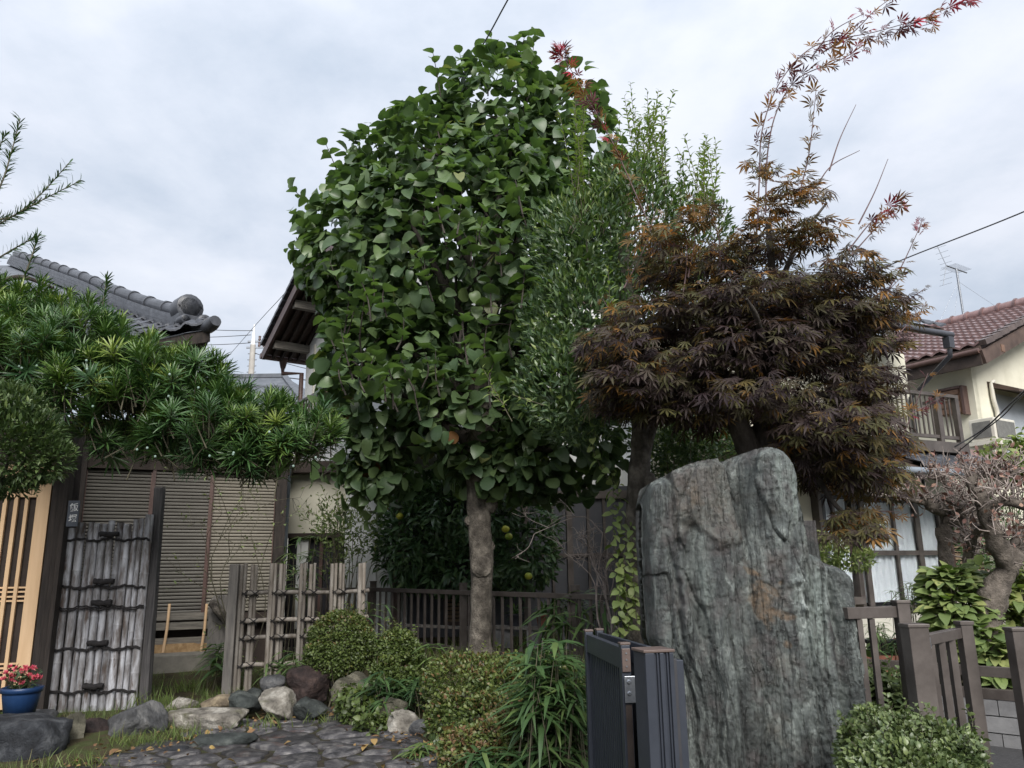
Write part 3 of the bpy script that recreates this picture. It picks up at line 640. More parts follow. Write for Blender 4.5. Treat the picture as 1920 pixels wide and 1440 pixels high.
mb = MB(); a_ = WG.sz(588, 720)[0]; mb.slab(WG, a_, a_ + .05, 3.5, 5.9, .002, .03); mb.build('corner_strip', MT['pale_metal'], mh)
# upper shutter window with railing, left block
def shutter(W, x0, x1, y0, y1, off, matname, n, par, yref=None, name='louvre_shutter'):
    s0, s1, z0, z1 = rect_px(W, x0, x1, y0, y1, yref)
    mb = MB(); mb.slab(W, s0, s1, z0, z1, off, off + .02); bk = mb.build(name, MT['dark_wood_h'], par)
    h = (z1 - z0) / n; L = s1 - s0
    mb = MB(); V = []
    for a in (0, L): V += [W.d * a + W.n * .0, W.d * a + W.n * .035 , W.d * a + W.n * .03 + np.array([0, 0, h * .25]), W.d * a + np.array([0, 0, h * .72])]
    mb.add(V, [(0, 4, 5, 1), (1, 5, 6, 2), (2, 6, 7, 3), (0, 1, 2, 3), (7, 6, 5, 4)]); me = mb.mesh('slat'); me.materials.append(MT[matname])
    for i in range(n): inst(me, 'slat', bk, W.pt(s0, z0 + h * i + h * .1, off + .02))
    mb = MB()
    for a, b in ((s0 - .05, s0), (s1, s1 + .05)): mb.slab(W, a, b, z0 - .05, z1 + .05, off, off + .06)
    mb.slab(W, s0, s1, z1, z1 + .05, off, off + .06); mb.slab(W, s0, s1, z0 - .05, z0, off, off + .06)
    mb.build('frame', MT['pipe_brown'], bk); return bk
shutter(WG, 603, 665, 650, 776, 0.01, 'louvre', 22, mh)
shutter(W2, 800, 850, 655, 760, 0.01, 'tan_slat', 20, mh)
s0, s1, z0, z1 = rect_px(WG, 583, 680, 736, 782); s1 = min(s1, tW)
rl = thing('window_railing', 'dark metal railing guarding the upper shuttered window on the left', 'railing', WG.pt(s0, z0, .3))
mb = MB(); mb.slab(WG, s0, s1, z1 - .05, z1, .28, .34); mb.slab(WG, s0, s0 + .05, z1 - .05, z1 - .001, 0, .28); mb.slab(WG, s0, s1, z0, z0 + .05, .28, .34); tag(mb.build('rail', MT['brown_metal'], rl), kind='stuff')
mb = MB(); mb.slab(WG, 0, .025, 0, z1 - z0 - .05, 0, .025); mb_ = MB(); mb_.box((0, 0, (z1 - z0) / 2), (.03, .03, z1 - z0 - .06), WG.d, WG.n)
me = mb_.mesh('bar'); me.materials.append(MT['brown_metal'])
for i in range(11): inst(me, 'bar', rl, WG.pt(s0 + .03 + i * .14, z0 + .02, .31))
# lower front: projecting white bay, cream part, dark screen doors
s0, s1 = W2.sz(655, 950)[0], W2.sz(740, 950)[0]
mb = MB(); mb.slab(W2, s0, s1, 0.2, 3.35, 0.003, .35); mb.build('bay', MT['white'], mh)
a = W2.sz(700, 850)[0]; mb = MB(); mb.slab(W2, a, a + .16, 0.2, 3.3, .353, .42); mb.build('pilaster', MT['white'], mh)
mb = MB(); mb.slab(W2, -.9, W2.sz(664, 860)[0], 3.25, 3.45, .0, .5); mb.build('lower_eave', MT['dark_wood_h'], mh)
mb = MB(); mb.slab(W2, s1 + .02, s1 + .14, 0.2, 3.28, 0.003, .3); mb.build('post', MT['pipe_brown'], mh)
s0, s1, z0, z1 = rect_px(W2, 760, 1165, 890, 1125)
mb = MB(); mb.slab(W2, s0 + .06, s1 + 1.2, .35, 3.0, .004, .05); wb = mb.build('screen_door', MT['screen'], mh)
for px in (885, 980, 1033, 1062, 1100, 1130):
    a = W2.sz(px, 1000)[0]; mb = MB(); mb.slab(W2, a, a + (.10 if px in (980, 1062) else .045), .35, 2.999, .052, .10); mb.build('mullion', MT['brown_metal'], wb)
zr = W2.sz(1090, 936)[1]; mb = MB(); mb.slab(W2, s0 + .06, s1 + 1.2, zr, zr + .14, .05, .12); zr2 = W2.sz(1090, 1044)[1]; mb.slab(W2, s0 + .06, s1 + 1.2, zr2, zr2 + .06, .05, .098); mb.build('transom', MT['brown_metal'], wb)
sl = shutter(W2, 838, 872, 1085, 1165, .12, 'tan_slat', 11, mh, name='lattice_screen')
# left lower cream wall, gable side and low window
Wl = Wall(545, 14.2, 2)
s0, s1, z0, z1 = rect_px(Wl, 544, 664, 860, 1000)
mb = MB(); mb.slab(Wl, s0, s1, z0, 3.42, 0.003, .12); mb.build('cream_wall', MT['plaster'], mh)
mb = MB(); mb.slab(Wl, s0, s1, z0 - .08, z0 - .001, -.02, .16); mb.build('sill_beam', MT['dark_wood_h'], mh)
mb = MB(); mb.slab(Wl, s0, s1, .3, z0 - .08, -.1, -.02); lw = mb.build('low_window', MT['inside'], mh)
a, b = Wl.sz(557, 1040)[0], Wl.sz(578, 1040)[0]; mb = MB(); mb.slab(Wl, a, b, .6, z0 - .1, -.02, .03); mb.build('pane', MT['white'], lw)
a = Wl.sz(600, 1040)[0]; mb = MB(); mb.slab(Wl, a, a + .06, .35, z0 - .08, -.02, .05); mb.build('mullion', MT['pipe_brown'], lw)
q0, q1 = P(541, 862, 13.0), P(527, 1130, 13.0)
mb = MB(); mb.tube([np.array([q0[0], q0[1], q0[2] + .5]), np.array([q0[0], q0[1], .3])], .055, 12); dp_ = mb.build('drainpipe', MT['pipe_grey'], None, org=(q0[0], q0[1], .3))
tag(dp_, 'blue grey drainpipe standing between shuttered house and cream wall', 'drainpipe')

# ---- right wing
W3 = Wall(1700, 12.3, 25)
sR = W3.sz(1697, 680)[0]; sL = W3.sz(1320, 900)[0]
UZ = 4.9
mb = MB(); mb.slab(W3, sL, sR, 2.9, UZ, -1.2, 0); mb.build('wing_wall', MT['plaster'], mh)
s_low = W3.sz(1812, 1000)[0]
mb = MB(); mb.slab(W3, sL, s_low, 0.3, 2.9, -1.2, -.003); mb.build('wing_lower_wall', MT['plaster'], mh)
# upper eave: slab roof with tile noses, gutter, downpipe
E1 = PZ(1772, 634, UZ - .05); oR = float(np.dot(E1 - W3.o, W3.n)); sRe = float(np.dot(E1 - W3.o, W3.d))
rz = .5
A0 = W3.pt(sL, UZ, oR); A1 = W3.pt(sL, UZ + rz * 4, oR - 4); ext = W3.d * (sRe - sL)
mb = MB(); mb.prism([A0, A1, A1 + th, A0 + th], ext); r2 = mb.build('wing_roof', MT['eave_wood'], mh)
def tile_field(W, s0, s1, o_e, z_e, pit, rows, tw, td, par, matname, seed=0, slope_d=None):
    prof = [(-.5, .03), (-.3, .0), (0, -.008), (.22, .01), (.36, .035), (.5, .03)]
    d, n = W.d, W.n; V = []
    for (v, dz) in ((-.03, .0), (-.03, .03), (td, .012)):
        for u, z in prof: V.append(d * (u * tw) - n * v + np.array([0, 0, z * tw / .25 + dz + pit * v]))
    k = len(prof); Fs = [(j, j + 1, k + j + 1, k + j) for j in range(k - 1)] + [(k + j, k + j + 1, 2 * k + j + 1, 2 * k + j) for j in range(k - 1)]
    mb = MB(); mb.add(V, Fs); me = mb.mesh('tile'); me.materials.append(MT[matname])
    for r in range(rows):
        s = s1 - tw / 2
        while s > s0:
            inst(me, 'tile', par, W.pt(s, z_e + pit * r * td * .92, o_e - r * td * .92)); s -= tw
tile_field(W3, W3.sz(1560, 640)[0], sRe, oR + .02, UZ + .12, rz, 3, .25, .26, r2, 'tile')
mb = MB(); mb.tube([W3.pt(sL, UZ - .02, oR + .08), W3.pt(sRe + .05, UZ - .02, oR + .08)], .05, 10); mb.build('gutter', MT['pipe_dark'], mh)
mb = MB(); c0 = W3.pt(sRe - .05, UZ - .05, oR + .08); mb.box(c0 - np.array([0, 0, .1]), (.11, .11, .17), W3.d, W3.n)
q = W3.pt(sR - .05, UZ - .75, .06); mb.tube([c0 - np.array([0, 0, .2]), c0 - np.array([0, 0, .3]), q, q - np.array([0, 0, 1.6])], .036, 10); mb.build('downpipe', MT['pipe_dark'], mh)
# lower tiled roof and its gutter
LZ = 2.78; g0 = PZ(1690, 884, LZ); g1 = PZ(1880, 893, LZ)
oL = float(np.dot(g1 - W3.o, W3.n)); sG = float(np.dot(PZ(1905, 895, LZ) - W3.o, W3.d)); oL = max(oL, .55)
Wp = .42
mb = MB(); B0 = W3.pt(sL, LZ, oL); B1 = W3.pt(sL, LZ + Wp * oL, 0); mb.prism([B0, B1, B1 + th * .7, B0 + th * .7], W3.d * (sG - sL)); r3 = mb.build('lower_roof', MT['eave_wood'], mh)
tile_field(W3, W3.sz(1600, 880)[0], sG, oL + .02, LZ + .09, Wp, int(oL / .24) + 1, .235, .26, r3, 'tile')
mb = MB(); mb.tube([W3.pt(sL, LZ, oL + .07), W3.pt(sG, LZ, oL + .07)], .05, 10); mb.build('gutter', MT['pipe_grey'], r3)
# lower windows with white curtains
def curtain_window(x0, x1, y0, y1, mulls, mid, par, curtain=True, yref=1040):
    s0, s1, z0, z1 = rect_px(W3, x0, x1, y0, y1, yref)
    mb = MB(); mb.slab(W3, s0, s1, z0, z1, .002, .012); wn = mb.build('window', MT['inside'], par)
    if curtain:
        n = 90; u = np.linspace(s0 + .05, s1 - .05, n); a = .03 + .014 * np.sin(u * 46 + 3 * np.sin(u * 3)) + .008 * np.sin(u * 91); V = []
        for z in (z0 + .05, z1 - .05): V += [W3.pt(uu, z, aa + .012) for uu, aa in zip(u, a)]
        mb = MB(); mb.add(V, [(i, i + 1, n + i + 1, n + i) for i in range(n - 1)], True); mb.build('curtain', MT['curtain'], wn)
    for px, w in mulls:
        a = W3.sz(px, yref)[0]; mb = MB(); mb.slab(W3, a - w / 2, a + w / 2, z0, z1, .075, .12); mb.build('mullion', MT['brown_metal'], wn)
    mb = MB(); mb.slab(W3, s0 - .06, s1 + .06, z1, z1 + .09, .0, .16); mb.slab(W3, s0 - .06, s1 + .06, z0 - .1, z0, 0, .16); mb.slab(W3, s0 - .06, s0, z0, z1, 0, .14); mb.slab(W3, s1, s1 + .06, z0, z1, 0, .14); mb.build('frame', MT['brown_metal'], wn)
    if mid:
        z = W3.sz((x0 + x1) / 2, mid)[1]; mb = MB(); mb.slab(W3, s0, s1, z - .035, z + .035, .073, .118); mb.build('transom', MT['brown_metal'], wn)
    mb = MB(); mb.slab(W3, s0, s1, z0, z1, .09, .094); mb.build('pane', MT['glass'], wn)
    return wn
curtain_window(1600, 1762, 938, 1134, [(1614, .09), (1672, .05), (1716, .10), (1757, .04)], 1037, mh)
curtain_window(1536, 1592, 930, 1120, [(1560, .05)], 985, mh)
for i in range(3):
    s0, s1, z0, z1 = rect_px(W3, 1612, 1672, 1030, 1130); 
mb = MB(); s0 = W3.sz(1500, 1000)[0]; mb.slab(W3, s0, s_low + .3, .35, W3.sz(1690, 1150)[1], .0, .5); mb.build('veranda_step', MT['pale_metal'], mh)
q = W3.pt(W3.sz(1530, 940)[0], 0, .1); mb = MB(); mb.tube([q + np.array([0, 0, 2.75]), q + np.array([0, 0, .4])], .045, 10); mb.build('downpipe', MT['pipe_dark'], mh)
# slatted storm-shutter box on the right of the windows
Ws = Wall(1790, 12.0, 25)
s0 = W3.sz(1778, 1000)[0]; shutter(W3, 1783, 1842, 985, 1095, .01, 'tan_slat', 15, mh, yref=1040)

# ---- balcony on the lower roof
s0, s1, z0, z1 = rect_px(W3, 1590, 1797, 735, 845, 780)
z1 = W3.sz(1790, 740)[1]; z0 = W3.sz(1795, 828)[1]; ob = .55
s1 = W3.sz(1797, 780, ob)[0]; s0 = W3.sz(1560, 780, ob)[0]
z1, z0 = W3.sz(1790, 742, ob)[1], W3.sz(1795, 832, ob)[1]
bl = thing('balcony_railing', 'brown metal balcony railing standing above the lower tiled roof', 'railing', W3.pt(s1, z0, ob))
mb = MB(); mb.slab(W3, s0, s1, z1 - .05, z1, ob - .04, ob + .04); mb.slab(W3, s0, s1, z0 + .06, z0 + .11, ob - .025, ob + .025); mb.slab(W3, s1 - .08, s1, z1 - .05, z1 - .001, 0, ob - .04); tag(mb.build('rail', MT['brown_metal'], bl), kind='stuff')
mb = MB(); mb.slab(W3, s0, s1 + .04, z0 - .16, z0 - .0, 0.002, ob + .08); mb.build('deck', MT['brown_metal'], bl)
for a in (s1 - .04, W3.sz(1758, 780, ob)[0], W3.sz(1650, 780, ob)[0]):
    mb = MB(); mb.slab(W3, a - .04, a + .04, z0, z1 - .05, ob - .04, ob + .04); mb.build('post', MT['brown_metal'], bl)
mb = MB(); mb.box((0, 0, 0), (.022, .022, z1 - z0 - .17), W3.d, W3.n); me = mb.mesh('bar'); me.materials.append(MT['brown_metal'])
a = s0
while a < s1 - .1:
    inst(me, 'bar', bl, W3.pt(a, (z0 + z1) / 2 + .03, ob)); a += .105

# ================================================================== NEIGHBOUR HOUSE on the right
nz = 5.3
Ea, Eb = PZ(1701, 692, nz), PZ(1839, 660, nz)
dE = norm((Ea - Eb) * np.array([1, 1, 0])); Ea = Eb + dE * 8
dG = np.array([-dE[1], dE[0], 0]); dG = dG if dG[0] > 0 else -dG      # across, to the right
nh = thing('neighbour_house', 'cream neighbour house with reddish brown tiled gable roof and cooler under awning', 'house', (Eb + dG * 3) * np.array([1, 1, 0]) + np.array([0, 0, .3]))
pt_ = .42; span = 4.2
Rb = Eb + dG * span + np.array([0, 0, pt_ * span]); Fb = Eb + dG * 2 * span
t1 = np.array([0, 0, .12])
mb = MB(); mb.prism([Eb, Rb, Rb + t1, Eb + t1], dE * 8); mb.prism([Fb + t1, Rb + t1, Rb, Fb], dE * 8); nr = mb.build('roof', MT['eave_wood'], nh)
# tile rows on the visible slope, one joined part: too fine at this distance to pick apart
mb = MB(); nrow = 17; ncol = 30
for r in range(nrow):
    for c_ in range(ncol):
        p = Eb + dE * (8 * (c_ + .5) / ncol) + dG * (span * r / nrow) + np.array([0, 0, .14 + pt_ * span * r / nrow])
        a = dE * (8 / ncol); up_ = dG * (span / nrow) + np.array([0, 0, pt_ * span / nrow]); q0 = p - a * .5
        V = [q0 + np.array([0, 0, .05]), q0 + a * .35 + np.array([0, 0, .0]), q0 + a * .75 + np.array([0, 0, .06]), q0 + a + np.array([0, 0, .045])]
        V = [v + np.array([0, 0, .035]) - up_ * .08 for v in V] + [v + up_ - np.array([0, 0, .02]) for v in V] + [v - up_ * .08 - np.array([0, 0, .01]) for v in V]
        mb.add(V, [(0, 1, 5, 4), (1, 2, 6, 5), (2, 3, 7, 6), (8, 9, 1, 0), (9, 10, 2, 1), (10, 11, 3, 2)])
tag(mb.build('tiles', MT['red_tile'], nr), kind='stuff')
mb = MB(); mb.tube([Rb + t1 * 1.7 - dE * .05, Rb + t1 * 1.7 + dE * 8], .13, 10); mb.build('ridge', MT['red_tile'], nr)
for k in range(22):
    mb = MB(); q = Rb + t1 * 1.7 + dE * (8 * k / 22); mb.tube([q, q + dE * .05], .16, 10); mb.build('ridge_tile', MT['red_tile'], nr)
for k in range(14):
    a, b = Eb + (Rb - Eb) * k / 14 + t1 * 1.4, Eb + (Rb - Eb) * (k + 1.06) / 14 + t1 * 1.25
    mb = MB(); mb.beam(a - dE * .02, b - dE * .02, .2, .10); mb.build('verge_tile', MT['cap'], nr)
mb = MB(); mb.beam(Eb - dE * .02 - np.array([0, 0, .1]), Rb - dE * .02 - np.array([0, 0, .1]), .06, .26); mb.build('bargeboard', MT['eave_wood'], nr)
mb = MB(); mb.beam(Eb - np.array([0, 0, .12]), Ea - np.array([0, 0, .12]), .05, .24); mb.build('fascia', MT['dark_wood_h'], nr)
mb = MB(); mb.tube([Eb - dG * .06 + np.array([0, 0, .02]), Ea - dG * .06 + np.array([0, 0, .02])], .05, 10); mb.build('gutter', MT['pipe_brown'], nr)
for t_ in (.17, .6):
    q = Eb + (Rb - Eb) * t_ - np.array([0, 0, .14]); mb = MB(); mb.beam(q - dE * .06, q + dE * .5, .12, .14); mb.build('purlin', MT['louvre'], nr)
ov, og_ = .45, .45
k0 = Eb + dG * ov + dE * og_
def wl(a, b, z): return np.array([*(k0 + dE * a + dG * b)[:2], z])
zl = nz + pt_ * ov - .05
mb = MB(); mb.prism([wl(0, 0, .2), wl(7, 0, .2), wl(7, 0, zl), wl(0, 0, zl)], dG * .15); mb.build('side_wall', MT['plaster'], nh)
hw = span - ov
mb = MB(); mb.prism([wl(0, .003, .2), wl(0, 2 * hw, .2), wl(0, 2 * hw, zl), wl(0, hw, zl + pt_ * hw), wl(0, .003, zl)], dE * .15); mb.build('gable_wall', MT['plaster'], nh)
# window box on the side wall
Wn_s = PW(wl(0, 0, 0), dE, -dG); Wn_g = PW(wl(0, 0, 0), dG, -dE)
a0, a1 = Wn_s.sz(1812, 755)[0], Wn_s.sz(1768, 755)[0]; zb_, zt_ = Wn_s.sz(1795, 778)[1], Wn_s.sz(1795, 732)[1]
mb = MB(); mb.slab(Wn_s, a0, a1, zb_, zt_, .0, .14); bx = mb.build('shutter_box', MT['louvre'], nh)
for k in range(4):
    z = zb_ + (zt_ - zb_) * k / 4; mb = MB(); mb.slab(Wn_s, a0 + .04, a1 - .02, z + .02, z + (zt_ - zb_) / 4 - .01, .14, .165); mb.build('plank', MT['louvre'], bx)
mb = MB(); mb.slab(Wn_s, a0 - .05, a0 - .002, zb_ - .04, zt_ + .05, -.0, .172); mb.slab(Wn_s, a0, a1, zt_ + .002, zt_ + .05, 0, .19); mb.build('frame', MT['pipe_brown'], bx)
# awning, grey shutter and pipe on the gable wall
g0_, g1_ = Wn_g.sz(1862, 760)[0], Wn_g.sz(1935, 760)[0]
zt_ = Wn_g.sz(1890, 745)[1]; zb_ = Wn_g.sz(1890, 862)[1]
mb = MB(); mb.slab(Wn_g, g0_, g0_ + 2.4, zb_, zt_, .0, .05); mb.build('shuttered_window', MT['blue_wall'], nh)
mb = MB(); q0 = Wn_g.pt(g0_ - .1, zt_ + .12, .0); q1 = Wn_g.pt(g0_ - .1, zt_ - .06, .55)
mb.prism([q0, q1, q1 + np.array([0, 0, .05]), q0 + np.array([0, 0, .12])], dG * 2.6); mb.build('awning', MT['eave_wood'], nh)
mb = MB(); sp = [Wn_g.pt(Wn_g.sz(px, py)[0], Wn_g.sz(px, py)[1], .07) for px, py in ((1856, 716), (1852, 722), (1856, 750), (1863, 775), (1864, 800))]
mb.tube(smooth_line(sp, 18), .04, 10); mb.build('conduit', MT['pale_metal'], nh)
# air-conditioner unit on its bracket
ac0, ac1 = Wn_g.sz(1845, 815, .3)[0], Wn_g.sz(1893, 815, .3)[0]; az0, az1 = Wn_g.sz(1865, 828, .35)[1], Wn_g.sz(1865, 787, .35)[1]
ac = thing('cooler_unit', 'pale boxy air conditioner unit mounted below the awning on the cream wall', 'air conditioner', Wn_g.pt(ac0, az0, .2))
mb = MB(); mb.slab(Wn_g, ac0, ac0 + .75, az0, az1, .06, .50); mb.build('casing', MT['pale_metal'], ac, .015)
mb = MB(); mb.slab(Wn_g, ac0 + .06, ac0 + .69, az0 + .05, az1 - .05, .50, .515); mb.build('front_grille', MT['grille'], ac)
mb = MB(); c4 = Wn_g.pt(ac0, (az0 + az1) / 2, .28); mb.box(c4 - dG * .006, (.012, .32, az1 - az0 - .12), dG, dE); mb.build('side_grille', MT['grille'], ac)
mb = MB(); mb.slab(Wn_g, ac0 - .05, ac0 + .8, az0 - .07, az0 - .004, .0, .5); mb.build('bracket', MT['pale_metal'], ac)
# low red roof below
q0, q1 = P(1800, 866, 13.2), P(1935, 888, 12.4)
mb = MB(); mb.prism([P(1800, 862, 13.0), P(1990, 893, 12.6), P(1990, 876, 13.6), P(1800, 850, 14.0)], np.array([0, 0, .1])); mb.build('porch_roof', MT['red_tile'], nh)

# aerial on the ridge
tb = Rb + t1 * 1.7 + dE * 3.0
q = P(1812, 628, 1.0); rdir = ray(1812, 625); 
tdep = float(np.dot(tb[:2], tb[:2]) ** .5)
Ya = PZ(1812, 632, float(Rb[2] + .2))[1]
base_ = P(1812, 628, Ya)
an = thing('tv_aerial', 'thin television aerial on a guyed mast above the reddish tiled roof', 'aerial', base_)
mast_t = P(1797, 503, Ya); mast_t = np.array([base_[0], base_[1], mast_t[2]])
mb = MB(); mb.tube([base_, mast_t], .028, 8); mb.build('mast', MT['steel'], an)
sc_m = mpp(1800, 500, Ya)
b0, b1 = mast_t + np.array([-22 * sc_m, -.1, .04]), mast_t + np.array([40 * sc_m, .5, .06])
mb = MB(); mb.tube([b0, b1], .018, 8); mb.build('boom', MT['steel'], an)
ev = norm(np.cross(b1 - b0, (0, 0, 1)))
mb0 = MB(); mb0.tube([-ev * .2, ev * .2], .004, 6); me = mb0.mesh('element'); me.materials.append(MT['steel'])
for k in range(12): inst(me, 'element', an, b0 + (b1 - b0) * (.12 + .88 * k / 13) + np.array([0, 0, .02]))
mb = MB()
for sgn in (-1, 1):
    for k in range(4): mb.tube([b0 - np.array([.03 * k, 0, -sgn * .15 * (k + .5)]) - ev * .16, b0 - np.array([.03 * k, 0, -sgn * .15 * (k + .5)]) + ev * .16], .004, 5)
    mb.tube([b0, b0 + np.array([-.16, 0, sgn * .55])], .008, 5)
mb.build('reflector', MT['steel'], an)
mb = MB()
for dx, dy in ((-.35, .2), (.35, .2), (0, -.35)):
    mb.tube([base_ + np.array([0, 0, .28]), base_ + np.array([dx * .6, dy * .6, -.05])], .016, 6)
mb.build('tripod', MT['steel'], an)
mb = MB()
for px, py in ((1745, 640), (1785, 645), (1905, 600)): mb.tube([base_ + np.array([0, 0, (mast_t[2] - base_[2]) * .8]), P(px, py, Ya)], .004, 4)
mb.build('guy_wire', MT['steel'], an)

# ================================================================== DARK SLATE-ROOFED HOUSE beyond, utility pole, wires
Ys = 21
dn = thing('slate_roofed_house', 'low house with dark slate hipped roof seen between tiled roof and white wall', 'house', P(480, 1080, Ys) * np.array([1, 1, 0]) + np.array([0, 0, .4]))
r1, r2_ = P(360, 708, Ys + 3), P(532, 720, Ys + 3)
e1, e2 = P(330, 770, Ys), P(578, 778, Ys); e2[2] = e1[2]; r2_[2] = r1[2]
mid1, mid2 = (r1 + e1) / 2, (r2_ + e2) / 2
mb = MB(); mb.add([e1, e2, r2_, r1, P(640, 770, Ys + 6)], [(0, 1, 2, 3), (1, 4, 2)]); rr = mb.build('roof', MT['slate'], dn)
for t_ in (.33, .66):
    a, b = e1 * (1 - t_) + r1 * t_, e2 * (1 - t_) + r2_ * t_; mb = MB(); mb.beam(a, b, .12, .05); mb.build('step_flashing', MT['slate'], rr)
mb = MB(); mb.beam(r1, r2_, .3, .12); mb.beam(r2_, e2, .2, .1); mb.build('ridge', MT['slate'], rr)
mb = MB(); mb.prism([np.array([e1[0], Ys + .6, .3]), np.array([e2[0] - .4, Ys + .6, .3]), np.array([e2[0] - .4, Ys + .6, e1[2]]), np.array([e1[0], Ys + .6, e1[2]])], (0, 5, 0)); mb.build('wall', MT['grey_plaster'], dn)

Yp = 42
pb, ptop = P(470, 1090, Yp), P(477, 608, Yp); pb = np.array([ptop[0], ptop[1], .3])
up_ = thing('utility_pole', 'distant concrete utility pole with insulators and a white top sleeve', 'utility pole', pb)
k_ = mpp(475, 650, Yp)
mb = MB(); mb.tube([pb, ptop - np.array([0, 0, 1.2])], [.22, .15], 12); mb.build('shaft', MT['pole'], up_)
mb = MB(); mb.tube([ptop - np.array([0, 0, 1.2]), ptop - np.array([0, 0, .9]), ptop], [.12, .10, .03], 12); mb.build('top_sleeve', MT['ink'], up_)
for dz, l in ((-1.0, .75), (-1.35, .9)):
    mb = MB(); mb.beam(ptop + np.array([-l * .4, 0, dz]), ptop + np.array([l, 0, dz]), .09, .09); ca = mb.build('crossarm', MT['steel'], up_)
    for dx in (.35, .6, l):
        mb = MB(); q = ptop + np.array([dx, 0, dz]); mb.tube([q, q + np.array([0, 0, .12]), q + np.array([0, 0, .16]), q + np.array([0, 0, .3])], [.05, .09, .06, .08], 8); mb.build('insulator', MT['pipe_brown'], ca)
for k in range(6):
    mb = MB(); q = ptop - np.array([0, 0, 1.7 + .35 * k]); mb.tube([q - np.array([.25, 0, 0]), q + np.array([.25, 0, 0])], .025, 6); mb.build('step_bolt', MT['steel'], up_)
def wire(name, label, pts, r, sag=0.0, mat_='wire'):
    p = smooth_line(pts, 40) if len(pts) > 2 else np.array([pts[0] * (1 - t) + pts[1] * t - np.array([0, 0, 4 * sag * t * (1 - t)]) for t in np.linspace(0, 1, 40)])
    c = p[0].copy(); mb = MB(); mb.tube(p, r, 5); o = mb.build(name, MT[mat_], None, org=c); tag(o, label, 'cable'); return o
wire('power_line', 'topmost thin power line crossing left towards the distant utility pole', [P(180, 586, 60), P(478, 620, Yp)], .02, .4)
wire('power_line', 'second thin power line from the top left of the distant pole', [P(190, 622, 60), P(470, 628, Yp)], .02, .3)
wire('power_line', 'third power line with a small splice left of the distant pole', [P(200, 634, 58), P(468, 643, Yp)], .02, .3)
wire('power_line', 'lowest power line passing behind the slate roof to the white house', [P(120, 690, 50), P(470, 703, Yp), P(640, 722, 38)], .028)
wire('power_line', 'faint power line running right from the pole behind the white eave', [P(478, 662, Yp), P(700, 712, 34)], .018, .2)
wire('service_cable', 'long dark service cable slanting from the treetop down past the white eave', [P(1060, -190, 7.4), P(960, -14, 9.0), P(860, 150, 10.8), P(700, 330, 14.5), P(555, 525, 21), P(477, 612, 30), P(395, 706, 44)], .011)
wire('service_cable', 'thin cable rising to the right edge beyond the maple tree', [P(1480, 578, 14.4), P(1690, 488, 13.6), P(1960, 380, 10.5), P(2500, 130, 7.5)], .012)
wire('service_cable', 'pair cable slanting past the cooler unit to the balcony', [P(1790, 838, 11.6), P(1850, 800, 11.2), P(1945, 712, 9.5), P(2300, 430, 6.5)], .012)
wire('service_cable', 'lower slack cable below the cooler unit', [P(1795, 848, 11.6), P(1835, 815, 11.2), P(1880, 780, 10.6), P(1945, 718, 9.45), P(2300, 440, 6.5)], .009)
# ================================================================== BAMBOO SCREEN beside the gate
Wb = Wall(190, 9.15, 6)
bs = thing('bamboo_screen', 'tall grey weathered split bamboo screen tied with dark twine', 'screen', Wb.pt(0, 0.02))
def culm(W, px, w, ztop, zbot, off, lean=0.0, n=12, half=False):
    """a bamboo culm with swollen nodes, standing on a Wall plane"""
    s = W.sz(px, 1130)[0]; mb = MB(); pts = []; rad = []
    z = zbot; nodes = np.arange(zbot + random.uniform(.1, .3), ztop, random.uniform(.30, .44))
    zs = np.unique(np.concatenate([[zbot, ztop], nodes, nodes - .02, nodes + .02, nodes - .006, nodes + .006]))
    zs = zs[(zs >= zbot) & (zs <= ztop)]
    for z in zs:
        d = np.min(np.abs(nodes - z)) if len(nodes) else 1
        r = w / 2 * (1 + (.09 if d < .004 else (.05 if d < .008 else 0)) - .02 * (z - zbot))
        pts.append(W.pt(s + lean * (z - zbot) / 2, z, off)); rad.append(r)
    mb.tube(pts, rad, n); return mb
xs_b = [(117, .095), (138, .09), (153, .07), (165, .065), (179, .085), (194, .075), (208, .085), (223, .092), (238, .058), (249, .06), (264, .095)]
tops = [988, 978, 977, 979, 980, 974, 978, 980, 972, 970, 963]
for (px, w), ty in zip(xs_b, tops):
    zt_ = Wb.sz(px + 14, ty + 2)[1]
    culm(Wb, px + 1, w, zt_, -.02, random.uniform(-.015, .015), random.uniform(-.01, .01)).build('bamboo_culm', MT['bamboo'], bs)
for px in (127, 145, 172, 186, 216, 231, 257, 243, 201):        # a second layer closes the gaps from behind
    culm(Wb, px + 3, .055, Wb.sz(px, 990)[1] - random.uniform(0, .1), 0, -.075).build('bamboo_strip', MT['bamboo'], bs)
sL_, sR_ = Wb.sz(108, 1130)[0], Wb.sz(273, 1130)[0]
for r_i, yy in enumerate((1012, 1100, 1140, 1215, 1295)):
    zz_ = Wb.sz(190, yy)[1]
    mb = MB(); n = 46
    for lay in (0, .022 if r_i in (2,) else .012):
        t_ = np.linspace(0, 1, n); ss = sL_ + (sR_ - sL_) * t_
        off_ = .052 + .012 * np.sin(t_ * 71 + r_i)
        mb.tube([Wb.pt(a, zz_ + lay + .012 * math.sin(a * 19 + r_i * 2) - .014 * abs(math.sin(a * 33)), o) for a, o in zip(ss, off_)], .0085, 6)
    mb.build('twine', MT['twine'], bs)
    c0, c1 = Wb.sz(177 + (2 if r_i == 0 else 0), 1130)[0], Wb.sz(214, 1130)[0]
    zz2 = zz_ + .055
    mb = MB(); mb.tube([Wb.pt(c0 + (c1 - c0) * t_, zz2 + .005 * math.sin(9 * t_), .075) for t_ in np.linspace(0, 1, 14)], .030, 12, rough=.5, rsc=40, seed=r_i)
    rb_ = mb.build('twig_bundle', MT['twine'], bs)
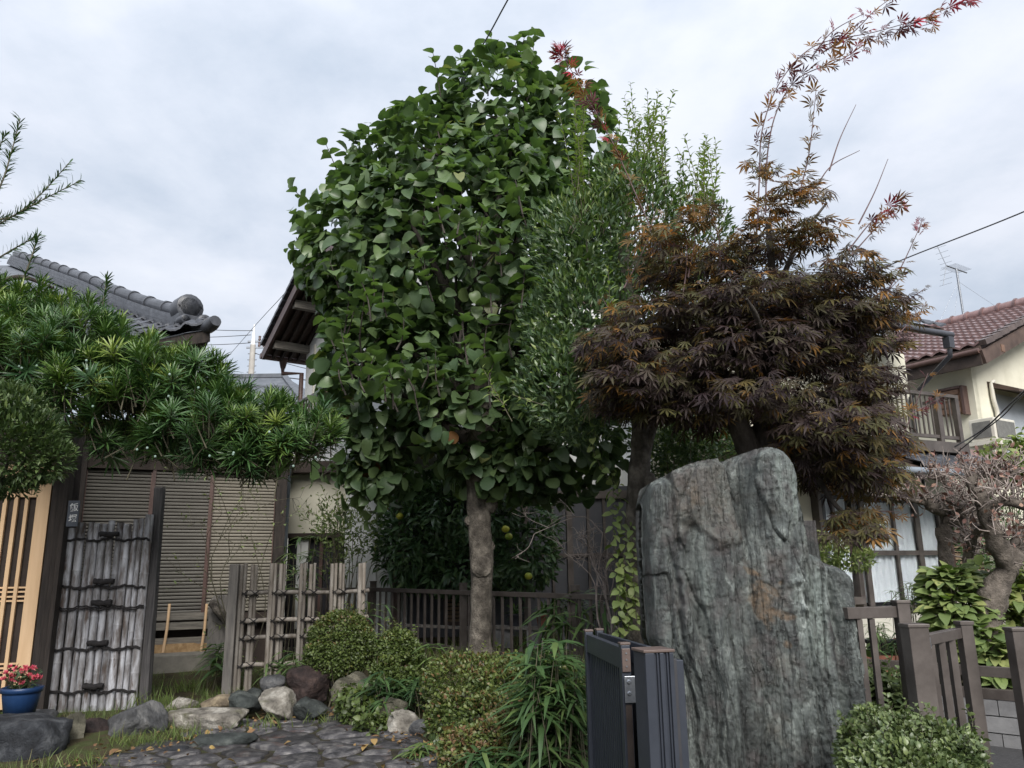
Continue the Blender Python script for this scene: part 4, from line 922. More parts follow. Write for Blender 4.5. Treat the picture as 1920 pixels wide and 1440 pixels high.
# thick square post to the right of the screen
q0, q1 = P(272, 1310, 9.3), P(300, 915, 9.3)
sp = thing('wooden_post', 'dark square weathered timber post at the right edge of the bamboo screen', 'post', q0)
mb = MB(); mb.beam(q0 - np.array([0, 0, .2]), q1, .10, .10, (0, 1, 0)); mb.build('shaft', MT['post_wood'], sp, .008)
mb = MB(); mb.beam(q1 + np.array([0, 0, .001]), q1 + np.array([0, 0, .02]), .09, .09, (0, 1, 0)); mb.build('end_grain', MT['grey_wood'], sp)

# ================================================================== YOTSUME BAMBOO FENCE
Wy = Wall(443, 9.85, 24)
yf = thing('bamboo_fence', 'open lattice fence of grey bamboo uprights and rails bound with black knots', 'fence', Wy.pt(0, .12))
zTop = Wy.sz(445, 1058)[1]
ups = [(434, .10, 1, 0), (449, .045, 1, 0), (456, .045, 1, .0), (471, .05, -1, 0), (478, .045, -1, 0), (505, .055, 1, 0), (512, .04, 1, 0), (525, .05, -1, 0), (532, .04, -1, 0), (561, .05, 1, 0), (568, .04, 1, 0), (582, .048, -1, 0), (589, .035, -1, 0), (619, .05, 1, 0), (626, .04, 1, 0), (638, .045, -1, 0), (644, .035, -1, 0), (672, .06, 1, 0), (679, .05, 1, 0)]
def gz(p): return float(hgt(np.array([p[0]]), np.array([p[1]]))[0])
for (px, w, side, _) in ups:
    s = Wy.sz(px, 1170)[0]; p = Wy.pt(s, 0, .05 * side); zt_ = zTop + random.uniform(-.012, .012)
    if px == 434:
        mb = MB(); mb.beam(Wy.pt(s, gz(p) - .1, .0), Wy.pt(s, zTop, .0), .11, .09, (0, 1, 0)); mb.build('end_post', MT['grey_wood'], yf, .006)
    else: culm(Wy, px, w, zt_, gz(p) - .1, .055 * side).build('upright', MT['bamboo_tan'], yf)
for yy, x1 in ((1113, 690), (1165, 690), (1197, 690), (1248, 560)):
    zz_ = Wy.sz(460, yy)[1]; a, b = Wy.sz(452, 1170)[0], Wy.sz(x1, 1170)[0]
    mb = MB(); mb.tube([Wy.pt(a + (b - a) * t_, zz_ + .008 * math.sin(t_ * 7), 0) for t_ in np.linspace(0, 1, 24)], [.026 + (.004 if i % 4 == 1 else 0) for i in range(24)], 10); mb.build('rail', MT['bamboo_tan'], yf)
    for (px, w, side, _) in ups[1::2]:
        if px > x1: continue
        s = Wy.sz(px, 1170)[0] + .02
        mb = MB()
        for k in (-1, 1): mb.tube(smooth_line([Wy.pt(s - .05, zz_ - .035 * k, .0), Wy.pt(s, zz_, .055 * side + .045 * side), Wy.pt(s + .05, zz_ + .035 * k, .0), Wy.pt(s, zz_, -.04 * side), Wy.pt(s - .05, zz_ - .035 * k, .0)], 14), .006, 5)
        mb.tube([Wy.pt(s, zz_, .1 * max(side, .2)), Wy.pt(s + .04, zz_ - .06, .1 * max(side, .2))], .004, 4)
        mb.build('knot', MT['twine'], yf)
# lattice screen of pale bars behind
# ================================================================== BROWN METAL FENCE across the garden
FT = 1.29
fA, fB = P(690, 1090, 13.2), P(1172, 1116, 9.1); fA[2] = FT
fB = fA + (fB - fA) * 1.25
ff = thing('metal_fence', 'long brown metal fence of slim bars running behind the round leaved tree', 'fence', fA * np.array([1, 1, 0]) + np.array([0, 0, .4]))
fd = norm((fB - fA) * np.array([1, 1, 0])); fl = np.linalg.norm((fB - fA)[:2]); fn = np.array([fd[1], -fd[0], 0])
fz = (fB[2] - fA[2]) / fl
mb = MB(); mb.beam(fA - np.array([0, 0, .03]), fB - np.array([0, 0, .03]), .06, .06); mb.build('top_rail', MT['brown_metal'], ff, .004)
mb = MB(); mb.beam(fA + np.array([0, 0, .52 - FT]), fB + np.array([0, 0, .52 - FT]), .04, .04); mb.build('bottom_rail', MT['brown_metal'], ff)
mb = MB(); mb.box((0, 0, 0), (.028, .028, .98), fd, fn); me = mb.mesh('bar'); me.materials.append(MT['brown_metal'])
nb = int(fl / .175)
for i in range(nb + 1): inst(me, 'bar', ff, fA + fd * (.03 + i * .175) + np.array([0, 0, -.06 - .49 + fz * (.03 + i * .175)]))
mb = MB(); mb.box((0, 0, 0), (.075, .075, 1.06), fd, fn); mb.box((0, 0, .54), (.085, .085, .02), fd, fn); me = mb.mesh('post'); me.materials.append(MT['brown_metal'])
for t_ in (0.012, .36, .68, .985): inst(me, 'post', ff, fA + fd * fl * t_ + np.array([0, 0, -.45 + fz * fl * t_]) - fn * .05)
# its return towards the left, behind the bamboo
gA = P(530, 1090, 13.6); gA[2] = FT
fs = thing('metal_fence', 'short return of pale lit slim bars behind the bamboo lattice fence', 'fence', gA * np.array([1, 1, 0]) + np.array([0, 0, .4]))
gd = norm(fA - gA); gl = np.linalg.norm(fA - gA); gn = np.array([gd[1], -gd[0], 0])
mb = MB(); mb.beam(gA - np.array([0, 0, .03]), fA - gd * .08 - np.array([0, 0, .03]), .06, .06); mb.build('top_rail', MT['brown_metal'], fs)
mb = MB(); mb.box((0, 0, 0), (.03, .03, .98), gd, gn); me = mb.mesh('bar'); me.materials.append(MT['brown_metal'])
for i in range(int(gl / .1)): inst(me, 'bar', fs, gA + gd * (.03 + i * .1) + np.array([0, 0, -.55]))

# ================================================================== FOLDING DRIVEWAY GATE, dark blue grey
HG = 1.08
nA, nB = PZ(1168, 1214, HG), PZ(1098, 1187, HG)
dg = thing('folding_gate', 'dark blue grey aluminium gate leaf with fine upright fins, folded open by the stone', 'gate', np.array([nA[0], nA[1], 0.0]))
gdv = norm((nB - nA) * np.array([1, 1, 0])); gnv = np.array([-gdv[1], gdv[0], 0]); gnv = gnv if gnv[0] < 0 else -gnv   # towards the left, the fin side
Lg = np.linalg.norm((nB - nA)[:2])
def gb(par, name, a0, a1, z0, z1, o0, o1, matn='navy_metal', bev=.003):
    mb = MB(); c = []
    for z in (z0, z1):
        for (a, o) in ((a0, o0), (a1, o0), (a1, o1), (a0, o1)): q = nA + gdv * a + gnv * o; c.append((q[0], q[1], z))
    mb.hexa(c); return mb.build(name, MT[matn], par, bev)
gb(dg, 'stile', 0, .055, .06, HG + .012, -.04, .012); gb(dg, 'stile', Lg - .055, Lg, .06, HG + .012, -.04, .012)
gb(dg, 'top_rail', .056, Lg - .056, HG - .12, HG - .004, -.035, .006); gb(dg, 'bottom_rail', .056, Lg - .056, .06, .17, -.035, .006)
gb(dg, 'backing', .056, Lg - .056, .171, HG - .121, -.034, -.028, 'wire', 0)
gb(dg, 'cap', -.004, .06, HG + .013, HG + .026, -.044, .016, 'cap'); gb(dg, 'cap', Lg - .06, Lg + .004, HG + .013, HG + .026, -.044, .016, 'cap')
mb = MB(); mb.box((0, 0, 0), (.026, .006, HG - .295), gdv, gnv); me = mb.mesh('fin'); me.materials.append(MT['navy_metal'])
nf = 18
for i in range(nf): inst(me, 'fin', dg, np.array([*(nA + gdv * (.066 + (Lg - .132) * (i + .5) / nf) - gnv * .012)[:2], (HG + .05) / 2]))
gb(dg, 'end_plate', -.012, -.001, HG - .13, HG - .005, -.038, .01, 'cap'); gb(dg, 'end_strip', -.008, -.001, .1, HG - .30, -.036, .0, 'dark_wood_h')
hb = gb(dg, 'hinge', -.022, -.0125, HG - .29, HG - .15, -.15, .004, 'steel')
mb = MB(); q = nA + gdv * -.025 - gnv * .12; mb.tube([np.array([q[0], q[1], HG - .42]), np.array([q[0], q[1], HG - .16])], .02, 12); mb.build('hinge_pin', MT['steel'], hb)
for zz_ in (HG - .18, HG - .24):
    mb = MB(); q = nA + gdv * -.0225 - gnv * .02; mb.tube([np.array([q[0], q[1], zz_]) , np.array([q[0], q[1], zz_]) - gdv * .008], [.013, .008], 10); mb.build('bolt', MT['steel'], hb)
for zz_ in (HG - .03, HG - .065, HG - .10):
    mb = MB(); q = nA + gdv * -.012 - gnv * .014; q = np.array([q[0], q[1], zz_]); mb.tube([q, q - gdv * .004], .005, 8); mb.build('rivet', MT['steel'], dg)
# second leaf behind and the wide post
mA, mB_ = PZ(1212, 1212, HG + .0), PZ(1122, 1186, HG)
sl_ = thing('gate_leaf', 'second dark gate leaf folded just behind the finned one', 'gate', np.array([mA[0], mA[1], 0.0]))
nA_s, gd_s, gn_s, Lg_s = nA, gdv, gnv, Lg
nA = mA; gdv = norm((mB_ - mA) * np.array([1, 1, 0])); gnv = np.array([-gdv[1], gdv[0], 0]); gnv = gnv if gnv[0] < 0 else -gnv; Lg = np.linalg.norm((mB_ - mA)[:2])
gb(sl_, 'top_rail', .0, Lg, HG - .12, HG, -.03, .0); gb(sl_, 'panel', .0, Lg, .1, HG - .121, -.025, -.005); gb(sl_, 'stile', Lg + .001, Lg + .06, .06, HG + .012, -.035, .01); gb(sl_, 'cap', Lg, Lg + .065, HG + .013, HG + .026, -.04, .014, 'cap')
gb(sl_, 'stile', -.05, -.001, .06, HG - .02, -.035, .01)
pc0, pc1 = PZ(1209, 1219, HG + .03), PZ(1262, 1217, HG + .03)
gp2 = thing('gate_post', 'broad dark ribbed aluminium gate post with a brown cap beside the stone', 'post', np.array([pc0[0], pc0[1], 0.0]))
wv = norm((pc1 - pc0) * np.array([1, 1, 0])); bk = np.array([-wv[1], wv[0], 0]); wl_ = np.linalg.norm((pc1 - pc0)[:2])
def gpb(name, a0, a1, b0, b1, z0, z1, matn='navy_metal', bev=.003):
    mb = MB(); c = []
    for z in (z0, z1):
        for (a, b) in ((a0, b0), (a1, b0), (a1, b1), (a0, b1)): q = pc0 + wv * a + bk * b; c.append((q[0], q[1], z))
    mb.hexa(c); return mb.build(name, MT[matn], gp2, bev)
gpb('shaft', 0, wl_, 0.012, .16, -.05, HG + .015); gpb('cap', -.008, wl_ + .008, -.004, .17, HG + .016, HG + .03, 'cap')
for a0, a1 in ((0, .05), (.062, .068), (.078, .10), (.115, .121), (.13, wl_)):
    if a1 > a0: gpb('rib', a0, min(a1, wl_), -.002, .0119, -.05, HG + .014)
gpb('side_channel', wl_ + .004, wl_ + .03, .03, .14, -.05, HG - .02, 'wire'); gpb('side_channel', wl_ + .034, wl_ + .075, .05, .15, -.05, HG - .03, 'navy_metal')
# drop rod
# ================================================================== RIGHT-HAND FENCE AND GATE, brown metal
def post(name, label, px, py, zt, w, capm='brown_metal', grp=None, d=w if False else None):
    q = PZ(px, py, zt); t = thing(name, label, 'post', np.array([q[0], q[1], .1]), grp)
    mb = MB(); mb.box((q[0], q[1], (zt - .2) / 2 - .0), (w, w, zt + .2 - .012)); mb.build('shaft', MT['brown_metal'], t, .004)
    mb = MB(); mb.box((q[0], q[1], zt - .004), (w + .012, w + .012, .02)); mb.build('cap', MT[capm], t, .004)
    return q, t
ZA, ZB = 1.27, 1.17
qa, _ = post('fence_post', 'brown square fence post with flat cap where the short fence meets the gate', 1688, 1127, ZA, .085)
rA0 = PZ(1585, 1150, ZA - .07); rA1 = np.array([qa[0] - .05, qa[1], ZA - .07])
sf = thing('side_fence', 'short brown fence span of two slim bars between tall stone and gate', 'fence', np.array([rA0[0], rA0[1], .1]))
mb = MB(); mb.beam(rA0, rA1, .055, .075); mb.build('rail', MT['brown_metal'], sf, .004)
mb = MB(); mb.box((0, 0, 0), (.036, .036, 1.0)); me = mb.mesh('bar'); me.materials.append(MT['brown_metal'])
rdv = norm(rA1 - rA0)
for px in (1620, 1655):
    t_ = (PZ(px, 1150, ZA - .07) - rA0) @ rdv; inst(me, 'bar', sf, rA0 + rdv * t_ - np.array([0, 0, .54]))
qb, _ = post('gate_post', 'stout brown gate post standing in front of the capped fence post', 1713, 1171, ZB, .115)
qc = PZ(1806, 1164, ZB)
sg2 = thing('garden_gate', 'small open brown metal garden gate with slim upright bars', 'gate', np.array([qc[0], qc[1], .15]))
mb = MB(); mb.box((qc[0], qc[1], (ZB + .1) / 2 - .0), (.072, .072, ZB - .15)); mb.box((qc[0], qc[1], ZB - .012), (.085, .085, .022)); mb.build('stile', MT['brown_metal'], sg2, .003)
ra, rb2 = np.array([qb[0] + .06, qb[1], ZB - .085]), np.array([qc[0] - .037, qc[1], ZB - .07])
mb = MB(); mb.beam(ra, rb2, .05, .06); mb.build('top_rail', MT['brown_metal'], sg2, .003)
mb = MB(); mb.beam(ra - np.array([0, 0, .9]), rb2 - np.array([0, 0, .9]), .05, .06); mb.build('bottom_rail', MT['brown_metal'], sg2, .003)
mb = MB(); mb.box((0, 0, 0), (.04, .04, .86)); me = mb.mesh('bar'); me.materials.append(MT['brown_metal'])
for t_ in (.09, .40, .71): inst(me, 'bar', sg2, ra * (1 - t_) + rb2 * t_ - np.array([0, 0, .46]))
for zz_ in (ZB - .1, ZB - .75):
    mb = MB(); mb.tube([np.array([qb[0] + .058, qb[1] - .03, zz_ - .03]), np.array([qb[0] + .058, qb[1] - .03, zz_ + .03])], .014, 8); mb.build('hinge', MT['steel'], sg2)
post('latch_post', 'brown metal latch post at the far right edge with bolt holes', 1903, 1178, ZB - .03, .085)
# retaining wall of blocks and two low beams on it
k0_, k1_ = PZ(1640, 1292, .40), PZ(1940, 1318, .40)
kd = norm(k1_ - k0_); kn = np.array([kd[1], -kd[0], 0]); k0_ = k0_ - kd * 1.4; kl = np.linalg.norm(k1_ - k0_) + 2.5
rw = thing('retaining_wall', 'low grey concrete block wall below the hydrangea bed', 'wall', k0_ * np.array([1, 1, 0]))
mb = MB(); c = k0_ + kd * kl / 2 - kn * .10; mb.box((c[0], c[1], .15), (kl, .10, .5), kd, kn); mb.build('core', MT['mortar'], rw)
bw_, bh_ = .40, .135
mb = MB(); mb.box((0, 0, 0), (bw_ - .008, .12, bh_ - .010), kd, kn); me = mb.mesh('block'); me.materials.append(MT['block'])
for r in range(3):
    for i in range(int(kl / bw_)):
        q = k0_ + kd * (bw_ * (i + .5 * (r % 2) + .5)) - kn * .055; o = inst(me, 'block', rw, np.array([q[0], q[1], .065 + r * bh_]))
        b = None
br = thing('low_rail_fence', 'two low brown timber rails on short stakes along the hydrangea bed', 'fence', (*k0_[:2], .4))
for zz_ in (.62, .44):
    a = np.array([*(k0_ + kn * -.02)[:2], zz_]); mb = MB(); mb.beam(a, a + kd * kl, .06, .085); mb.build('rail', MT['brown_metal'], br, .004)
for i in range(5):
    q = k0_ + kd * (.8 + i * 1.1) - kn * .09; mb = MB(); mb.box((q[0], q[1], .54), (.05, .05, .32), kd, kn); mb.build('stake', MT['brown_metal'], br, .003)
# ================================================================== TALL GREENSTONE MONOLITH
Ys_ = 5.6
topo = [(1212, 935), (1218, 912), (1224, 902), (1240, 893), (1258, 892), (1262, 882), (1275, 876), (1300, 866), (1330, 860), (1350, 856), (1354, 860), (1372, 857), (1385, 850), (1405, 846), (1420, 841), (1445, 841), (1465, 846), (1475, 854), (1480, 872), (1490, 915), (1497, 960), (1503, 1000), (1510, 1036), (1530, 1042), (1550, 1054), (1575, 1064), (1592, 1072), (1605, 1088), (1612, 1110)]
T = np.array([[P(x, y, Ys_)[0], P(x, y, Ys_)[2]] for x, y in topo])
xl, xr = T[0, 0], T[-1, 0]
nu, nv = 330, 340
xu = np.sort(np.concatenate([np.linspace(xl, xr, nu - 40), np.interp(np.linspace(0, 1, 40), [0, 1], [P(1470, 900, Ys_)[0], P(1515, 900, Ys_)[0]])]))
zt_ = np.interp(xu, T[:, 0], T[:, 1]); zt_ = zt_ + .006 * fbm(np.stack([xu * 25, xu * 0, xu * 0], -1), 9, 4)
zb_ = -.15
vv = np.linspace(0, 1, nv) ** .95
XX = np.repeat(xu[:, None], nv, 1); ZZ = zb_ + (zt_[:, None] - zb_) * vv[None]
# px-like coordinates for placing the features that the real stone shows
sc_ = mpp(1410, 1100, Ys_)
PX = 1212 + (XX - xl) / sc_; PY = 1440 - (ZZ - P(1410, 1440, Ys_)[2]) / sc_
U_ = (XX - xl) / (xr - xl)
Q = np.stack([XX, np.zeros_like(XX), ZZ], -1)
F_ = np.zeros_like(XX)                                  # + = towards the viewer
warp = .05 * fbm(Q * 1.6, 31, 3)
def worley(x, z, seed):
    ix, iz = np.floor(x).astype(np.int64), np.floor(z).astype(np.int64); d1 = np.full(x.shape, 9.); d2 = d1.copy(); hv = np.zeros_like(x); tx = hv.copy()
    for dx in (-1, 0, 1):
        for dz in (-1, 0, 1):
            cx, cz = ix + dx, iz + dz; px_ = cx + _h(cx, cz, cx * 0, seed); pz_ = cz + _h(cx, cz, cx * 0, seed + 1); d = np.hypot(x - px_, z - pz_)
            hh = _h(cx, cz, cx * 0, seed + 2) + (x - px_) * (_h(cx, cz, cx * 0, seed + 3) - .5) * 1.5 + (z - pz_) * (_h(cx, cz, cx * 0, seed + 4) - .5) * .7
            n1 = d < d1; d2 = np.where(n1, d1, np.minimum(d2, d)); hv = np.where(n1, hh, hv); d1 = np.where(n1, d, d1)
    return hv, d2 - d1
wx = XX + .10 * fbm(Q * np.array([2.5, 1, 1.6]), 31, 3) + .02 * fbm(Q * np.array([14, 1, 8]), 32, 3); wz = ZZ + .20 * fbm(Q * 2, 33, 3) + .04 * fbm(Q * 12, 34, 2)
F_ += .07 * fbm(np.stack([XX * 2.4 + warp * 4, 0 * XX, ZZ * .7], -1), 11, 2)
h1, e1_ = worley(wx * 3.6, wz * .8, 61); F_ += .060 * (h1 - .5) - .012 * np.exp(-(e1_ / .04) ** 2)
h2, e2_ = worley(wx * 10, wz * 2.0, 71); F_ += .013 * (h2 - .5) - .005 * np.exp(-(e2_ / .07) ** 2) * (fbm(Q * 5, 72, 2) > -.1)
h3, e3_ = worley(wx * 27, wz * 6.5, 81); F_ += .0045 * (h3 - .5)
F_ += .006 * (1 - 2 * np.abs(fbm(np.stack([wx * 22, 0 * XX, ZZ * 3.2], -1), 13, 4)))
lump = fbm(Q * np.array([8, 8, 7]), 14, 3); right = sstep(1380, 1430, PX)
F_ += .022 * np.maximum(lump, 0) * right + .014 * np.maximum(fbm(Q * 20, 15, 3), 0) * right
F_ += .006 * fbm(Q * 45, 16, 2)
jit = 5 * fbm(Q * 6, 20, 3) + 3 * fbm(Q * 22, 21, 2)
def band(c, w): return np.exp(-((c) / w) ** 2)
# left slab block standing proud with a broken overhang, sheared edge on its right
edge_r = np.interp(PY, [850, 880, 940, 1000, 1045], [1354, 1366, 1376, 1384, 1392]) + jit
low = np.interp(PX, [1262, 1285, 1300, 1315, 1340, 1392], [1035, 1020, 1008, 1022, 1050, 1042]) + jit * 1.6
slab = sstep(1256, 1268, PX + jit * .7) * sstep(edge_r + 4, edge_r - 7, PX) * sstep(low + 12, low - 8, PY)
F_ += .04 * slab
F_ -= .10 * sstep(edge_r - 5, edge_r + 3, PX) * sstep(1432, 1392, PX) * sstep(1075, 1020, PY)
F_ += .055 * (1 - 2 * np.abs(fbm(np.stack([wx * 2.6, 0 * XX, ZZ * .22 + 3], -1), 44, 2))) * sstep(1060, 1120, PY + (PX > 1400) * 400)
fac = sstep(1258, 1272, PX + jit) * sstep(1400, 1370, PX + jit) * sstep(1010, 1040, PY); F_ += .05 * fac
F_ -= .07 * band(PX - np.interp(PY, [1010, 1060, 1120, 1200, 1300], [1300, 1292, 1288, 1300, 1310]) + jit, 13) * sstep(1012, 1040, PY) * sstep(1300, 1130, PY)
# middle ridge and right planes
F_ += .07 * band(PX - np.interp(PY, [850, 1000, 1200, 1440], [1440, 1470, 1500, 1520]) + jit * 2, 45)
F_ -= .06 * sstep(1575, 1612, PX)
F_ -= .06 * sstep(1235, 1212, PX)
F_ -= .05 * band(PX - np.interp(PY, [950, 1100, 1440], [1505, 1545, 1550]) + jit, 9)
for xs_, w, d in (([1258, 1262, 1285, 1310, 1290], 5, .035), ([1416, 1425, 1440, 1436, 1425], 4, .02), ([1478, 1486, 1487, 1492, 1500], 3.5, .05), ([1372, 1388, 1396, 1404, 1398], 5, .028), ([1330, 1345, 1352, 1346, 1350], 4, .02), ([1540, 1528, 1545, 1548, 1545], 4, .03), ([1240, 1246, 1262, 1268, 1270], 4, .035)):
    c = np.interp(PY, [860, 1000, 1140, 1290, 1440], xs_)
    act = sstep(1100, 1150, PY) if d == .05 else 1.0
    F_ -= d * band(PX - c + jit * 1.2, w) * act * (0.45 + .55 * sstep(-.2, .3, fbm(np.stack([0 * PY, 0 * PY, PY * .012 + xs_[0]], -1), 22, 2)))
F_ += .05 * band(PX - 1483, 7) * band(PY - 1165, 8)                        # the knob
F_ += .035 * band(PX - 1476, 9) * band(PY - 1118, 6)
F_ -= .05 * band(PX - 1290, 16) * band(PY - 1015, 14)
# ochre sheet chips
chips = ((1410, 1160, 22, 32, .6), (1440, 1175, 26, 9, .5), (1452, 1180, 18, 7, .3), (1398, 1100, 14, 6, .5), (1450, 1230, 9, 9, .1), (1425, 1130, 20, 8, .6), (1448, 1120, 6, 6, 0))
rust = np.zeros_like(PX)
for cx, cy, rx, ry, sk in chips:
    dx = PX - cx; dy = PY - cy - dx * sk; rust = np.maximum(rust, sstep(1.15, .7, np.sqrt((dx / rx) ** 2 + (dy / ry) ** 2) + .6 * fbm(Q * 20, 23, 4)))
F_ -= .004 * rust
rust2 = sstep(1255, 1275, PX) * sstep(1375, 1355, PX) * band(PY - 958 - (PX - 1310) * .12, 26) * sstep(-.25, .35, fbm(Q * 11, 25, 4)) * .85
rust3 = band(PX - np.interp(PY, [900, 1050, 1200, 1440], [1395, 1415, 1430, 1420]) + jit * 3, 42) * sstep(-.1, .5, fbm(Q * 9, 26, 4)) * .45
brown = np.clip(np.maximum(rust2, rust3) + .35 * slab, 0, 1)
pale = band(PX - np.interp(PY, [850, 950, 1100, 1440], [1478, 1480, 1500, 1530]) + jit, 30) * sstep(-.3, .4, fbm(Q * np.array([16, 16, 3]), 27, 4)) + .7 * band(PX - 1310 + jit, 10) * sstep(1020, 1050, PY) * sstep(1240, 1160, PY)
top_round = .09 * (sstep(.965, 1.0, vv)[None] ** 2) * np.ones_like(PX)
side_round = .16 * (1 - np.clip(np.minimum(U_, 1 - U_) / .035, 0, 1)) ** 2
yb = P(1410, 1100, Ys_)[1]
YF = yb - F_ + top_round + side_round
YB = yb + .62 + .10 * fbm(Q * 2.2, 40, 4) - .12 * side_round / .16 - .10 * top_round / .09
XF = XX + .02 * fbm(np.stack([ZZ * 3, XX * 0, XX * 0 + 4], -1), 41, 4) * (1 - np.clip(np.minimum(U_, 1 - U_) / .1, 0, 1))
XF = XF + .16 * sstep(1210, 1330, PY) * (1 - U_) ** 3        # the foot draws in on the left behind the gate
front = np.stack([XF, YF, ZZ], -1).reshape(-1, 3); back = np.stack([XF, YB, ZZ], -1).reshape(-1, 3)
V = np.vstack([front, back]); n0 = nu * nv
idx = np.arange(n0).reshape(nu, nv)
a, b, c, d = idx[:-1, :-1].ravel(), idx[1:, :-1].ravel(), idx[1:, 1:].ravel(), idx[:-1, 1:].ravel()
Fq = [np.stack([a, b, c, d], 1), np.stack([d, c, b, a], 1) + n0]
for line, flip in ((idx[0], 1), (idx[-1], 0), (idx[:, -1], 1)):
    p, q = line[:-1], line[1:]
    Fq.append(np.stack([p, q, q + n0, p + n0], 1) if not flip else np.stack([q, p, p + n0, q + n0], 1))
me = raw_mesh('slab', V - np.array([xl + .8, yb + .3, 0]), np.vstack(Fq), smooth=True)
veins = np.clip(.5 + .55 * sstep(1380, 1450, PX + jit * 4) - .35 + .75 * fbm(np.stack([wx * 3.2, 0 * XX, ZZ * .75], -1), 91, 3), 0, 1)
for nm, arr in (('rust', rust), ('brown', brown), ('pale', pale), ('veins', veins)):
    at = me.attributes.new(nm, 'FLOAT', 'POINT'); at.data.foreach_set('value', np.concatenate([arr.ravel(), 0 * arr.ravel()]).astype(np.float32))
def stone_material():
    m, t, b = mat_base('greenstone')
    v, oi = coords(t, (1, 1, .28)); v2, _ = coords(t, (1, 1, 1))
    f = noise(t, v, 11, 9, .68, .6)
    col = ramp(t, f, [(.29, (.020, .023, .024)), (.40, (.052, .060, .060)), (.50, (.088, .101, .098)), (.58, (.142, .163, .155)), (.70, (.33, .36, .345))])
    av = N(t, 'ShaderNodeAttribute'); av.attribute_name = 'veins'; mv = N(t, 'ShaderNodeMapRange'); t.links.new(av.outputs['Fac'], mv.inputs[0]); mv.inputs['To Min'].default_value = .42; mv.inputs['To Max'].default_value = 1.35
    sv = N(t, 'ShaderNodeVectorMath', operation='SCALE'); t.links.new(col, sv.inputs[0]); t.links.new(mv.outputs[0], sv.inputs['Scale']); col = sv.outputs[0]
    f2 = noise(t, v2, 4.5, 8, .65); m2 = N(t, 'ShaderNodeMapRange'); t.links.new(f2, m2.inputs[0]); m2.inputs['From Min'].default_value = .5; m2.inputs['From Max'].default_value = .72
    mx = N(t, 'ShaderNodeMixRGB'); t.links.new(m2.outputs[0], mx.inputs[0]); t.links.new(col, mx.inputs[1]); mx.inputs[2].default_value = (.075, .065, .065, 1); col = mx.outputs[0]
    for nm, cc, k in (('brown', (.145, .115, .085), .75), ('pale', (.25, .30, .275), .6), ('rust', (.15, .088, .040), .62)):
        at = N(t, 'ShaderNodeAttribute'); at.attribute_name = nm; fn_ = noise(t, v2, 26, 6, .7)
        mm = N(t, 'ShaderNodeMath', operation='MULTIPLY'); t.links.new(at.outputs['Fac'], mm.inputs[0])
        m3 = N(t, 'ShaderNodeMapRange'); t.links.new(fn_, m3.inputs[0]); m3.inputs['From Min'].default_value = .3; m3.inputs['From Max'].default_value = .6; m3.inputs['To Max'].default_value = k; m3.inputs['To Min'].default_value = k * .25
        t.links.new(m3.outputs[0], mm.inputs[1])
        mx = N(t, 'ShaderNodeMixRGB'); t.links.new(mm.outputs[0], mx.inputs[0]); t.links.new(col, mx.inputs[1]); mx.inputs[2].default_value = (*cc, 1); col = mx.outputs[0]
    vc, _ = coords(t, (1, 1, .07)); fc = noise(t, vc, 13, 5, .6, .25)      # thin dark fissures along the grain
    a1 = N(t, 'ShaderNodeMath', operation='SUBTRACT'); t.links.new(fc, a1.inputs[0]); a1.inputs[1].default_value = .5
    a2 = N(t, 'ShaderNodeMath', operation='ABSOLUTE'); t.links.new(a1.outputs[0], a2.inputs[0])
    a3 = N(t, 'ShaderNodeMapRange'); t.links.new(a2.outputs[0], a3.inputs[0]); a3.inputs['From Max'].default_value = .022; a3.inputs['To Min'].default_value = .42
    sv = N(t, 'ShaderNodeVectorMath', operation='SCALE'); t.links.new(col, sv.inputs[0]); t.links.new(a3.outputs[0], sv.inputs['Scale']); col = sv.outputs[0]
    fl_ = noise(t, v2, 60, 3, .6); ms = N(t, 'ShaderNodeMapRange'); t.links.new(fl_, ms.inputs[0]); ms.inputs['From Min'].default_value = .66; ms.inputs['From Max'].default_value = .74; ms.inputs['To Max'].default_value = .5
    mx = N(t, 'ShaderNodeMixRGB'); t.links.new(ms.outputs[0], mx.inputs[0]); t.links.new(col, mx.inputs[1]); mx.inputs[2].default_value = (.40, .42, .40, 1)
    t.links.new(mx.outputs[0], b.inputs['Base Color'])
    fr = noise(t, v, 20, 7, .7); mr = N(t, 'ShaderNodeMapRange'); t.links.new(fr, mr.inputs[0]); mr.inputs['To Min'].default_value = .30; mr.inputs['To Max'].default_value = .78
    t.links.new(mr.outputs[0], b.inputs['Roughness']); b.inputs['Specular IOR Level'].default_value = .55
    bp = N(t, 'ShaderNodeBump'); bp.inputs['Strength'].default_value = .8; bp.inputs['Distance'].default_value = .03; t.links.new(noise(t, v, 48, 9, .75, .4), bp.inputs['Height'])
    bp2 = N(t, 'ShaderNodeBump'); bp2.inputs['Strength'].default_value = .5; bp2.inputs['Distance'].default_value = .04; t.links.new(noise(t, v2, 14, 6, .6), bp2.inputs['Height']); t.links.new(bp.outputs[0], bp2.inputs['Normal'])
    bp3 = N(t, 'ShaderNodeBump'); bp3.inputs['Strength'].default_value = .7; bp3.inputs['Distance'].default_value = .02; t.links.new(a3.outputs[0], bp3.inputs['Height']); t.links.new(bp2.outputs[0], bp3.inputs['Normal']); t.links.new(bp3.outputs[0], b.inputs['Normal']); return m
MT['greenstone'] = stone_material()
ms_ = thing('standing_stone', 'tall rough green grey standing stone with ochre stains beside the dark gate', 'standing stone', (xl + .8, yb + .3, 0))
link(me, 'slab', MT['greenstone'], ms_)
q = [P(1500, 985, 6.3), P(1508, 976, 6.3), P(1530, 974, 6.3), P(1537, 988, 6.3), P(1546, 1060, 6.3), P(1556, 1240, 6.3), P(1490, 1240, 6.3)]
rear = []
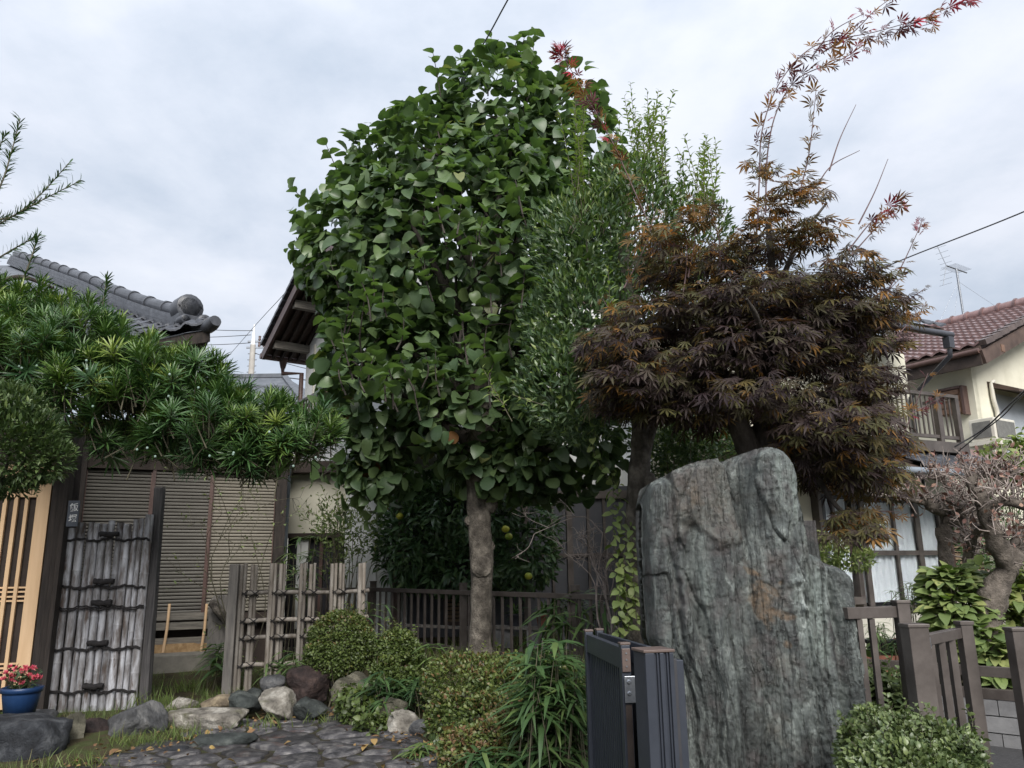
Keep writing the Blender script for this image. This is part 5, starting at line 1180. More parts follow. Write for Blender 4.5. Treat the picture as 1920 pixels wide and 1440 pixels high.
for i in range(40):                                   # smaller slab behind the shoulder
    t_ = i / 39; z = .1 + t_ * (q[1][2] - .1); xa = np.interp(z, [.1, q[4][2], q[1][2]], [q[5][0] + .1, q[4][0], q[3][0] - .01]); xb_ = np.interp(z, [.1, q[1][2]], [q[6][0] - .2, q[0][0]])
    for k in range(16):
        an_ = 2 * math.pi * k / 16; cx, cy = np.cos(an_), np.sin(an_); cx = np.sign(cx) * abs(cx) ** .5; cy = np.sign(cy) * abs(cy) ** .5
        p = np.array([(xa + xb_) / 2 + cx * (xa - xb_) / 2, 6.42 + cy * .12, z - (.03 * (k % 5 == 2) if i == 39 else 0)])
        rear.append(p + np.array([1, 1, 0]) * .02 * float(fbm(p * np.array([9, 9, 2]), 77, 3)))
mb = MB(); mb.add(rear, [(i * 16 + k, i * 16 + (k + 1) % 16, (i + 1) * 16 + (k + 1) % 16, (i + 1) * 16 + k) for i in range(39) for k in range(16)] + [tuple(39 * 16 + k for k in range(16))], False)
mb.build('rear_slab', MT['greenstone'], ms_)

# ================================================================== ROCKS round the path
def ico(sub):
    import bmesh
    bm = bmesh.new(); bmesh.ops.create_icosphere(bm, subdivisions=sub, radius=1); V = np.array([v.co[:] for v in bm.verts]); Fs = np.array([[v.index for v in f.verts] for f in bm.faces]); bm.free(); return V, Fs
ICO = ico(4)
def rock(label, x0, x1, y0, y1, Y, matn, seed, depth=1.0, boxy=.35, rough=.16, name='garden_rock', tilt=0.0):
    V = ICO[0].copy(); r = np.random.default_rng(seed)
    m_ = np.max(np.abs(V), 1, keepdims=True); V = V * (1 - boxy) + V / m_ * boxy * .82
    for k in range(11):                               # flat broken faces
        n = norm(r.normal(size=3) * np.array([1, 1, .8])); d = r.uniform(.5, .85); s = V @ n; V = V - n * np.maximum(s - d, 0)[:, None] * (.95 - .5 * (boxy < .2))
    V = V * (1 + rough * fbm(V * 1.6 + seed, seed, 3) + rough * .5 * (1 - 2 * np.abs(fbm(V * 3.5 + seed, seed + 1, 3))) + rough * .3 * fbm(V * 12 + seed, seed + 2, 3))[:, None]
    V = V / np.ptp(V, axis=0) * 2 - 0; V = V - (V.max(0) + V.min(0)) / 2
    k = mpp((x0 + x1) / 2, (y0 + y1) / 2, Y); c = P((x0 + x1) / 2, (y0 + y1) / 2, Y)
    rx, rz = (x1 - x0) / 2 * k, (y1 - y0) / 2 * k; ry = min(rx, rz * 1.5) * depth
    V = V * np.array([rx, ry, rz]) * 1.03
    cy, sy = math.cos(tilt), math.sin(tilt); V = np.stack([V[:, 0] * cy - V[:, 2] * sy, V[:, 1], V[:, 0] * sy + V[:, 2] * cy], 1)
    base = c - np.array([0, 0, rz]); V[:, 2] += rz; base[2] -= .03
    o = link(raw_mesh(name, V, ICO[1], smooth=True), name, MT[matn]); o.location = tuple(base + np.array([0, ry * .5, 0])); tag(o, label, 'rock', 'rocks edging the garden path'); return o
rock('huge dark blue grey boulder in the bottom left corner', -70, 106, 1345, 1470, 7.2, 'rock_dark', 1, name='boulder')
rock('tan weathered rock between the huge corner boulder and a small red stone', 92, 152, 1337, 1440, 7.7, 'rock_moss', 2)
rock('small dark red block of rock under the bamboo screen', 143, 202, 1345, 1410, 8.0, 'rock_red', 3, boxy=.6)
rock('rounded grey boulder with a dark cleft at the foot of the bamboo screen', 194, 298, 1318, 1402, 7.9, 'rock_grey', 4, rough=.12, name='boulder')
rock('long low whitish rock lying along the grass', 300, 455, 1327, 1380, 8.3, 'rock_pale', 5, boxy=.5, rough=.2)
rock('flat pale stone low in the grass behind the long white rock', 308, 362, 1304, 1336, 9.2, 'rock_pale', 6, boxy=.5)
rock('tan flat stone beside the grey wedge shaped rock', 370, 450, 1300, 1330, 9.1, 'rock_tan', 7, boxy=.5)
rock('grey wedge shaped rock leaning in the grass', 422, 484, 1298, 1342, 8.9, 'rock_green', 8, tilt=-.25)
rock('pale upright rounded rock at the corner of the path', 480, 546, 1288, 1352, 8.7, 'rock_pale', 9, rough=.14)
rock('smooth round speckled grey cobble on top of the pile', 483, 532, 1262, 1298, 9.1, 'rock_grey', 10, boxy=.1, rough=.08)
rock('small dark stone under the round speckled cobble', 452, 496, 1286, 1312, 9.2, 'rock_green', 11)
rock('large dark reddish boulder under the round azalea', 530, 618, 1246, 1320, 9.2, 'rock_red', 12, rough=.18, name='boulder')
rock('flat dark green rock below the reddish boulder', 545, 612, 1304, 1346, 8.7, 'rock_green', 13, boxy=.5)
rock('brown rock with pale root lines right of the reddish boulder', 618, 702, 1262, 1332, 8.9, 'rock_moss', 14, rough=.18)
rock('grey brown slanted rock under the bamboo grass', 698, 768, 1306, 1372, 8.3, 'rock_moss', 15, boxy=.45)
rock('pale lumpy rock nearest the low azaleas', 724, 796, 1328, 1388, 8.0, 'rock_pale', 16, rough=.2)
rock('blue grey rock half hidden in leaves beside the pale lumpy rock', 765, 830, 1345, 1388, 7.9, 'rock_grey', 17)
rock('small reddish stone at the back edge of the flagstones', 578, 636, 1340, 1362, 8.9, 'rock_red', 18, boxy=.5)
rock('concrete coloured slab under the blue flower pot', 40, 92, 1328, 1362, 8.4, 'rock_grey', 19, boxy=.8)
rock('dark flat step rock at the left margin of the path', 355, 478, 1372, 1410, 7.6, 'rock_green', 20, boxy=.6)
rock('small dark angular stone left of the flat step rock', 290, 348, 1396, 1424, 7.3, 'rock_dark', 21, boxy=.4)
# carved plank leaning behind the bamboo fence
pb_ = [P(386, 1225, 11.0), P(392, 1128, 11.1), P(400, 1117, 11.1), P(442, 1114, 11.1), P(448, 1225, 11.0)]
wp = thing('leaning_board', 'pale weathered slab of wood with a bent branch handle leaning by the fence', 'board', pb_[0])
mb = MB(); mb.prism([pb_[0], pb_[4], pb_[3], pb_[2], pb_[1]], (0, .07, 0)); mb.build('slab', MT['grey_wood'], wp, .01)
mb = MB(); mb.tube(smooth_line([P(399, 1131, 11.0), P(410, 1145, 10.93), P(428, 1168, 10.98)], 12), [.055] * 4 + [.065] * 4 + [.06] * 4, 10, rough=.15); mb.build('branch_handle', MT['bark'], wp)
# ================================================================== LEAVES
def tpl_fold(xs, ys, droop, fold, cup=0.0):
    """leaf from half widths xs at stations ys: triangles, creased on the midrib"""
    V = []; n = len(ys)
    for w, y in zip(xs, ys):
        z = -droop * y * y
        V += [(-w, y, z + fold * w - cup * y * w), (0, y, z), (w, y, z + fold * w - cup * y * w)]
    Fs = []
    for i in range(n - 1):
        a = 3 * i
        for k in (0, 1): Fs += [(a + k, a + k + 1, a + 4 + k), (a + k, a + 4 + k, a + 3 + k)]
    return np.array(V), np.array(Fs)
T_ROUND = [tpl_fold([.02, .30, .47, .50, .36, .03], [0.0, .14, .36, .60, .84, 1.0], dr, fo, cu) for dr, fo, cu in ((.30, .35, .0), (.45, .15, .3), (.15, .55, .1), (.7, .3, -.1), (.9, .45, .2), (.25, .8, -.2))]
T_STRAP = [tpl_fold([.025, .040, .037, .008], [0, .35, .75, 1.0], dr, .3) for dr in (.05, .25, .5)]
T_SMALL = [tpl_fold([.02, .2, .02], [0, .5, 1.0], dr, .35) for dr in (.1, .35)]
T_LANCE = [tpl_fold([.02, .15, .13, .01], [0, .35, .7, 1.0], dr, .35) for dr in (.2, .5)]
T_OVAL = [tpl_fold([.05, .34, .30, .03], [0, .35, .7, 1.0], dr, .25) for dr in (.15, .4, .6)]
T_HYD = [tpl_fold([.03, .25, .36, .31, .15, .01], [0, .14, .38, .64, .87, 1.0], dr, .25, cu) for dr, cu in ((.2, .1), (.5, 0), (.75, .15), (.35, .35))]
T_BLADE = [tpl_fold([.03, .022, .004], [0, .55, 1.0], dr, .2) for dr in (.1, .5, .9)]
def tpl_maple(droop, narrow):
    V = [(0, 0.0, 0)]; Fs = []
    for a, l in ((0, 1.0), (38, .94), (-38, .94), (78, .74), (-78, .74), (122, .40), (-122, .40)):
        t = R_(a); d = np.array([math.sin(t), math.cos(t)]); s = np.array([d[1], -d[0]]); b = len(V); w = narrow * l
        for r, ww, z in ((.50, w, .03), (.50, -w, .03), (.78, w * .55, 0), (.78, -w * .55, 0), (1.0, 0, 0)):
            p = d * l * r + s * ww; V.append((p[0], p[1] * 1.0 + .12, z - droop * (l * r) ** 2))
        V.append((d[0] * l * .5, d[1] * l * .5 + .12, -droop * (l * .5) ** 2 - .012))
        Fs += [(0, b, b + 5), (0, b + 5, b + 1), (b, b + 2, b + 5), (b + 1, b + 5, b + 3), (b + 2, b + 3, b + 5), (b + 2, b + 4, b + 3)]
    return np.array(V, float), np.array(Fs)
T_MAPLE = [tpl_maple(.2, .105), tpl_maple(.42, .10), tpl_maple(.05, .11), tpl_maple(.6, .10)]

def frames(D, Nn):
    y = norm(D); z = norm(Nn - np.sum(Nn * y, 1, keepdims=True) * y); x = np.cross(y, z); return x, y, z
def scatter(TS, Pp, D, Nn, S, tone, wob=1.0):
    """one joined mesh of leaves"""
    x, y, z = frames(D, Nn); n = len(Pp); pick = rng.integers(0, len(TS), n); Vs, Fs, To = [], [], []; b = 0
    for k, (tv, tf) in enumerate(TS):
        s = np.where(pick == k)[0]
        if not len(s): continue
        w = rng.uniform(.85, 1.15, (len(s), 1, 1))
        V = Pp[s][:, None] + S[s][:, None, None] * (tv[None, :, 0:1] * w * x[s][:, None] + tv[None, :, 1:2] * y[s][:, None] + tv[None, :, 2:3] * z[s][:, None])
        Vs.append(V.reshape(-1, 3)); m_ = len(tv); Fs.append((tf[None] + (np.arange(len(s)) * m_)[:, None, None]).reshape(-1, 3) + b); b += len(s) * m_
        To.append(np.repeat(tone[s], m_))
    return np.vstack(Vs), np.vstack(Fs), np.concatenate(To)
def crown(name, TS, Pp, D, Nn, S, tone, matn, parent=None, smooth=True, kind='stuff', org=None):
    V, Fs, To = scatter(TS, Pp, D, Nn, S, tone); o_ = origin(parent) if parent is not None else np.asarray(org)
    o = link(raw_mesh(name, V - o_, Fs, To, smooth), name, MT[matn], parent)
    if parent is None: o.location = tuple(o_)
    if kind: o['kind'] = kind
    return o
def leaf_objects(TS, Pp, D, Nn, S, tone, matn, parent, name='leaf', levels=8):
    """single leaves as parts, sharing a few meshes"""
    x, y, z = frames(D, Nn); cache = {}; og = origin(parent)
    for i in range(len(Pp)):
        k = int(rng.integers(0, len(TS))); q = int(min(tone[i], .999) * 30)
        if (k, q) not in cache:
            tv, tf = TS[k]; me = raw_mesh(name, tv, tf, np.full(len(tv), (q + .5) / 30), True); me.materials.append(MT[matn]); cache[(k, q)] = me
        o = bpy.data.objects.new(name, cache[(k, q)]); COL.objects.link(o); o.parent = parent
        M_ = frame_matrix(x[i] * S[i], y[i] * S[i], z[i] * S[i]).to_4x4(); M_.translation = Vector(Pp[i] - og); o.matrix_local = M_
def unit(n): return norm(rng.normal(size=(n, 3)))
class Blobs:
    def __init__(s, items):       # (px, py, rx_px, ry_px, Y, depth_factor)
        s.c = []; s.r = []
        for px, py, rx, ry, Y, *d in items:
            k = mpp(px, py, Y); s.c.append(P(px, py, Y)); s.r.append([rx * k, rx * k * (d[0] if d else .9), ry * k])
        s.c = np.array(s.c); s.r = np.array(s.r)
    def sample(s, n, shell=.18, lump=.22, lsc=2.0, inner=.62, seed=0, fill=0.12):
        a = (s.r[:, 0] * s.r[:, 1] + s.r[:, 0] * s.r[:, 2] + s.r[:, 1] * s.r[:, 2]); a = a / a.sum()
        Pp, Nn = [], []; tot = 0
        while tot < n:
            m_ = n * 2; k = rng.choice(len(a), m_, p=a); d = unit(m_)
            rho = 1 - np.abs(rng.normal(0, shell, m_)); u = rng.random(m_) < fill; rho[u] = rng.random(u.sum()) ** .5
            rho = np.clip(rho, .02, 1.05); p0 = s.c[k] + d * s.r[k] * rho[:, None]
            f = 1 + lump * fbm(p0 * lsc, seed + 50, 3); p = s.c[k] + d * s.r[k] * (rho * f)[:, None]
            keep = np.ones(m_, bool)
            q = np.sqrt((((p[:, None] - s.c[None]) / s.r[None]) ** 2).sum(2)); q[np.arange(m_), k] = 9
            keep &= (q.min(1) > inner) | u
            keep &= fbm(p * lsc * 2.3, seed + 90, 2) > -.38
            p, nn = p[keep], norm(d[keep] / s.r[k[keep]]); Pp.append(p); Nn.append(nn); tot += len(p)
        return np.vstack(Pp)[:n], np.vstack(Nn)[:n]
def branch_mesh(mb, a, b, r0, r1, sagg=.1, n=8, seg=10, seed=0):
    a, b = np.asarray(a), np.asarray(b); L = np.linalg.norm(b - a); mid = (a + b) / 2 + rng.normal(0, .09, 3) * L + np.array([0, 0, sagg * L])
    p = smooth_line([a, mid, b], seg); mb.tube(p, np.linspace(r0, r1, seg), n, rough=.12, seed=seed); return p
UP = np.array([0, 0, 1.0])
VIEW = lambda p: norm(EYE - p)

# ================================================================== ROUND-LEAVED TREE (centre)
tr_b = P(905, 1232, 9.8)
t1_ = thing('round_leaved_tree', 'tall tree with large round green leaves and thick pale trunk behind the low azaleas', 'tree', tr_b)
bl_ = Blobs([(850, 470, 270, 250, 10.2, .8), (938, 245, 118, 155, 10.2), (820, 340, 150, 130, 10.2), (685, 465, 135, 140, 10.1), (735, 395, 100, 85, 10.2), (708, 600, 98, 150, 10.1), (760, 700, 165, 150, 10.0), (1010, 560, 170, 300, 10.4), (1060, 300, 110, 190, 10.3), (718, 800, 72, 90, 10.0), (680, 880, 45, 35, 10.0), (705, 925, 34, 25, 10.0), (1050, 840, 125, 105, 9.9), (870, 770, 140, 110, 9.7), (950, 880, 120, 60, 10.0), (720, 890, 60, 40, 10.0)])
cen = np.array([905, 600])
trunk_px = [(903, 1250, 36), (902, 1234, 29), (901, 1212, 22), (902, 1160, 20), (903, 1100, 20), (903, 1040, 22), (899, 980, 22), (896, 920, 22), (894, 860, 25), (898, 790, 23), (905, 700, 20), (915, 590, 16), (925, 470, 12), (930, 340, 7), (932, 220, 4)]
pts = [P(x, y, 9.8 + (.25 if y < 700 else 0)) for x, y, r in trunk_px]; rad = [r * mpp(900, y, 9.8) for x, y, r in trunk_px]
pl = smooth_line(pts, 70); rr_ = np.interp(np.linspace(0, 1, 70), np.linspace(0, 1, len(rad)), rad)
mb = MB(); mb.tube(pl, rr_, 18, rough=.16, seed=3, rsc=7)
for px, py, rx, sd in ((883, 978, 12, 1), (917, 946, 17, 2), (916, 1025, 12, 3), (903, 1062, 19, 4)):        # pruning scars and burrs
    k = mpp(px, py, 9.7); c = P(px, py, 9.66 if sd == 4 else 9.80); V = ICO[0][:, :] * (1 + .2 * fbm(ICO[0] * 2.5 + sd * 9, sd, 3))[:, None] * np.array([rx * k, rx * k * (.3 if sd == 4 else .9), rx * k * 1.05]) + c
    mb.add(V, [tuple(f) for f in ICO[1]], True)
mb.build('trunk', MT['bark'], t1_)
limbs = []
for i, (sy, ex, ey, dy, r) in enumerate(((840, 660, 700, -.7, .10), (830, 1060, 740, .3, .10), (770, 690, 520, .4, .09), (740, 1080, 520, .6, .09), (690, 760, 400, -.7, .08), (640, 1060, 330, .5, .07), (560, 840, 260, -.4, .06), (500, 990, 180, .3, .05), (800, 850, 620, -1.1, .08), (860, 690, 860, -.2, .06), (850, 1080, 850, -.2, .06))):
    i0 = int(np.argmin(np.abs(np.array([p[2] for p in pl]) - P(900, sy, 9.9)[2]))); mb = MB(); L = branch_mesh(mb, pl[i0], P(ex, ey, 10.05 + dy), r, .018, .08, seed=i); limbs.append(L)
    for k in range(5):
        j = rng.integers(3, 9); q = L[j] + np.array([rng.normal(0, .5), rng.normal(0, .5), rng.uniform(.2, .9)]); branch_mesh(mb, L[j], q, .022, .007, .05, 6, 7)
    mb.build('limb', MT['bark_dark'], t1_)
Pp, Nn = bl_.sample(10000, .17, .26, 1.5, .6, 1, .25)
keep = Pp[:, 2] > hgt(Pp[:, 0], Pp[:, 1]) + 1.2; Pp, Nn = Pp[keep], Nn[keep]; n = len(Pp)
side = norm(Nn * np.array([1, 1, .15]))
D = norm(side * .9 + UP * (.10 + .55 * sstep(.1, .8, Nn[:, 2]))[:, None] - UP * (.55 * sstep(.2, -.5, Nn[:, 2]))[:, None] + unit(n) * .55)
NL = norm(Nn * .85 + UP * .55 + unit(n) * .45)
S = rng.uniform(.11, .205, n); tone = rng.random(n) * .9 + .05
tone = np.where(rng.random(n) < .012, .98, tone); low_ = Pp[:, 2] < P(900, 700, 9.8)[2]; tone = np.where(low_ & (rng.random(n) < .012), .01, tone)
# upright shoots along the top and the left outline
mbs = MB(); eP, eD, eN, eS, eT = [], [], [], [], []
shoots = [(960, 170, 985, 62), (915, 180, 921, 70), (985, 190, 1003, 60), (968, 150, 970, 68), (880, 190, 862, 100), (830, 210, 812, 100), (1040, 210, 1052, 130), (905, 140, 890, 88), (800, 260, 790, 178), (720, 300, 700, 245), (735, 330, 722, 258), (645, 350, 612, 272), (600, 390, 549, 355), (590, 440, 545, 395), (680, 330, 660, 288), (760, 270, 752, 215), (590, 490, 543, 465), (612, 560, 572, 520), (1085, 250, 1100, 175), (700, 880, 600, 878), (700, 900, 640, 970), (690, 850, 590, 900), (760, 900, 690, 975)]
for i in range(46):
    a = rng.uniform(0, 1); px = rng.uniform(600, 1120); py = rng.uniform(min(300 + .75 * abs(px - 930), 700), 800); shoots.append((px, py, px + rng.uniform(-30, 20), py - rng.uniform(50, 100)))
for i, (x0, y0, x1, y1) in enumerate(shoots):
    Yd = 10.0 + (rng.uniform(-.4, .6) if i < 23 else -rng.uniform(1.0, 1.9)); a, b = P(x0, y0, Yd), P(x1, y1, Yd + rng.uniform(-.1, .1)); L = smooth_line([a, (a + b) / 2 + rng.normal(0, .03, 3), b], 8); mbs.tube(L, np.linspace(.012, .004, 8), 5)
    k = int(max(5, np.linalg.norm(b - a) / .085)); ax = norm(b - a)
    for j in range(k):
        t_ = .25 + .75 * j / (k - 1); p = a + (b - a) * t_; ph = j * 2.4 + i; o_ = np.cross(ax, UP + .01); o_ = norm(o_); w_ = np.cross(ax, o_); rd = o_ * math.cos(ph) + w_ * math.sin(ph)
        eP.append(p); eD.append(norm(rd * .85 + ax * (.35 + .5 * (j == k - 1)) + rng.normal(0, .2, 3))); eN.append(norm(ax * .8 - rd * .3 + UP * .3 + rng.normal(0, .2, 3))); eS.append(rng.uniform(.12, .19)); eT.append(rng.uniform(.45, .93))
tag(mbs.build('twig', MT['bark_dark'], t1_), kind='stuff')
Pp = np.vstack([Pp, eP]); D = np.vstack([D, eD]); NL = np.vstack([NL, eN]); S = np.concatenate([S, eS]); tone = np.concatenate([tone, eT])
# the 300 nearest outer leaves stand as parts of their own
def split_front(Pp, S, n=300, jitter=.25):
    d = np.linalg.norm(Pp - EYE, axis=1) / S + 0; d = d * (1 + jitter * rng.random(len(d))); o = np.argsort(d); return o[:n], o[n:]
def front_first(Pp, S, bl, n=300):
    q = np.sqrt((((Pp[:, None] - bl.c[None]) / bl.r[None]) ** 2).sum(2)).min(1)
    toward = np.sum((Pp - bl.c.mean(0)) * norm(EYE - bl.c.mean(0)), 1)
    sc = toward - toward.min() + np.where(q > .8, 1.0, 0) + 5 * S; o = np.argsort(-sc); return o[:n], o[n:]
f_, b_ = front_first(Pp, S, bl_, 300)
leaf_objects(T_ROUND, Pp[f_], D[f_], NL[f_], S[f_], tone[f_], 'lf_round', t1_)
crown('foliage', T_ROUND, Pp[b_], D[b_], NL[b_], S[b_], tone[b_], 'lf_round', t1_)

# ================================================================== FINE-LEAVED EVERGREEN
Yo = 8.5
ob_ = P(1198, 1200, Yo); t2_ = thing('evergreen_tree', 'fine leaved evergreen tree with pale shoots on top, between round leaved tree and maple', 'tree', ob_)
tp = [(1200, 1215, 31), (1198, 1150, 27), (1198, 1080, 26), (1196, 1000, 25), (1197, 920, 22), (1200, 860, 19), (1203, 800, 19), (1196, 700, 22), (1180, 600, 17), (1170, 480, 11), (1180, 360, 6)]
pts = smooth_line([P(x, y, Yo) for x, y, r in tp], 60); rr_ = np.interp(np.linspace(0, 1, 60), np.linspace(0, 1, len(tp)), [r * mpp(1200, y, Yo) for x, y, r in tp])
mb = MB(); mb.tube(pts, rr_, 16, rough=.14, seed=8, rsc=8); branch_mesh(mb, P(1205, 880, Yo), P(1260, 760, Yo), .06, .02)
for px, py, rx, sd in ((1222, 1075, 24, 6), (1215, 905, 16, 7)):
    k = mpp(px, py, Yo); V = ICO[0] * (1 + .2 * fbm(ICO[0] * 2.5 + sd, sd, 3))[:, None] * np.array([rx * k, rx * k * .8, rx * k * 1.3]) + P(px, py, Yo - .05); mb.add(V, [tuple(f) for f in ICO[1]], True)
mb.build('trunk', MT['bark'], t2_)
bl2 = Blobs([(1105, 470, 120, 120, Yo), (1085, 600, 110, 115, Yo - .1), (1070, 720, 110, 95, Yo - .2), (1190, 430, 95, 120, Yo), (1190, 600, 150, 160, Yo + .3), (1090, 780, 90, 60, Yo), (1180, 350, 70, 60, Yo), (1290, 480, 90, 130, Yo + .3), (1040, 650, 60, 70, Yo - .3), (1250, 820, 80, 70, Yo + 1.2), (1300, 830, 90, 50, Yo + 1.6)])
Pp, Nn = bl2.sample(17000, .15, .26, 3.0, .68, 2, .2); n = len(Pp)
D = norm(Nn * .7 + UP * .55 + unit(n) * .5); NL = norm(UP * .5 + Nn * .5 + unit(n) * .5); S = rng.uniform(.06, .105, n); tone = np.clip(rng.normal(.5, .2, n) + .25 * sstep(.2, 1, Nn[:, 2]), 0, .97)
mbs = MB(); eP, eD, eN, eS, eT = [], [], [], [], []
def leafy_shoot(a, b, bend, gap, size, tone0, store, r=.006, alt=2.4, spread=.75, start=.15):
    L = smooth_line([a, (a + b) / 2 + bend, b], 12); mbs.tube(L, np.linspace(r, r * .4, 12), 5); ln = np.linalg.norm(b - a); k = max(4, int(ln / gap)); ph0 = rng.random() * 6
    for j in range(k):
        t_ = start + (1 - start) * j / (k - 1); i = min(int(t_ * 11), 10); p = L[i] + (L[i + 1] - L[i]) * (t_ * 11 - i); ax = norm(L[i + 1] - L[i]); o_ = norm(np.cross(ax, UP + np.array([.02, .01, 0]))); w_ = np.cross(ax, o_); ph = ph0 + j * alt; rd = o_ * math.cos(ph) + w_ * math.sin(ph)
        store[0].append(p); store[1].append(norm(rd * spread + ax * .6 + rng.normal(0, .12, 3))); store[2].append(norm(ax * .7 - rd * .5 + rng.normal(0, .2, 3))); store[3].append(size * rng.uniform(.7, 1.15) * (1.0 - .35 * (t_ > .93))); store[4].append(np.clip(tone0 + rng.normal(0, .09), 0, 1))
    return L
st2 = (eP, eD, eN, eS, eT)
for cx, cy, wx, top, tn, cnt in ((1200, 370, 50, 145, .93, 17), (1235, 360, 35, 205, .88, 8), (1325, 410, 42, 255, .98, 15), (1085, 400, 28, 170, .93, 9), (1100, 420, 60, 330, .7, 16), (1160, 420, 60, 300, .66, 16), (1260, 430, 40, 320, .68, 10), (1275, 360, 10, 285, .6, 2)):
    for i in range(cnt):
        x0 = cx + rng.uniform(-.6, .6) * wx; x1 = cx + rng.normal(0, .5) * wx; y1 = top + abs(rng.normal(0, .35)) * (cy - top) * .6 - 5; Yd = Yo + rng.uniform(-.3, .3)
        leafy_shoot(P(x0, cy + rng.uniform(-20, 40), Yd), P(x1, y1, Yd), rng.normal(0, .04, 3), .034, .082, tn, st2)
for x0, y0, x1, y1 in ((960, 790, 905, 690), (950, 760, 915, 735), (1148, 640, 1140, 505), (1140, 620, 1150, 560), (1020, 760, 960, 740)): leafy_shoot(P(x0, y0, Yo - .9), P(x1, y1, Yo - 1.0), np.zeros(3), .035, .10, .93, st2)
tag(mbs.build('twig', MT['twig_green'], t2_), kind='stuff')
Pp = np.vstack([Pp, eP]); D = np.vstack([D, eD]); NL = np.vstack([NL, eN]); S = np.concatenate([S, eS]); tone = np.concatenate([tone, eT])
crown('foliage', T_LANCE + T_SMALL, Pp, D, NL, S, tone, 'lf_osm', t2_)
# creeper on its trunk
vb = P(1168, 1200, Yo - .3); vn = thing('climbing_vine', 'light green leafy vine hanging and climbing left of the evergreen trunk', 'vine', vb)
mbs = MB(); st = ([], [], [], [], [])
for x0, y0, x1, y1 in ((1170, 1190, 1150, 880), (1180, 1190, 1162, 900), (1195, 1180, 1185, 980), (1160, 1200, 1172, 1050), (1165, 1185, 1185, 1095), (1140, 900, 1120, 780)): leafy_shoot(P(x0, y0, Yo - .35), P(x1, y1, Yo - .32), rng.normal(0, .05, 3), .045, .115, .75, st, .005, 2.1, .9, .02)
tag(mbs.build('stem', MT['twig_green'], vn), kind='stuff'); a = [np.array(x) for x in st]; a[2] = norm(a[2] + VIEW(a[0]) * .5); a[1] = norm(a[1] - UP * .8); crown('foliage', T_OVAL, *a[:5], 'lf_hyd', vn)

# ================================================================== JAPANESE MAPLE
Ym = 7.0
mbse = P(1430, 1200, Ym); t3_ = thing('maple_tree', 'purple and bronze leaved maple with long arching shoots above the standing stone', 'tree', np.array([mbse[0], mbse[1], .35]))
def mtube(pxs, r0, r1, n=9, Y=Ym, seg=24): 
    mb = MB(); p = smooth_line([P(x, y, Y + (d if len(q) > 2 else 0)) for q in pxs for x, y, d in [(*q[:2], q[2] if len(q) > 2 else 0)]], seg); mb.tube(p, np.linspace(r0, r1, seg), n, rough=.14, seed=int(r0 * 900), rsc=9); return mb
q = mtube([(1420, 1240), (1420, 900), (1408, 850), (1385, 800), (1370, 760), (1350, 690), (1330, 600)], .16, .04); q2 = mtube([(1425, 1000), (1435, 860), (1436, 790), (1445, 700), (1450, 560), (1440, 420)], .13, .025); q.add(q2.v, q2.f, True); q.build('trunk', MT['bark_dark'], t3_)
for pxs, r in (([(1380, 790), (1300, 740), (1180, 720, -.3), (1110, 740, -.4)], .05), ([(1440, 780), (1520, 740), (1620, 760, -.3), (1700, 800, -.3)], .05), ([(1350, 690), (1260, 620), (1150, 620, -.3)], .04), ([(1450, 640), (1540, 560), (1640, 560)], .04), ([(1440, 800), (1520, 880), (1580, 960, -.2), (1660, 990)], .04), ([(1340, 640), (1290, 540), (1250, 430)], .035), ([(1450, 560), (1500, 450), (1550, 380)], .03), ([(1445, 700), (1420, 600, -.8), (1400, 560, -1.0)], .04)):
    mtube(pxs, r, .01, 8).build('limb', MT['bark_dark'], t3_)
pads = []
for (cx, cy, w) in ((1150, 650, 75), (1230, 600, 95), (1330, 570, 105), (1430, 540, 100), (1530, 540, 95), (1620, 590, 85), (1640, 640, 55), (1190, 700, 95), (1300, 680, 110), (1420, 660, 110), (1540, 660, 100), (1620, 715, 75), (1160, 760, 60), (1200, 745, 80), (1310, 760, 95), (1400, 730, 90), (1490, 770, 100), (1590, 800, 100), (1648, 820, 52), (1560, 870, 80), (1640, 890, 70), (1600, 960, 55), (1580, 1000, 45), (1630, 990, 40), (1250, 510, 70), (1340, 480, 75), (1440, 450, 70), (1440, 390, 50), (1520, 430, 65), (1590, 490, 60), (1650, 520, 40), (1210, 440, 40), (1260, 440, 50), (1310, 400, 40), (1480, 350, 45), (1420, 320, 28), (1520, 370, 35), (1560, 600, 80), (1140, 720, 55), (1510, 830, 80), (1460, 600, 90), (1380, 620, 90), (1625, 775, 70), (1120, 660, 42)):
    pads += [] if w < 70 else [(cx + rng.uniform(-25, 25), cy + rng.uniform(0, 30), w * .9, w * .6, Ym + rng.uniform(.3, .8), .9)]
    for k in range(2): pads.append((cx + rng.uniform(-14, 14), cy + rng.uniform(-14, 14), w * (1.0 if k == 0 else .75), w * .42, Ym + (rng.uniform(-.75, -.1) if k == 0 else rng.uniform(.1, .9)), .9))
bl3 = Blobs(pads); Pp, Nn = bl3.sample(12000, .25, .25, 3.0, .42, 3, .35); n = len(Pp)
out_ = norm((Pp - P(1420, 640, Ym)) * np.array([1, 1, .15]))
D = norm(out_ * .7 + norm(Nn * np.array([1, 1, 0]) + 1e-3) * .5 - UP * .35 + unit(n) * .55); NL = norm(UP * .8 + VIEW(Pp) * .35 + unit(n) * .35); S = rng.uniform(.07, .14, n)
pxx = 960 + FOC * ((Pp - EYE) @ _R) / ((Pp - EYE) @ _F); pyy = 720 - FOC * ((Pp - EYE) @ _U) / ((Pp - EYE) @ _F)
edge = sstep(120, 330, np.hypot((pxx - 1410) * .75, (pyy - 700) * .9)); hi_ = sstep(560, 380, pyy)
tone = np.clip(rng.normal(.32, .2, n) + .42 * edge * rng.random(n) + .30 * hi_ * rng.random(n) + .42 * (rng.random(n) < .06) , 0, .92)
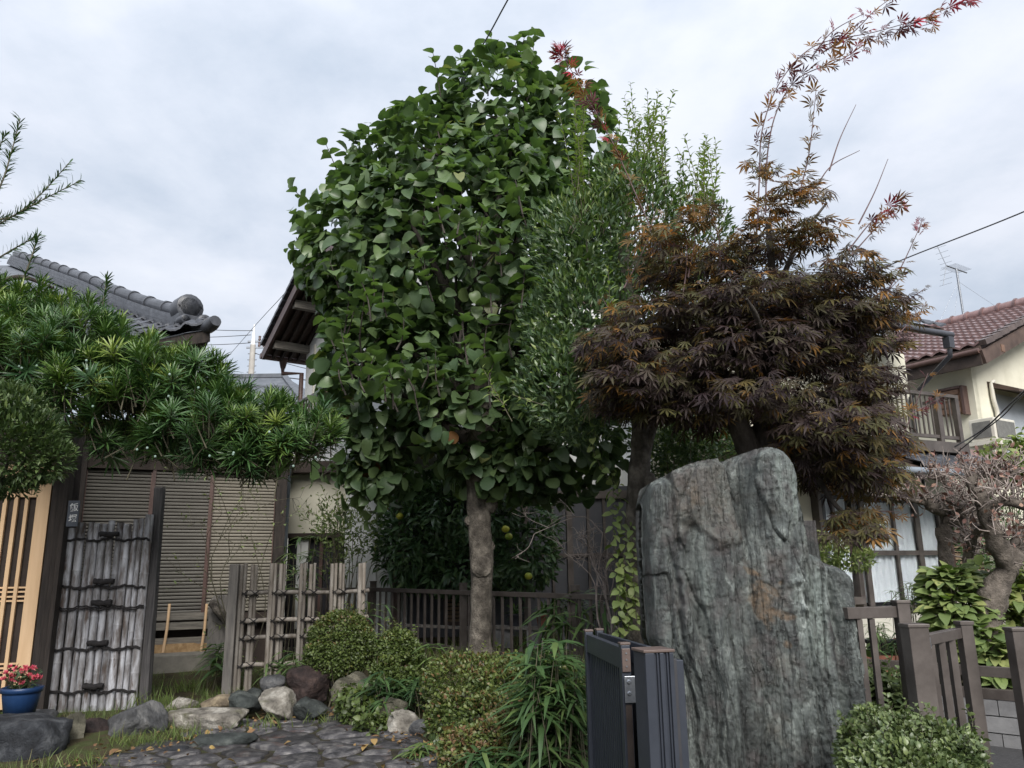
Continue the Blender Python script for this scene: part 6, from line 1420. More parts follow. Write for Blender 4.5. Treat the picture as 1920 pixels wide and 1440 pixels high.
mbs = MB(); st = ([], [], [], [], [])
def m_shoot(pxs, gap, size, tn, Y=Ym, start=.1, r=.008, n_=60):
    L = smooth_line([P(x, y, Y) for x, y in pxs], n_); mbs.tube(L, np.linspace(r, r * .35, n_), 6); ln = np.sum(np.linalg.norm(np.diff(L, axis=0), axis=1)); k = int(ln / gap)
    if size <= 0: return
    for j in range(k):
        t_ = start + (1 - start) * j / max(k - 1, 1); i = min(int(t_ * (n_ - 1)), n_ - 2); p = L[i]; ax = norm(L[i + 1] - L[i]); rd = unit(1)[0]; rd = norm(rd - ax * (rd @ ax))
        for s_ in (1, -1):
            st[0].append(p + rd * s_ * .03); st[1].append(norm(rd * s_ * .75 + ax * rng.uniform(.5, 1.3) - UP * .25)); st[2].append(norm(UP * .6 + VIEW(p) * .2 + rng.normal(0, .5, 3))); st[3].append(size * rng.uniform(.65, 1.2)); st[4].append(np.clip(tn(t_) + rng.normal(0, .03), 0, 1))
pur = lambda t: .95 if t > .93 else .40 + .3 * (t < .35)
m_shoot([(1420, 430), (1424, 330), (1430, 240), (1465, 150), (1530, 85), (1640, 60), (1740, 30), (1830, -8)], .105, .12, lambda t: .66 if t < .25 else (.945 if t < .93 else .99))
m_shoot([(1435, 400), (1440, 280), (1460, 200), (1500, 145), (1580, 110), (1640, 75), (1760, 40)], .15, .105, lambda t: .66 if t < .3 else .945, start=.35)
m_shoot([(1540, 100), (1600, 60), (1640, 20), (1680, -10)], .16, .12, lambda t: .945)
m_shoot([(1520, 110), (1560, 60), (1620, 25)], .14, .11, lambda t: .945)
m_shoot([(1500, 360), (1518, 280), (1530, 170)], .15, .12, lambda t: .72, start=.2)
m_shoot([(1555, 320), (1575, 260), (1605, 196)], .3, 0, pur, start=.9); m_shoot([(1530, 350), (1560, 310), (1612, 282)], .1, 0, pur); m_shoot([(1610, 420), (1640, 360), (1665, 298)], .1, 0, pur)
m_shoot([(1590, 470), (1640, 410), (1695, 375)], .08, .11, lambda t: .945, start=.35); m_shoot([(1595, 480), (1640, 430), (1670, 400)], .06, .065, lambda t: .945, start=.4)
m_shoot([(1650, 570), (1690, 500), (1725, 425)], .16, .07, lambda t: .7 if t < .9 else .99, start=.15); m_shoot([(1722, 436), (1728, 415)], .015, .055, lambda t: .985)
m_shoot([(1650, 600), (1700, 565), (1735, 540)], .1, .06, lambda t: .7); m_shoot([(1640, 620), (1700, 580), (1740, 572)], .09, .07, lambda t: .8); m_shoot([(1660, 650), (1700, 610), (1710, 590)], .08, .07, lambda t: .9)
m_shoot([(1640, 940), (1700, 800), (1740, 700)], .35, .07, lambda t: .9, start=.3); m_shoot([(1660, 800), (1720, 770), (1765, 745)], .06, .06, lambda t: .95, start=.4); m_shoot([(1560, 980), (1640, 960), (1690, 960)], .08, .07, lambda t: .82)
m_shoot([(1235, 460), (1190, 360), (1150, 270), (1105, 190), (1070, 130), (1050, 95)], .075, .12, lambda t: .72 if t < .3 else (.94 if t < .8 else .955), Y=Ym + .6)
m_shoot([(1052, 104), (1044, 84)], .018, .07, lambda t: .995, Y=Ym + .6)
for x0, y0, x1, y1 in ((1170, 540, 1230, 390), (1290, 520, 1300, 370), (1280, 560, 1280, 400), (1350, 500, 1330, 390), (1190, 700, 1130, 560), (1590, 600, 1690, 520)): m_shoot([(x0, y0), ((x0 + x1) / 2 + 8, (y0 + y1) / 2), (x1, y1)], .10, .075, lambda t: .82, Y=Ym - .3)
tag(mbs.build('twig', MT['twig_red'], t3_), kind='stuff')
Pp = np.vstack([Pp, st[0]]); D = np.vstack([D, st[1]]); NL = np.vstack([NL, st[2]]); S = np.concatenate([S, st[3]]); tone = np.concatenate([tone, st[4]])
f_, b_ = front_first(Pp, S * 4, bl3, 300)
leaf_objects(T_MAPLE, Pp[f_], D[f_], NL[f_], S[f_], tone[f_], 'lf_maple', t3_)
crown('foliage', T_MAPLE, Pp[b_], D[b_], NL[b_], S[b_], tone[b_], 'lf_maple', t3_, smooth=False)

# ================================================================== PODOCARPUS on the left
Yq = 7.7
pbse = np.array([*P(-230, 1250, 7.9)[:2], .1]); t4_ = thing('podocarpus_tree', 'dark green strap leaved tree with a long trained branch reaching across the tiled house', 'tree', pbse)
mb = MB(); tk = smooth_line([pbse - UP * .2, P(-230, 1000, 7.9), P(-190, 760, 7.9), P(-100, 640, 7.9), P(-40, 480, 8.0)], 30); mb.tube(tk, np.linspace(.17, .06, 30), 14, rough=.15, seed=4); mb.build('trunk', MT['bark_mid'], t4_)
for pxs, r in (([(-190, 760), (-20, 720), (150, 730), (300, 790), (450, 830), (580, 830)], .07), ([(-100, 640), (40, 610), (160, 650), (260, 720)], .05), ([(-60, 560), (30, 520), (100, 540)], .04)):
    mb = MB(); p = smooth_line([P(x, y, Yq + .15) for x, y in pxs], 26); mb.tube(p, np.linspace(r, .015, 26), 9, rough=.15, seed=2); mb.build('limb', MT['bark_dark'], t4_)
bl4 = Blobs([(10, 625, 110, 80, Yq + .2), (110, 650, 100, 72, Yq), (60, 690, 120, 60, Yq - .2), (190, 695, 95, 72, Yq), (310, 735, 90, 60, Yq), (140, 740, 90, 55, Yq - .3), (260, 790, 110, 65, Yq - .1), (390, 775, 70, 50, Yq), (400, 820, 120, 70, Yq), (490, 808, 75, 46, Yq), (560, 822, 58, 42, Yq), (490, 850, 80, 45, Yq), (365, 712, 38, 36, Yq), (-100, 610, 100, 100, Yq)])
wP, wN = bl4.sample(1150, .15, .2, 2.5, .66, 4, .22)
extra = [(40, 655, -1), (240, 700, 0), (110, 770, -1), (140, 735, -1), (215, 700, -.5), (272, 835, -.6), (330, 705, 0), (205, 815, -.5), (500, 880, -.3), (455, 900, -.3), (520, 900, -.3), (600, 790, 0), (620, 830, 0), (200, 600, 0), (380, 870, -.4), (250, 870, -.5), (575, 800, 0), (622, 808, 0), (540, 790, 0), (430, 755, 0)]
eP_ = np.array([P(x, y, Yq + d * .5) for x, y, d in extra]); wP = np.vstack([wP, eP_]); wN = np.vstack([wN, norm(rng.normal(0, .4, (len(extra), 3)) + np.array([.1, -.5, .5]))])
st = ([], [], [], [], []); mbs = MB(); tuft_me = []
lp = []
for i in range(len(wP)):
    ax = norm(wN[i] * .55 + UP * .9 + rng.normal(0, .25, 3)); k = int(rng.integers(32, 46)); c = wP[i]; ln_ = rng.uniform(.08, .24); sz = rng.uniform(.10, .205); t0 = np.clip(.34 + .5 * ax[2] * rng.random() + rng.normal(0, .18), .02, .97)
    mbs.tube([c - ax * .16, c, c + ax * ln_], [.008, .006, .004], 5)
    o_ = norm(np.cross(ax, UP + np.array([.03, .02, 0]))); w_ = np.cross(ax, o_)
    for j in range(k):
        t_ = j / k; ph = j * 2.39996; rd = o_ * math.cos(ph) + w_ * math.sin(ph); el = .3 + 1.5 * t_
        st[0].append(c + ax * ln_ * t_); st[1].append(norm(rd * .85 + ax * el + rng.normal(0, .14, 3))); st[2].append(norm(ax - rd * .5)); st[3].append(sz * (.75 + .4 * math.sin(math.pi * min(t_ + .2, 1)))); st[4].append(np.clip(t0 * (.8 + .35 * t_) + rng.normal(0, .05), 0, 1))
T_SPRIG = [tpl_fold([.03, .075, .065, .008], [0, .35, .75, 1.0], dr, .3) for dr in (.05, .3)]
st_main = st; st = ([], [], [], [], [])
for pxs in ([(-120, 480), (-20, 430), (60, 385), (152, 338)], [(-60, 470), (0, 350), (20, 290), (38, 222)], [(-60, 400), (10, 410), (70, 370), (130, 305)], [(-60, 520), (20, 470), (75, 440)], [(-90, 360), (-20, 300), (12, 250)], [(30, 560), (60, 480), (70, 445)], [(180, 640), (195, 560), (200, 520)], [(340, 700), (352, 640)], [(560, 830), (620, 780), (640, 770)]):
    L = smooth_line([P(x, y, Yq) for x, y in pxs], 40); mbs.tube(L, np.linspace(.012, .004, 40), 6); k = int(np.sum(np.linalg.norm(np.diff(L, axis=0), axis=1)) / .011)
    for j in range(k):
        i = min(int(j / k * 39), 38); ax = norm(L[i + 1] - L[i]); rd = unit(1)[0]; rd = norm(rd - ax * (rd @ ax)); st[0].append(L[i] + (L[i + 1] - L[i]) * rng.random()); st[1].append(norm(rd * .75 + ax * .8)); st[2].append(norm(ax - rd * .4)); st[3].append(rng.uniform(.08, .125)); st[4].append(np.clip(rng.normal(.42, .12), 0, 1))
tag(mbs.build('twig', MT['twig_green'], t4_), kind='stuff')
a = [np.array(x) for x in st]
# inner dead shade leaves close the mass
crown('sprig_foliage', T_SPRIG, *a, 'lf_pod', t4_)
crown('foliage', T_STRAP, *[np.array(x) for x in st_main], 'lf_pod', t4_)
mb0 = MB(); mb0.add(ICO[0][:, :] * np.array([.017, .017, .02]), [tuple(f) for f in ICO[1]], True)
ic2 = ico(2); me = raw_mesh('seed_berry', ic2[0] * np.array([.011, .011, .013]), ic2[1], smooth=True); me.materials.append(MT['berry'])
for px, py in ((36, 687), (69, 686), (162, 676), (126, 722), (145, 731), (163, 692), (318, 702), (316, 743), (276, 840), (291, 856), (393, 855), (438, 849), (437, 852), (505, 810), (592, 858), (257, 843), (41, 690), (124, 728), (372, 727), (174, 762), (550, 874)): inst(me, 'seed_berry', t4_, P(px, py, Yq - .75))

# ================================================================== CLIPPED CONIFER at the left edge
Yj = 6.6; cb = np.array([*P(-40, 1200, Yj)[:2], .05]); t5_ = thing('clipped_conifer', 'clipped fine leaved dark green conifer pad at the left edge over the lattice door', 'tree', cb)
mb = MB(); mb.tube(smooth_line([cb - UP * .2, P(-60, 1100, Yj), P(-20, 950, Yj), P(10, 850, Yj)], 20), np.linspace(.10, .04, 20), 10, rough=.15); mb.build('trunk', MT['bark_dark'], t5_)
bl5 = Blobs([(-20, 840, 120, 90, Yj), (50, 835, 70, 75, Yj), (20, 780, 60, 55, Yj), (90, 860, 42, 40, Yj), (-60, 760, 70, 60, Yj)])
Pp, Nn = bl5.sample(13000, .14, .25, 4, .6, 5); n = len(Pp)
crown('foliage', T_SMALL + T_STRAP[:1], Pp, norm(Nn + UP * .5 + unit(n) * .5), norm(UP + unit(n) * .7), rng.uniform(.035, .075, n), np.clip(rng.normal(.45, .2, n), 0, .9), 'lf_box', t5_)
mbs = MB(); st = ([], [], [], [], [])
for i in range(90):
    k = rng.integers(0, len(Pp)); p = Pp[k]; leafy_shoot(p - Nn[k] * .05, p + norm(Nn[k] + UP * .6) * rng.uniform(.06, .14), np.zeros(3), .012, .045, .7, st, .003)
tag(mbs.build('twig', MT['twig_green'], t5_), kind='stuff'); crown('shoot_tips', T_SMALL, *[np.array(x) for x in st], 'lf_box', t5_)

# ================================================================== CITRUS TREE behind the fence
Yc_ = 13.4; cbs = P(905, 1215, Yc_); cbs[2] = .4; t6_ = thing('citrus_tree', 'dense rounded dark citrus tree with a few yellow green fruit behind the brown fence', 'tree', cbs)
mb = MB(); mb.tube(smooth_line([cbs - UP * .1, P(890, 1120, Yc_), P(880, 1020, Yc_)], 10), np.linspace(.09, .04, 10), 9, rough=.1); mb.build('trunk', MT['bark_dark'], t6_)
bl6 = Blobs([(800, 1000, 95, 95, Yc_), (870, 960, 120, 80, Yc_), (960, 1000, 85, 90, Yc_), (830, 930, 60, 50, Yc_), (985, 1040, 62, 70, Yc_ - .3), (770, 1030, 60, 70, Yc_ - .2), (880, 1060, 110, 60, Yc_)])
Pp, Nn = bl6.sample(5200, .13, .2, 2.0, .7, 6); n = len(Pp)
crown('foliage', T_LANCE, Pp, norm(Nn * .8 + UP * .1 + unit(n) * .6), norm(UP * .6 + Nn * .6 + unit(n) * .4), rng.uniform(.13, .20, n), np.clip(rng.normal(.45, .22, n), 0, .95), 'lf_citrus', t6_)
me = raw_mesh('citrus_fruit', ICO[0] * np.array([.06, .06, .053]), ICO[1], smooth=True); me.materials.append(MT['fruit'])
for px, py in ((750, 968), (948, 992), (954, 1006), (991, 1080), (971, 1168)):
    inst(me, 'citrus_fruit', t6_, P(px, py, Yc_ - (1.15 if px > 800 else .55)))

# ================================================================== SMALL SHRUBS AND PLANTS
def shrub(name, label, cat, items, count, size, TS, matn, seed, tone=(.45, .2), up=.5, shell=.12, lump=.18, lsc=3.0, inner=.7, base=None, twig=True, group=None, fill=.12, smooth=True, shoots=70):
    bl = Blobs(items); c = bl.c.mean(0); b = np.array([c[0], c[1], float(hgt(c[0:1], c[1:2])[0])]) if base is None else base
    t = thing(name, label, cat, b, group); Pp, Nn = bl.sample(count, shell, lump, lsc, inner, seed, fill)
    g = hgt(Pp[:, 0], Pp[:, 1]); k = Pp[:, 2] > g + .01; Pp, Nn = Pp[k], Nn[k]; n = len(Pp)
    if twig:
        mb = MB()
        for i in range(26):
            q = Pp[rng.integers(0, n)]; mb.tube(smooth_line([np.array([b[0] + rng.normal(0, .06), b[1] + rng.normal(0, .06), b[2] - .05]), (b + q) / 2 + rng.normal(0, .05, 3), q], 7), np.linspace(.012, .004, 7), 5)
        tag(mb.build('stem', MT['twig_green'], t), kind='stuff')
    if shoots:
        global mbs
        mbs = MB(); sq = ([], [], [], [], [])
        for i in range(shoots):
            j = rng.integers(0, n)
            if Nn[j][2] < -.1: continue
            leafy_shoot(Pp[j] - Nn[j] * .03, Pp[j] + norm(Nn[j] * .6 + UP * .7 + rng.normal(0, .3, 3)) * rng.uniform(.05, .17) * max(1, size / .04), rng.normal(0, .015, 3), size * .5, size * 1.25, tone[0] + .2, sq, .003)
        tag(mbs.build('twig', MT['twig_green'], t), kind='stuff'); crown('shoot_tips', TS, *[np.array(x) for x in sq], matn, t)
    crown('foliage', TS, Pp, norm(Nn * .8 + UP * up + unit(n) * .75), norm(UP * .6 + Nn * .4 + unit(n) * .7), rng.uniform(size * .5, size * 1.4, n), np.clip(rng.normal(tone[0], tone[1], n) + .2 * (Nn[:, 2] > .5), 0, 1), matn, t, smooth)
    return t, Pp, Nn
shrub('azalea_bush', 'round clipped azalea with a bronze top above the reddish boulder', 'bush', [(638, 1203, 62, 58, 9.6), (625, 1228, 54, 44, 9.5), (664, 1212, 44, 48, 9.6)], 15000, .027, T_OVAL, 'lf_azalea', 11, (.42, .18), .4)
shrub('azalea_bush', 'smaller rounded azalea standing right of the bronze topped one', 'bush', [(746, 1226, 42, 48, 9.0), (740, 1264, 46, 40, 8.9), (768, 1242, 34, 38, 9.1)], 11000, .028, T_OVAL, 'lf_azalea', 12, (.36, .16), .4)
shrub('azalea_bush', 'low spreading azalea mass in front of the pale trunk', 'bush', [(880, 1285, 95, 55, 8.0), (960, 1300, 85, 70, 7.6), (860, 1340, 65, 55, 7.6), (1030, 1290, 60, 60, 7.6), (930, 1360, 70, 60, 7.2)], 19000, .031, T_OVAL, 'lf_azalea', 13, (.45, .2), .5, lump=.3)
shrub('azalea_bush', 'reddish brown tipped azalea at the bottom beside the bamboo grass', 'bush', [(950, 1400, 75, 65, 6.6), (880, 1420, 60, 55, 6.6), (920, 1460, 90, 60, 6.4)], 14000, .029, T_OVAL, 'lf_azalea', 14, (.62, .22), .5, lump=.3)
shrub('box_hedge', 'bright clipped small leaved hedge at the foot of the garden gate', 'hedge', [(1640, 1385, 55, 60, 4.9), (1700, 1400, 80, 55, 4.6), (1770, 1420, 70, 55, 4.5), (1690, 1450, 110, 60, 4.4), (1620, 1420, 50, 60, 4.8), (1810, 1445, 45, 40, 4.5)], 15000, .026, T_OVAL, 'lf_hedge', 15, (.5, .25), .6, lump=.42, lsc=4.5, shell=.2)
shrub('wild_shrub', 'small white flowered weed shrub behind the clipped hedge by the side fence', 'bush', [(1640, 1310, 40, 45, 6.2), (1690, 1330, 35, 40, 6.0)], 1600, .06, T_OVAL, 'lf_hedge', 16, (.4, .2))
shrub('wall_shrub', 'airy small tree with tiny pale green leaves in front of the white wall', 'tree', [(650, 1000, 62, 50, 12.7), (620, 985, 50, 40, 12.7), (680, 990, 36, 40, 12.7), (630, 950, 35, 25, 12.7), (640, 1050, 40, 40, 12.7)], 1300, .07, T_SMALL, 'lf_hyd', 17, (.45, .2), .6, shell=.3, lump=.4, inner=.3, fill=.5)
shrub('bright_shrub', 'bright green small maple like shrub glimpsed right of the stone shoulder', 'bush', [(1570, 1030, 45, 30, 9.5), (1600, 1048, 40, 22, 9.5), (1545, 1045, 30, 30, 9.4)], 1500, .06, T_SMALL, 'lf_hyd', 18, (.7, .15), base=np.array([*P(1500, 1100, 9.4)[:2], .4]), twig=False, shoots=20)
shrub('trained_shrub', 'small leafy shrub visible above the left shoulder of the standing stone', 'bush', [(1250, 860, 60, 45, 9.6), (1300, 830, 60, 45, 9.6), (1340, 800, 50, 40, 9.8)], 2200, .07, T_SMALL, 'lf_osm', 19, (.5, .2), base=np.array([*P(1280, 1100, 9.6)[:2], .4]))
shrub('dark_hedge', 'dark green clipped hedge beyond the gnarled pruned tree', 'hedge', [(1860, 1000, 70, 70, 12.2), (1920, 1010, 80, 80, 12.2), (1890, 1080, 90, 70, 12.0), (1980, 1050, 80, 120, 12)], 4200, .07, T_SMALL, 'lf_citrus', 20, (.5, .2))
shrub('creeper_bush', 'light green creeper below the cooler unit at the right edge', 'bush', [(1908, 880, 40, 22, 9.8), (1938, 860, 36, 34, 9.8), (1885, 878, 25, 16, 9.8)], 800, .09, T_OVAL, 'lf_hyd', 21, (.6, .2), base=np.array([*P(1930, 1150, 9.8)[:2], .4]), shell=.3, fill=.4)
shrub('ivy_patch', 'small leaved ground creeper spilling between rocks beside the path', 'creeper', [(680, 1335, 40, 32, 8.5), (705, 1375, 36, 28, 8.1), (665, 1320, 30, 25, 8.6)], 1800, .05, T_OVAL, 'lf_azalea', 22, (.25, .12), .3)
# hydrangeas: big leaves, each bush with single leaves
def hydrangea(label, items, cnt, seed, tone, base, nobj=0, size=.17):
    bl = Blobs(items); t = thing('hydrangea', label, 'bush', base); Pp, Nn = bl.sample(cnt, .2, .2, 2, .6, seed, .25); n = len(Pp)
    D = norm(norm(Nn * np.array([1, 1, .1])) * .9 + UP * .15 + unit(n) * .35); NL = norm(UP * .9 + Nn * .5 + VIEW(Pp) * .3 + unit(n) * .3); S = rng.uniform(size * .5, size * .95, n); tn = np.clip(rng.normal(tone + .12, .22, n), 0, 1)
    mb = MB()
    for i in range(14): mb.tube(smooth_line([base + np.array([rng.normal(0, .15), rng.normal(0, .1), -.05]), (base + Pp[i]) / 2 + rng.normal(0, .05, 3), Pp[i]], 8), np.linspace(.014, .006, 8), 6)
    tag(mb.build('stem', MT['twig_green'], t), kind='stuff')
    f_, b_ = front_first(Pp, S, bl, nobj)
    leaf_objects(T_HYD, Pp[f_], D[f_], NL[f_], S[f_], tn[f_], 'lf_hyd', t); crown('foliage', T_HYD, Pp[b_], D[b_], NL[b_], S[b_], tn[b_], 'lf_hyd', t)
hydrangea('large yellowing hydrangea left of the gnarled trunk, below the curtained window', [(1790, 1110, 55, 40, 8.3), (1800, 1150, 65, 45, 8.2), (1760, 1090, 30, 25, 8.4), (1790, 1085, 45, 22, 8.4), (1840, 1080, 30, 25, 8.6)], 760, 31, .5, np.array([*P(1795, 1230, 8.3)[:2], .42]), 90)
hydrangea('greener hydrangea at the right edge behind the gnarled trunk', [(1910, 1110, 50, 50, 8.5), (1900, 1160, 40, 45, 8.4), (1935, 1080, 40, 40, 8.6)], 520, 32, .75, np.array([*P(1915, 1240, 8.4)[:2], .42]), 60)
hydrangea('lower hydrangea hanging over the timber rails right of the gate', [(1850, 1200, 45, 30, 7.9), (1875, 1225, 40, 30, 7.8), (1830, 1235, 35, 25, 7.9), (1870, 1260, 35, 22, 7.8)], 420, 33, .55, np.array([*P(1855, 1290, 7.9)[:2], .42]), 50)

# bamboo grass: arching stems with drooping blades
def sasa(label, spots, seed, size, stemh, Y, n_leaf=9, name='bamboo_grass', group=None, tone=.5, cat='bamboo grass'):
    b = P(*spots[0][:2], Y); b[2] = float(hgt(b[0:1], b[1:2])[0]); t = thing(name, label, cat, b, group); st = ([], [], [], [], []); mb = MB()
    for px, py, dpt in spots:
        q = P(px, py, Y + dpt); g = float(hgt(q[0:1], q[1:2])[0]); h = max(q[2] - g, .08); az = rng.uniform(0, 2 * math.pi); ln = np.array([math.cos(az), math.sin(az) - .4, 0]) * .12 * stemh; root = np.array([q[0], q[1], g]) - ln
        L = smooth_line([root, (root + q) / 2 + UP * .05, q], 7); mb.tube(L, np.linspace(.005, .003, 7), 5)
        for j in range(n_leaf):
            a = az + j * 2.4 + rng.normal(0, .3); d = np.array([math.cos(a), math.sin(a), rng.uniform(.0, .6)]); k = 6 - (j % 3); st[0].append(L[k]); st[1].append(norm(d)); st[2].append(norm(UP + d * .2 + VIEW(q) * .2)); st[3].append(size * rng.uniform(.6, 1.2)); st[4].append(np.clip(rng.normal(tone, .2), 0, 1))
    tag(mb.build('stem', MT['twig_green'], t), kind='stuff'); crown('foliage', T_SASA, *[np.array(x) for x in st], 'lf_sasa', t); return t
T_SASA = [tpl_fold([.015, .072, .058, .005], [0, .3, .65, 1.0], dr, .3) for dr in (.35, .7, .9)]
sasa('tall bamboo grass clump with long drooping blades left of the dark gate', [(rng.uniform(985, 1085), rng.uniform(1200, 1430), rng.uniform(-.3, .4)) for i in range(95)], 41, .24, 1, 6.2)
sasa('dense dark bamboo grass over the slanted rock in the middle', [(rng.uniform(690, 800), rng.uniform(1262, 1318), rng.uniform(-.3, .2)) for i in range(26)], 42, .24, .8, 8.6, tone=.35)
sasa('bamboo grass tuft at the foot of the bamboo lattice fence', [(rng.uniform(500, 560), rng.uniform(1222, 1262), rng.uniform(-.2, .2)) for i in range(12)], 43, .22, .7, 9.6, tone=.7)
sasa('leafy weeds between leaning board and bamboo fence', [(rng.uniform(395, 436), rng.uniform(1205, 1270), rng.uniform(-.2, .3)) for i in range(12)], 44, .26, .8, 10.3, tone=.6)
sasa('green bamboo sprays by the low window behind the bamboo fence', [(rng.uniform(528, 600), rng.uniform(1005, 1075), rng.uniform(-.2, .3)) for i in range(14)], 45, .24, .8, 12.2, tone=.7, n_leaf=11)
sasa('pale sprigs poking through the brown fence behind the azaleas', [(720, 1135, 0), (705, 1145, .1), (690, 1130, 0), (815, 1210, -.8), (800, 1215, -.8)], 46, .22, .8, 9.6, tone=.9)
sasa('sedge like tuft at the lower edge of the path', [(rng.uniform(770, 800), rng.uniform(1395, 1425), 0) for i in range(7)], 47, .16, .4, 7.0, tone=.95)
sasa('dark blades at the bottom below the low azaleas', [(rng.uniform(890, 1000), rng.uniform(1400, 1445), 0) for i in range(9)], 48, .22, .5, 6.1, tone=.4)
sasa('lily like plants in the bed behind the metal fence', [(rng.uniform(1030, 1130), rng.uniform(1110, 1160), rng.uniform(-.2, .5)) for i in range(14)], 49, .34, .5, 9.6, tone=.6, name='garden_plant', cat='plant')
sasa('potted plants with thin upright stems below the curtained window', [(rng.uniform(1670, 1715), rng.uniform(1090, 1130), rng.uniform(-.2, .2)) for i in range(12)], 50, .12, .3, 9.6, tone=.8, n_leaf=14, name='garden_plant', cat='plant')
sasa('green border plants behind the side fence', [(rng.uniform(1640, 1760), rng.uniform(1185, 1240), rng.uniform(-.2, .3)) for i in range(26)], 51, .16, .4, 8.6, tone=.6, name='garden_plant', cat='plant')
# thin sapling by the shutters, bare shrub by the screen door
def twiggy(name, label, base, tips, r0, matn, mat_leaf=None, tone=.6, size=.05, dens=0, cat='tree', depth=2):
    t = thing(name, label, cat, base); mb = MB(); st = ([], [], [], [], [])
    def grow(a, b, r, lev):
        L = smooth_line([a, (a + b) / 2 + rng.normal(0, .12, 3) * np.linalg.norm(b - a), b], 8); mb.tube(L, np.linspace(r, r * .5, 8), 6 if lev else 7)
        if dens and lev >= depth - 1:
            for j in range(dens): st[0].append(L[rng.integers(2, 8)]); st[1].append(norm(rng.normal(size=3))); st[2].append(norm(UP + rng.normal(0, .5, 3))); st[3].append(size * rng.uniform(.6, 1.2)); st[4].append(np.clip(rng.normal(tone, .15), 0, 1))
        if lev < depth:
            for j in range(4):
                k = rng.integers(3, 8); l = np.linalg.norm(b - a); grow(L[k], L[k] + norm((b - a) / l * .6 + rng.normal(0, .55, 3)) * l * rng.uniform(.3, .55), r * .55, lev + 1)
    for x, y, Y in tips: grow(base, P(x, y, Y), r0, 0)
    tag(mb.build('branch', MT[matn], t), kind='stuff')
    if dens: crown('foliage', T_SMALL, *[np.array(x) for x in st], mat_leaf, t)
    return t
twiggy('sapling', 'spindly sapling with a few pale leaves before the light shutter', np.array([*P(462, 1220, 11.0)[:2], .25]), [(452, 955, 11.0), (470, 1000, 11.0), (440, 1020, 11.1), (495, 1040, 11.0)], .009, 'twig_green', 'lf_hyd', .65, .06, 3)
twiggy('bare_shrub', 'leafless pale twigged shrub in front of the dark screen doors', np.array([*P(1150, 1190, 9.4)[:2], .4]), [(1105, 1040, 9.3), (1130, 1000, 9.3), (1140, 1015, 9.5)], .016, 'twig', depth=3, cat='bush')

# ================================================================== GNARLED PRUNED TREE on the right
Yg = 8.0; gb_ = P(1845, 1250, Yg); gb_[2] = .40; t7_ = thing('gnarled_tree', 'gnarled pruned tree with knobbly limbs and pale bare twigs on the right', 'tree', gb_)
mb = MB()
def gl_(pxs, r0, r1, seg=30, n=16, sd=1):
    p = smooth_line([P(x, y, Yg + d) for x, y, d in pxs], seg); r = np.linspace(r0, r1, seg) * (1 + .16 * fbm(p * 5, sd, 2)); mb.tube(p, r, n, rough=.42, seed=sd, rsc=9); return p
L0 = gl_([(1845, 1262, 0), (1850, 1190, 0), (1862, 1120, 0), (1890, 1060, 0)], .15, .11); mb_keep = mb; mb.build('trunk', MT['bark_mid'], t7_)
limbs7 = []
for pxs, r0, r1, sd in (([(1888, 1065, 0), (1868, 1010, -.1), (1848, 960, -.1), (1835, 925, -.1)], .11, .06, 2), ([(1885, 1070, 0), (1905, 1030, .1), (1935, 990, .2)], .10, .06, 3), ([(1850, 965, -.1), (1880, 940, -.2), (1930, 950, -.3), (1975, 960, -.3)], .06, .04, 4), ([(1840, 935, -.1), (1870, 910, 0), (1905, 880, 0)], .05, .03, 5), ([(1835, 925, -.1), (1820, 900, 0), (1850, 890, .1), (1890, 880, .1)], .05, .02, 6), ([(1860, 985, -.1), (1830, 1000, .1), (1815, 1040, .3)], .04, .05, 7)):
    mb = MB(); limbs7.append(gl_(pxs, r0, r1, sd=sd)); mb.build('limb', MT['bark_mid'], t7_)
Yg2 = 8.8; gb2 = P(1775, 1240, Yg2); gb2[2] = .4; t8_ = thing('gnarled_tree', 'second twisted pruned tree with bent hook shaped limbs beside the curtained window', 'tree', gb2)
Yg_s = Yg; Yg = Yg2
mb = MB(); gl_([(1778, 1250, 0), (1776, 1120, 0), (1772, 1040, 0), (1768, 990, 0)], .085, .075, sd=8); mb.build('trunk', MT['bark_mid'], t8_)
for pxs, r0, r1, sd in (([(1770, 1000, 0), (1775, 965, 0), (1745, 950, -.1), (1735, 930, -.1)], .075, .05, 9), ([(1772, 975, 0), (1800, 980, -.1), (1798, 950, -.15), (1775, 935, -.1)], .055, .04, 10), ([(1770, 985, 0), (1800, 1010, .1), (1812, 950, .1), (1800, 920, .1)], .05, .035, 11), ([(1740, 945, -.1), (1700, 935, -.1), (1660, 930, 0)], .03, .012, 12), ([(1815, 1130, .2), (1818, 1050, .2), (1830, 990, .2), (1810, 930, .2)], .08, .05, 13), ([(1790, 930, 0), (1770, 905, 0), (1740, 895, 0)], .03, .012, 14)):
    mb = MB(); limbs7.append(gl_(pxs, r0, r1, sd=sd)); mb.build('limb', MT['bark_mid'], t8_)
Yg = Yg_s
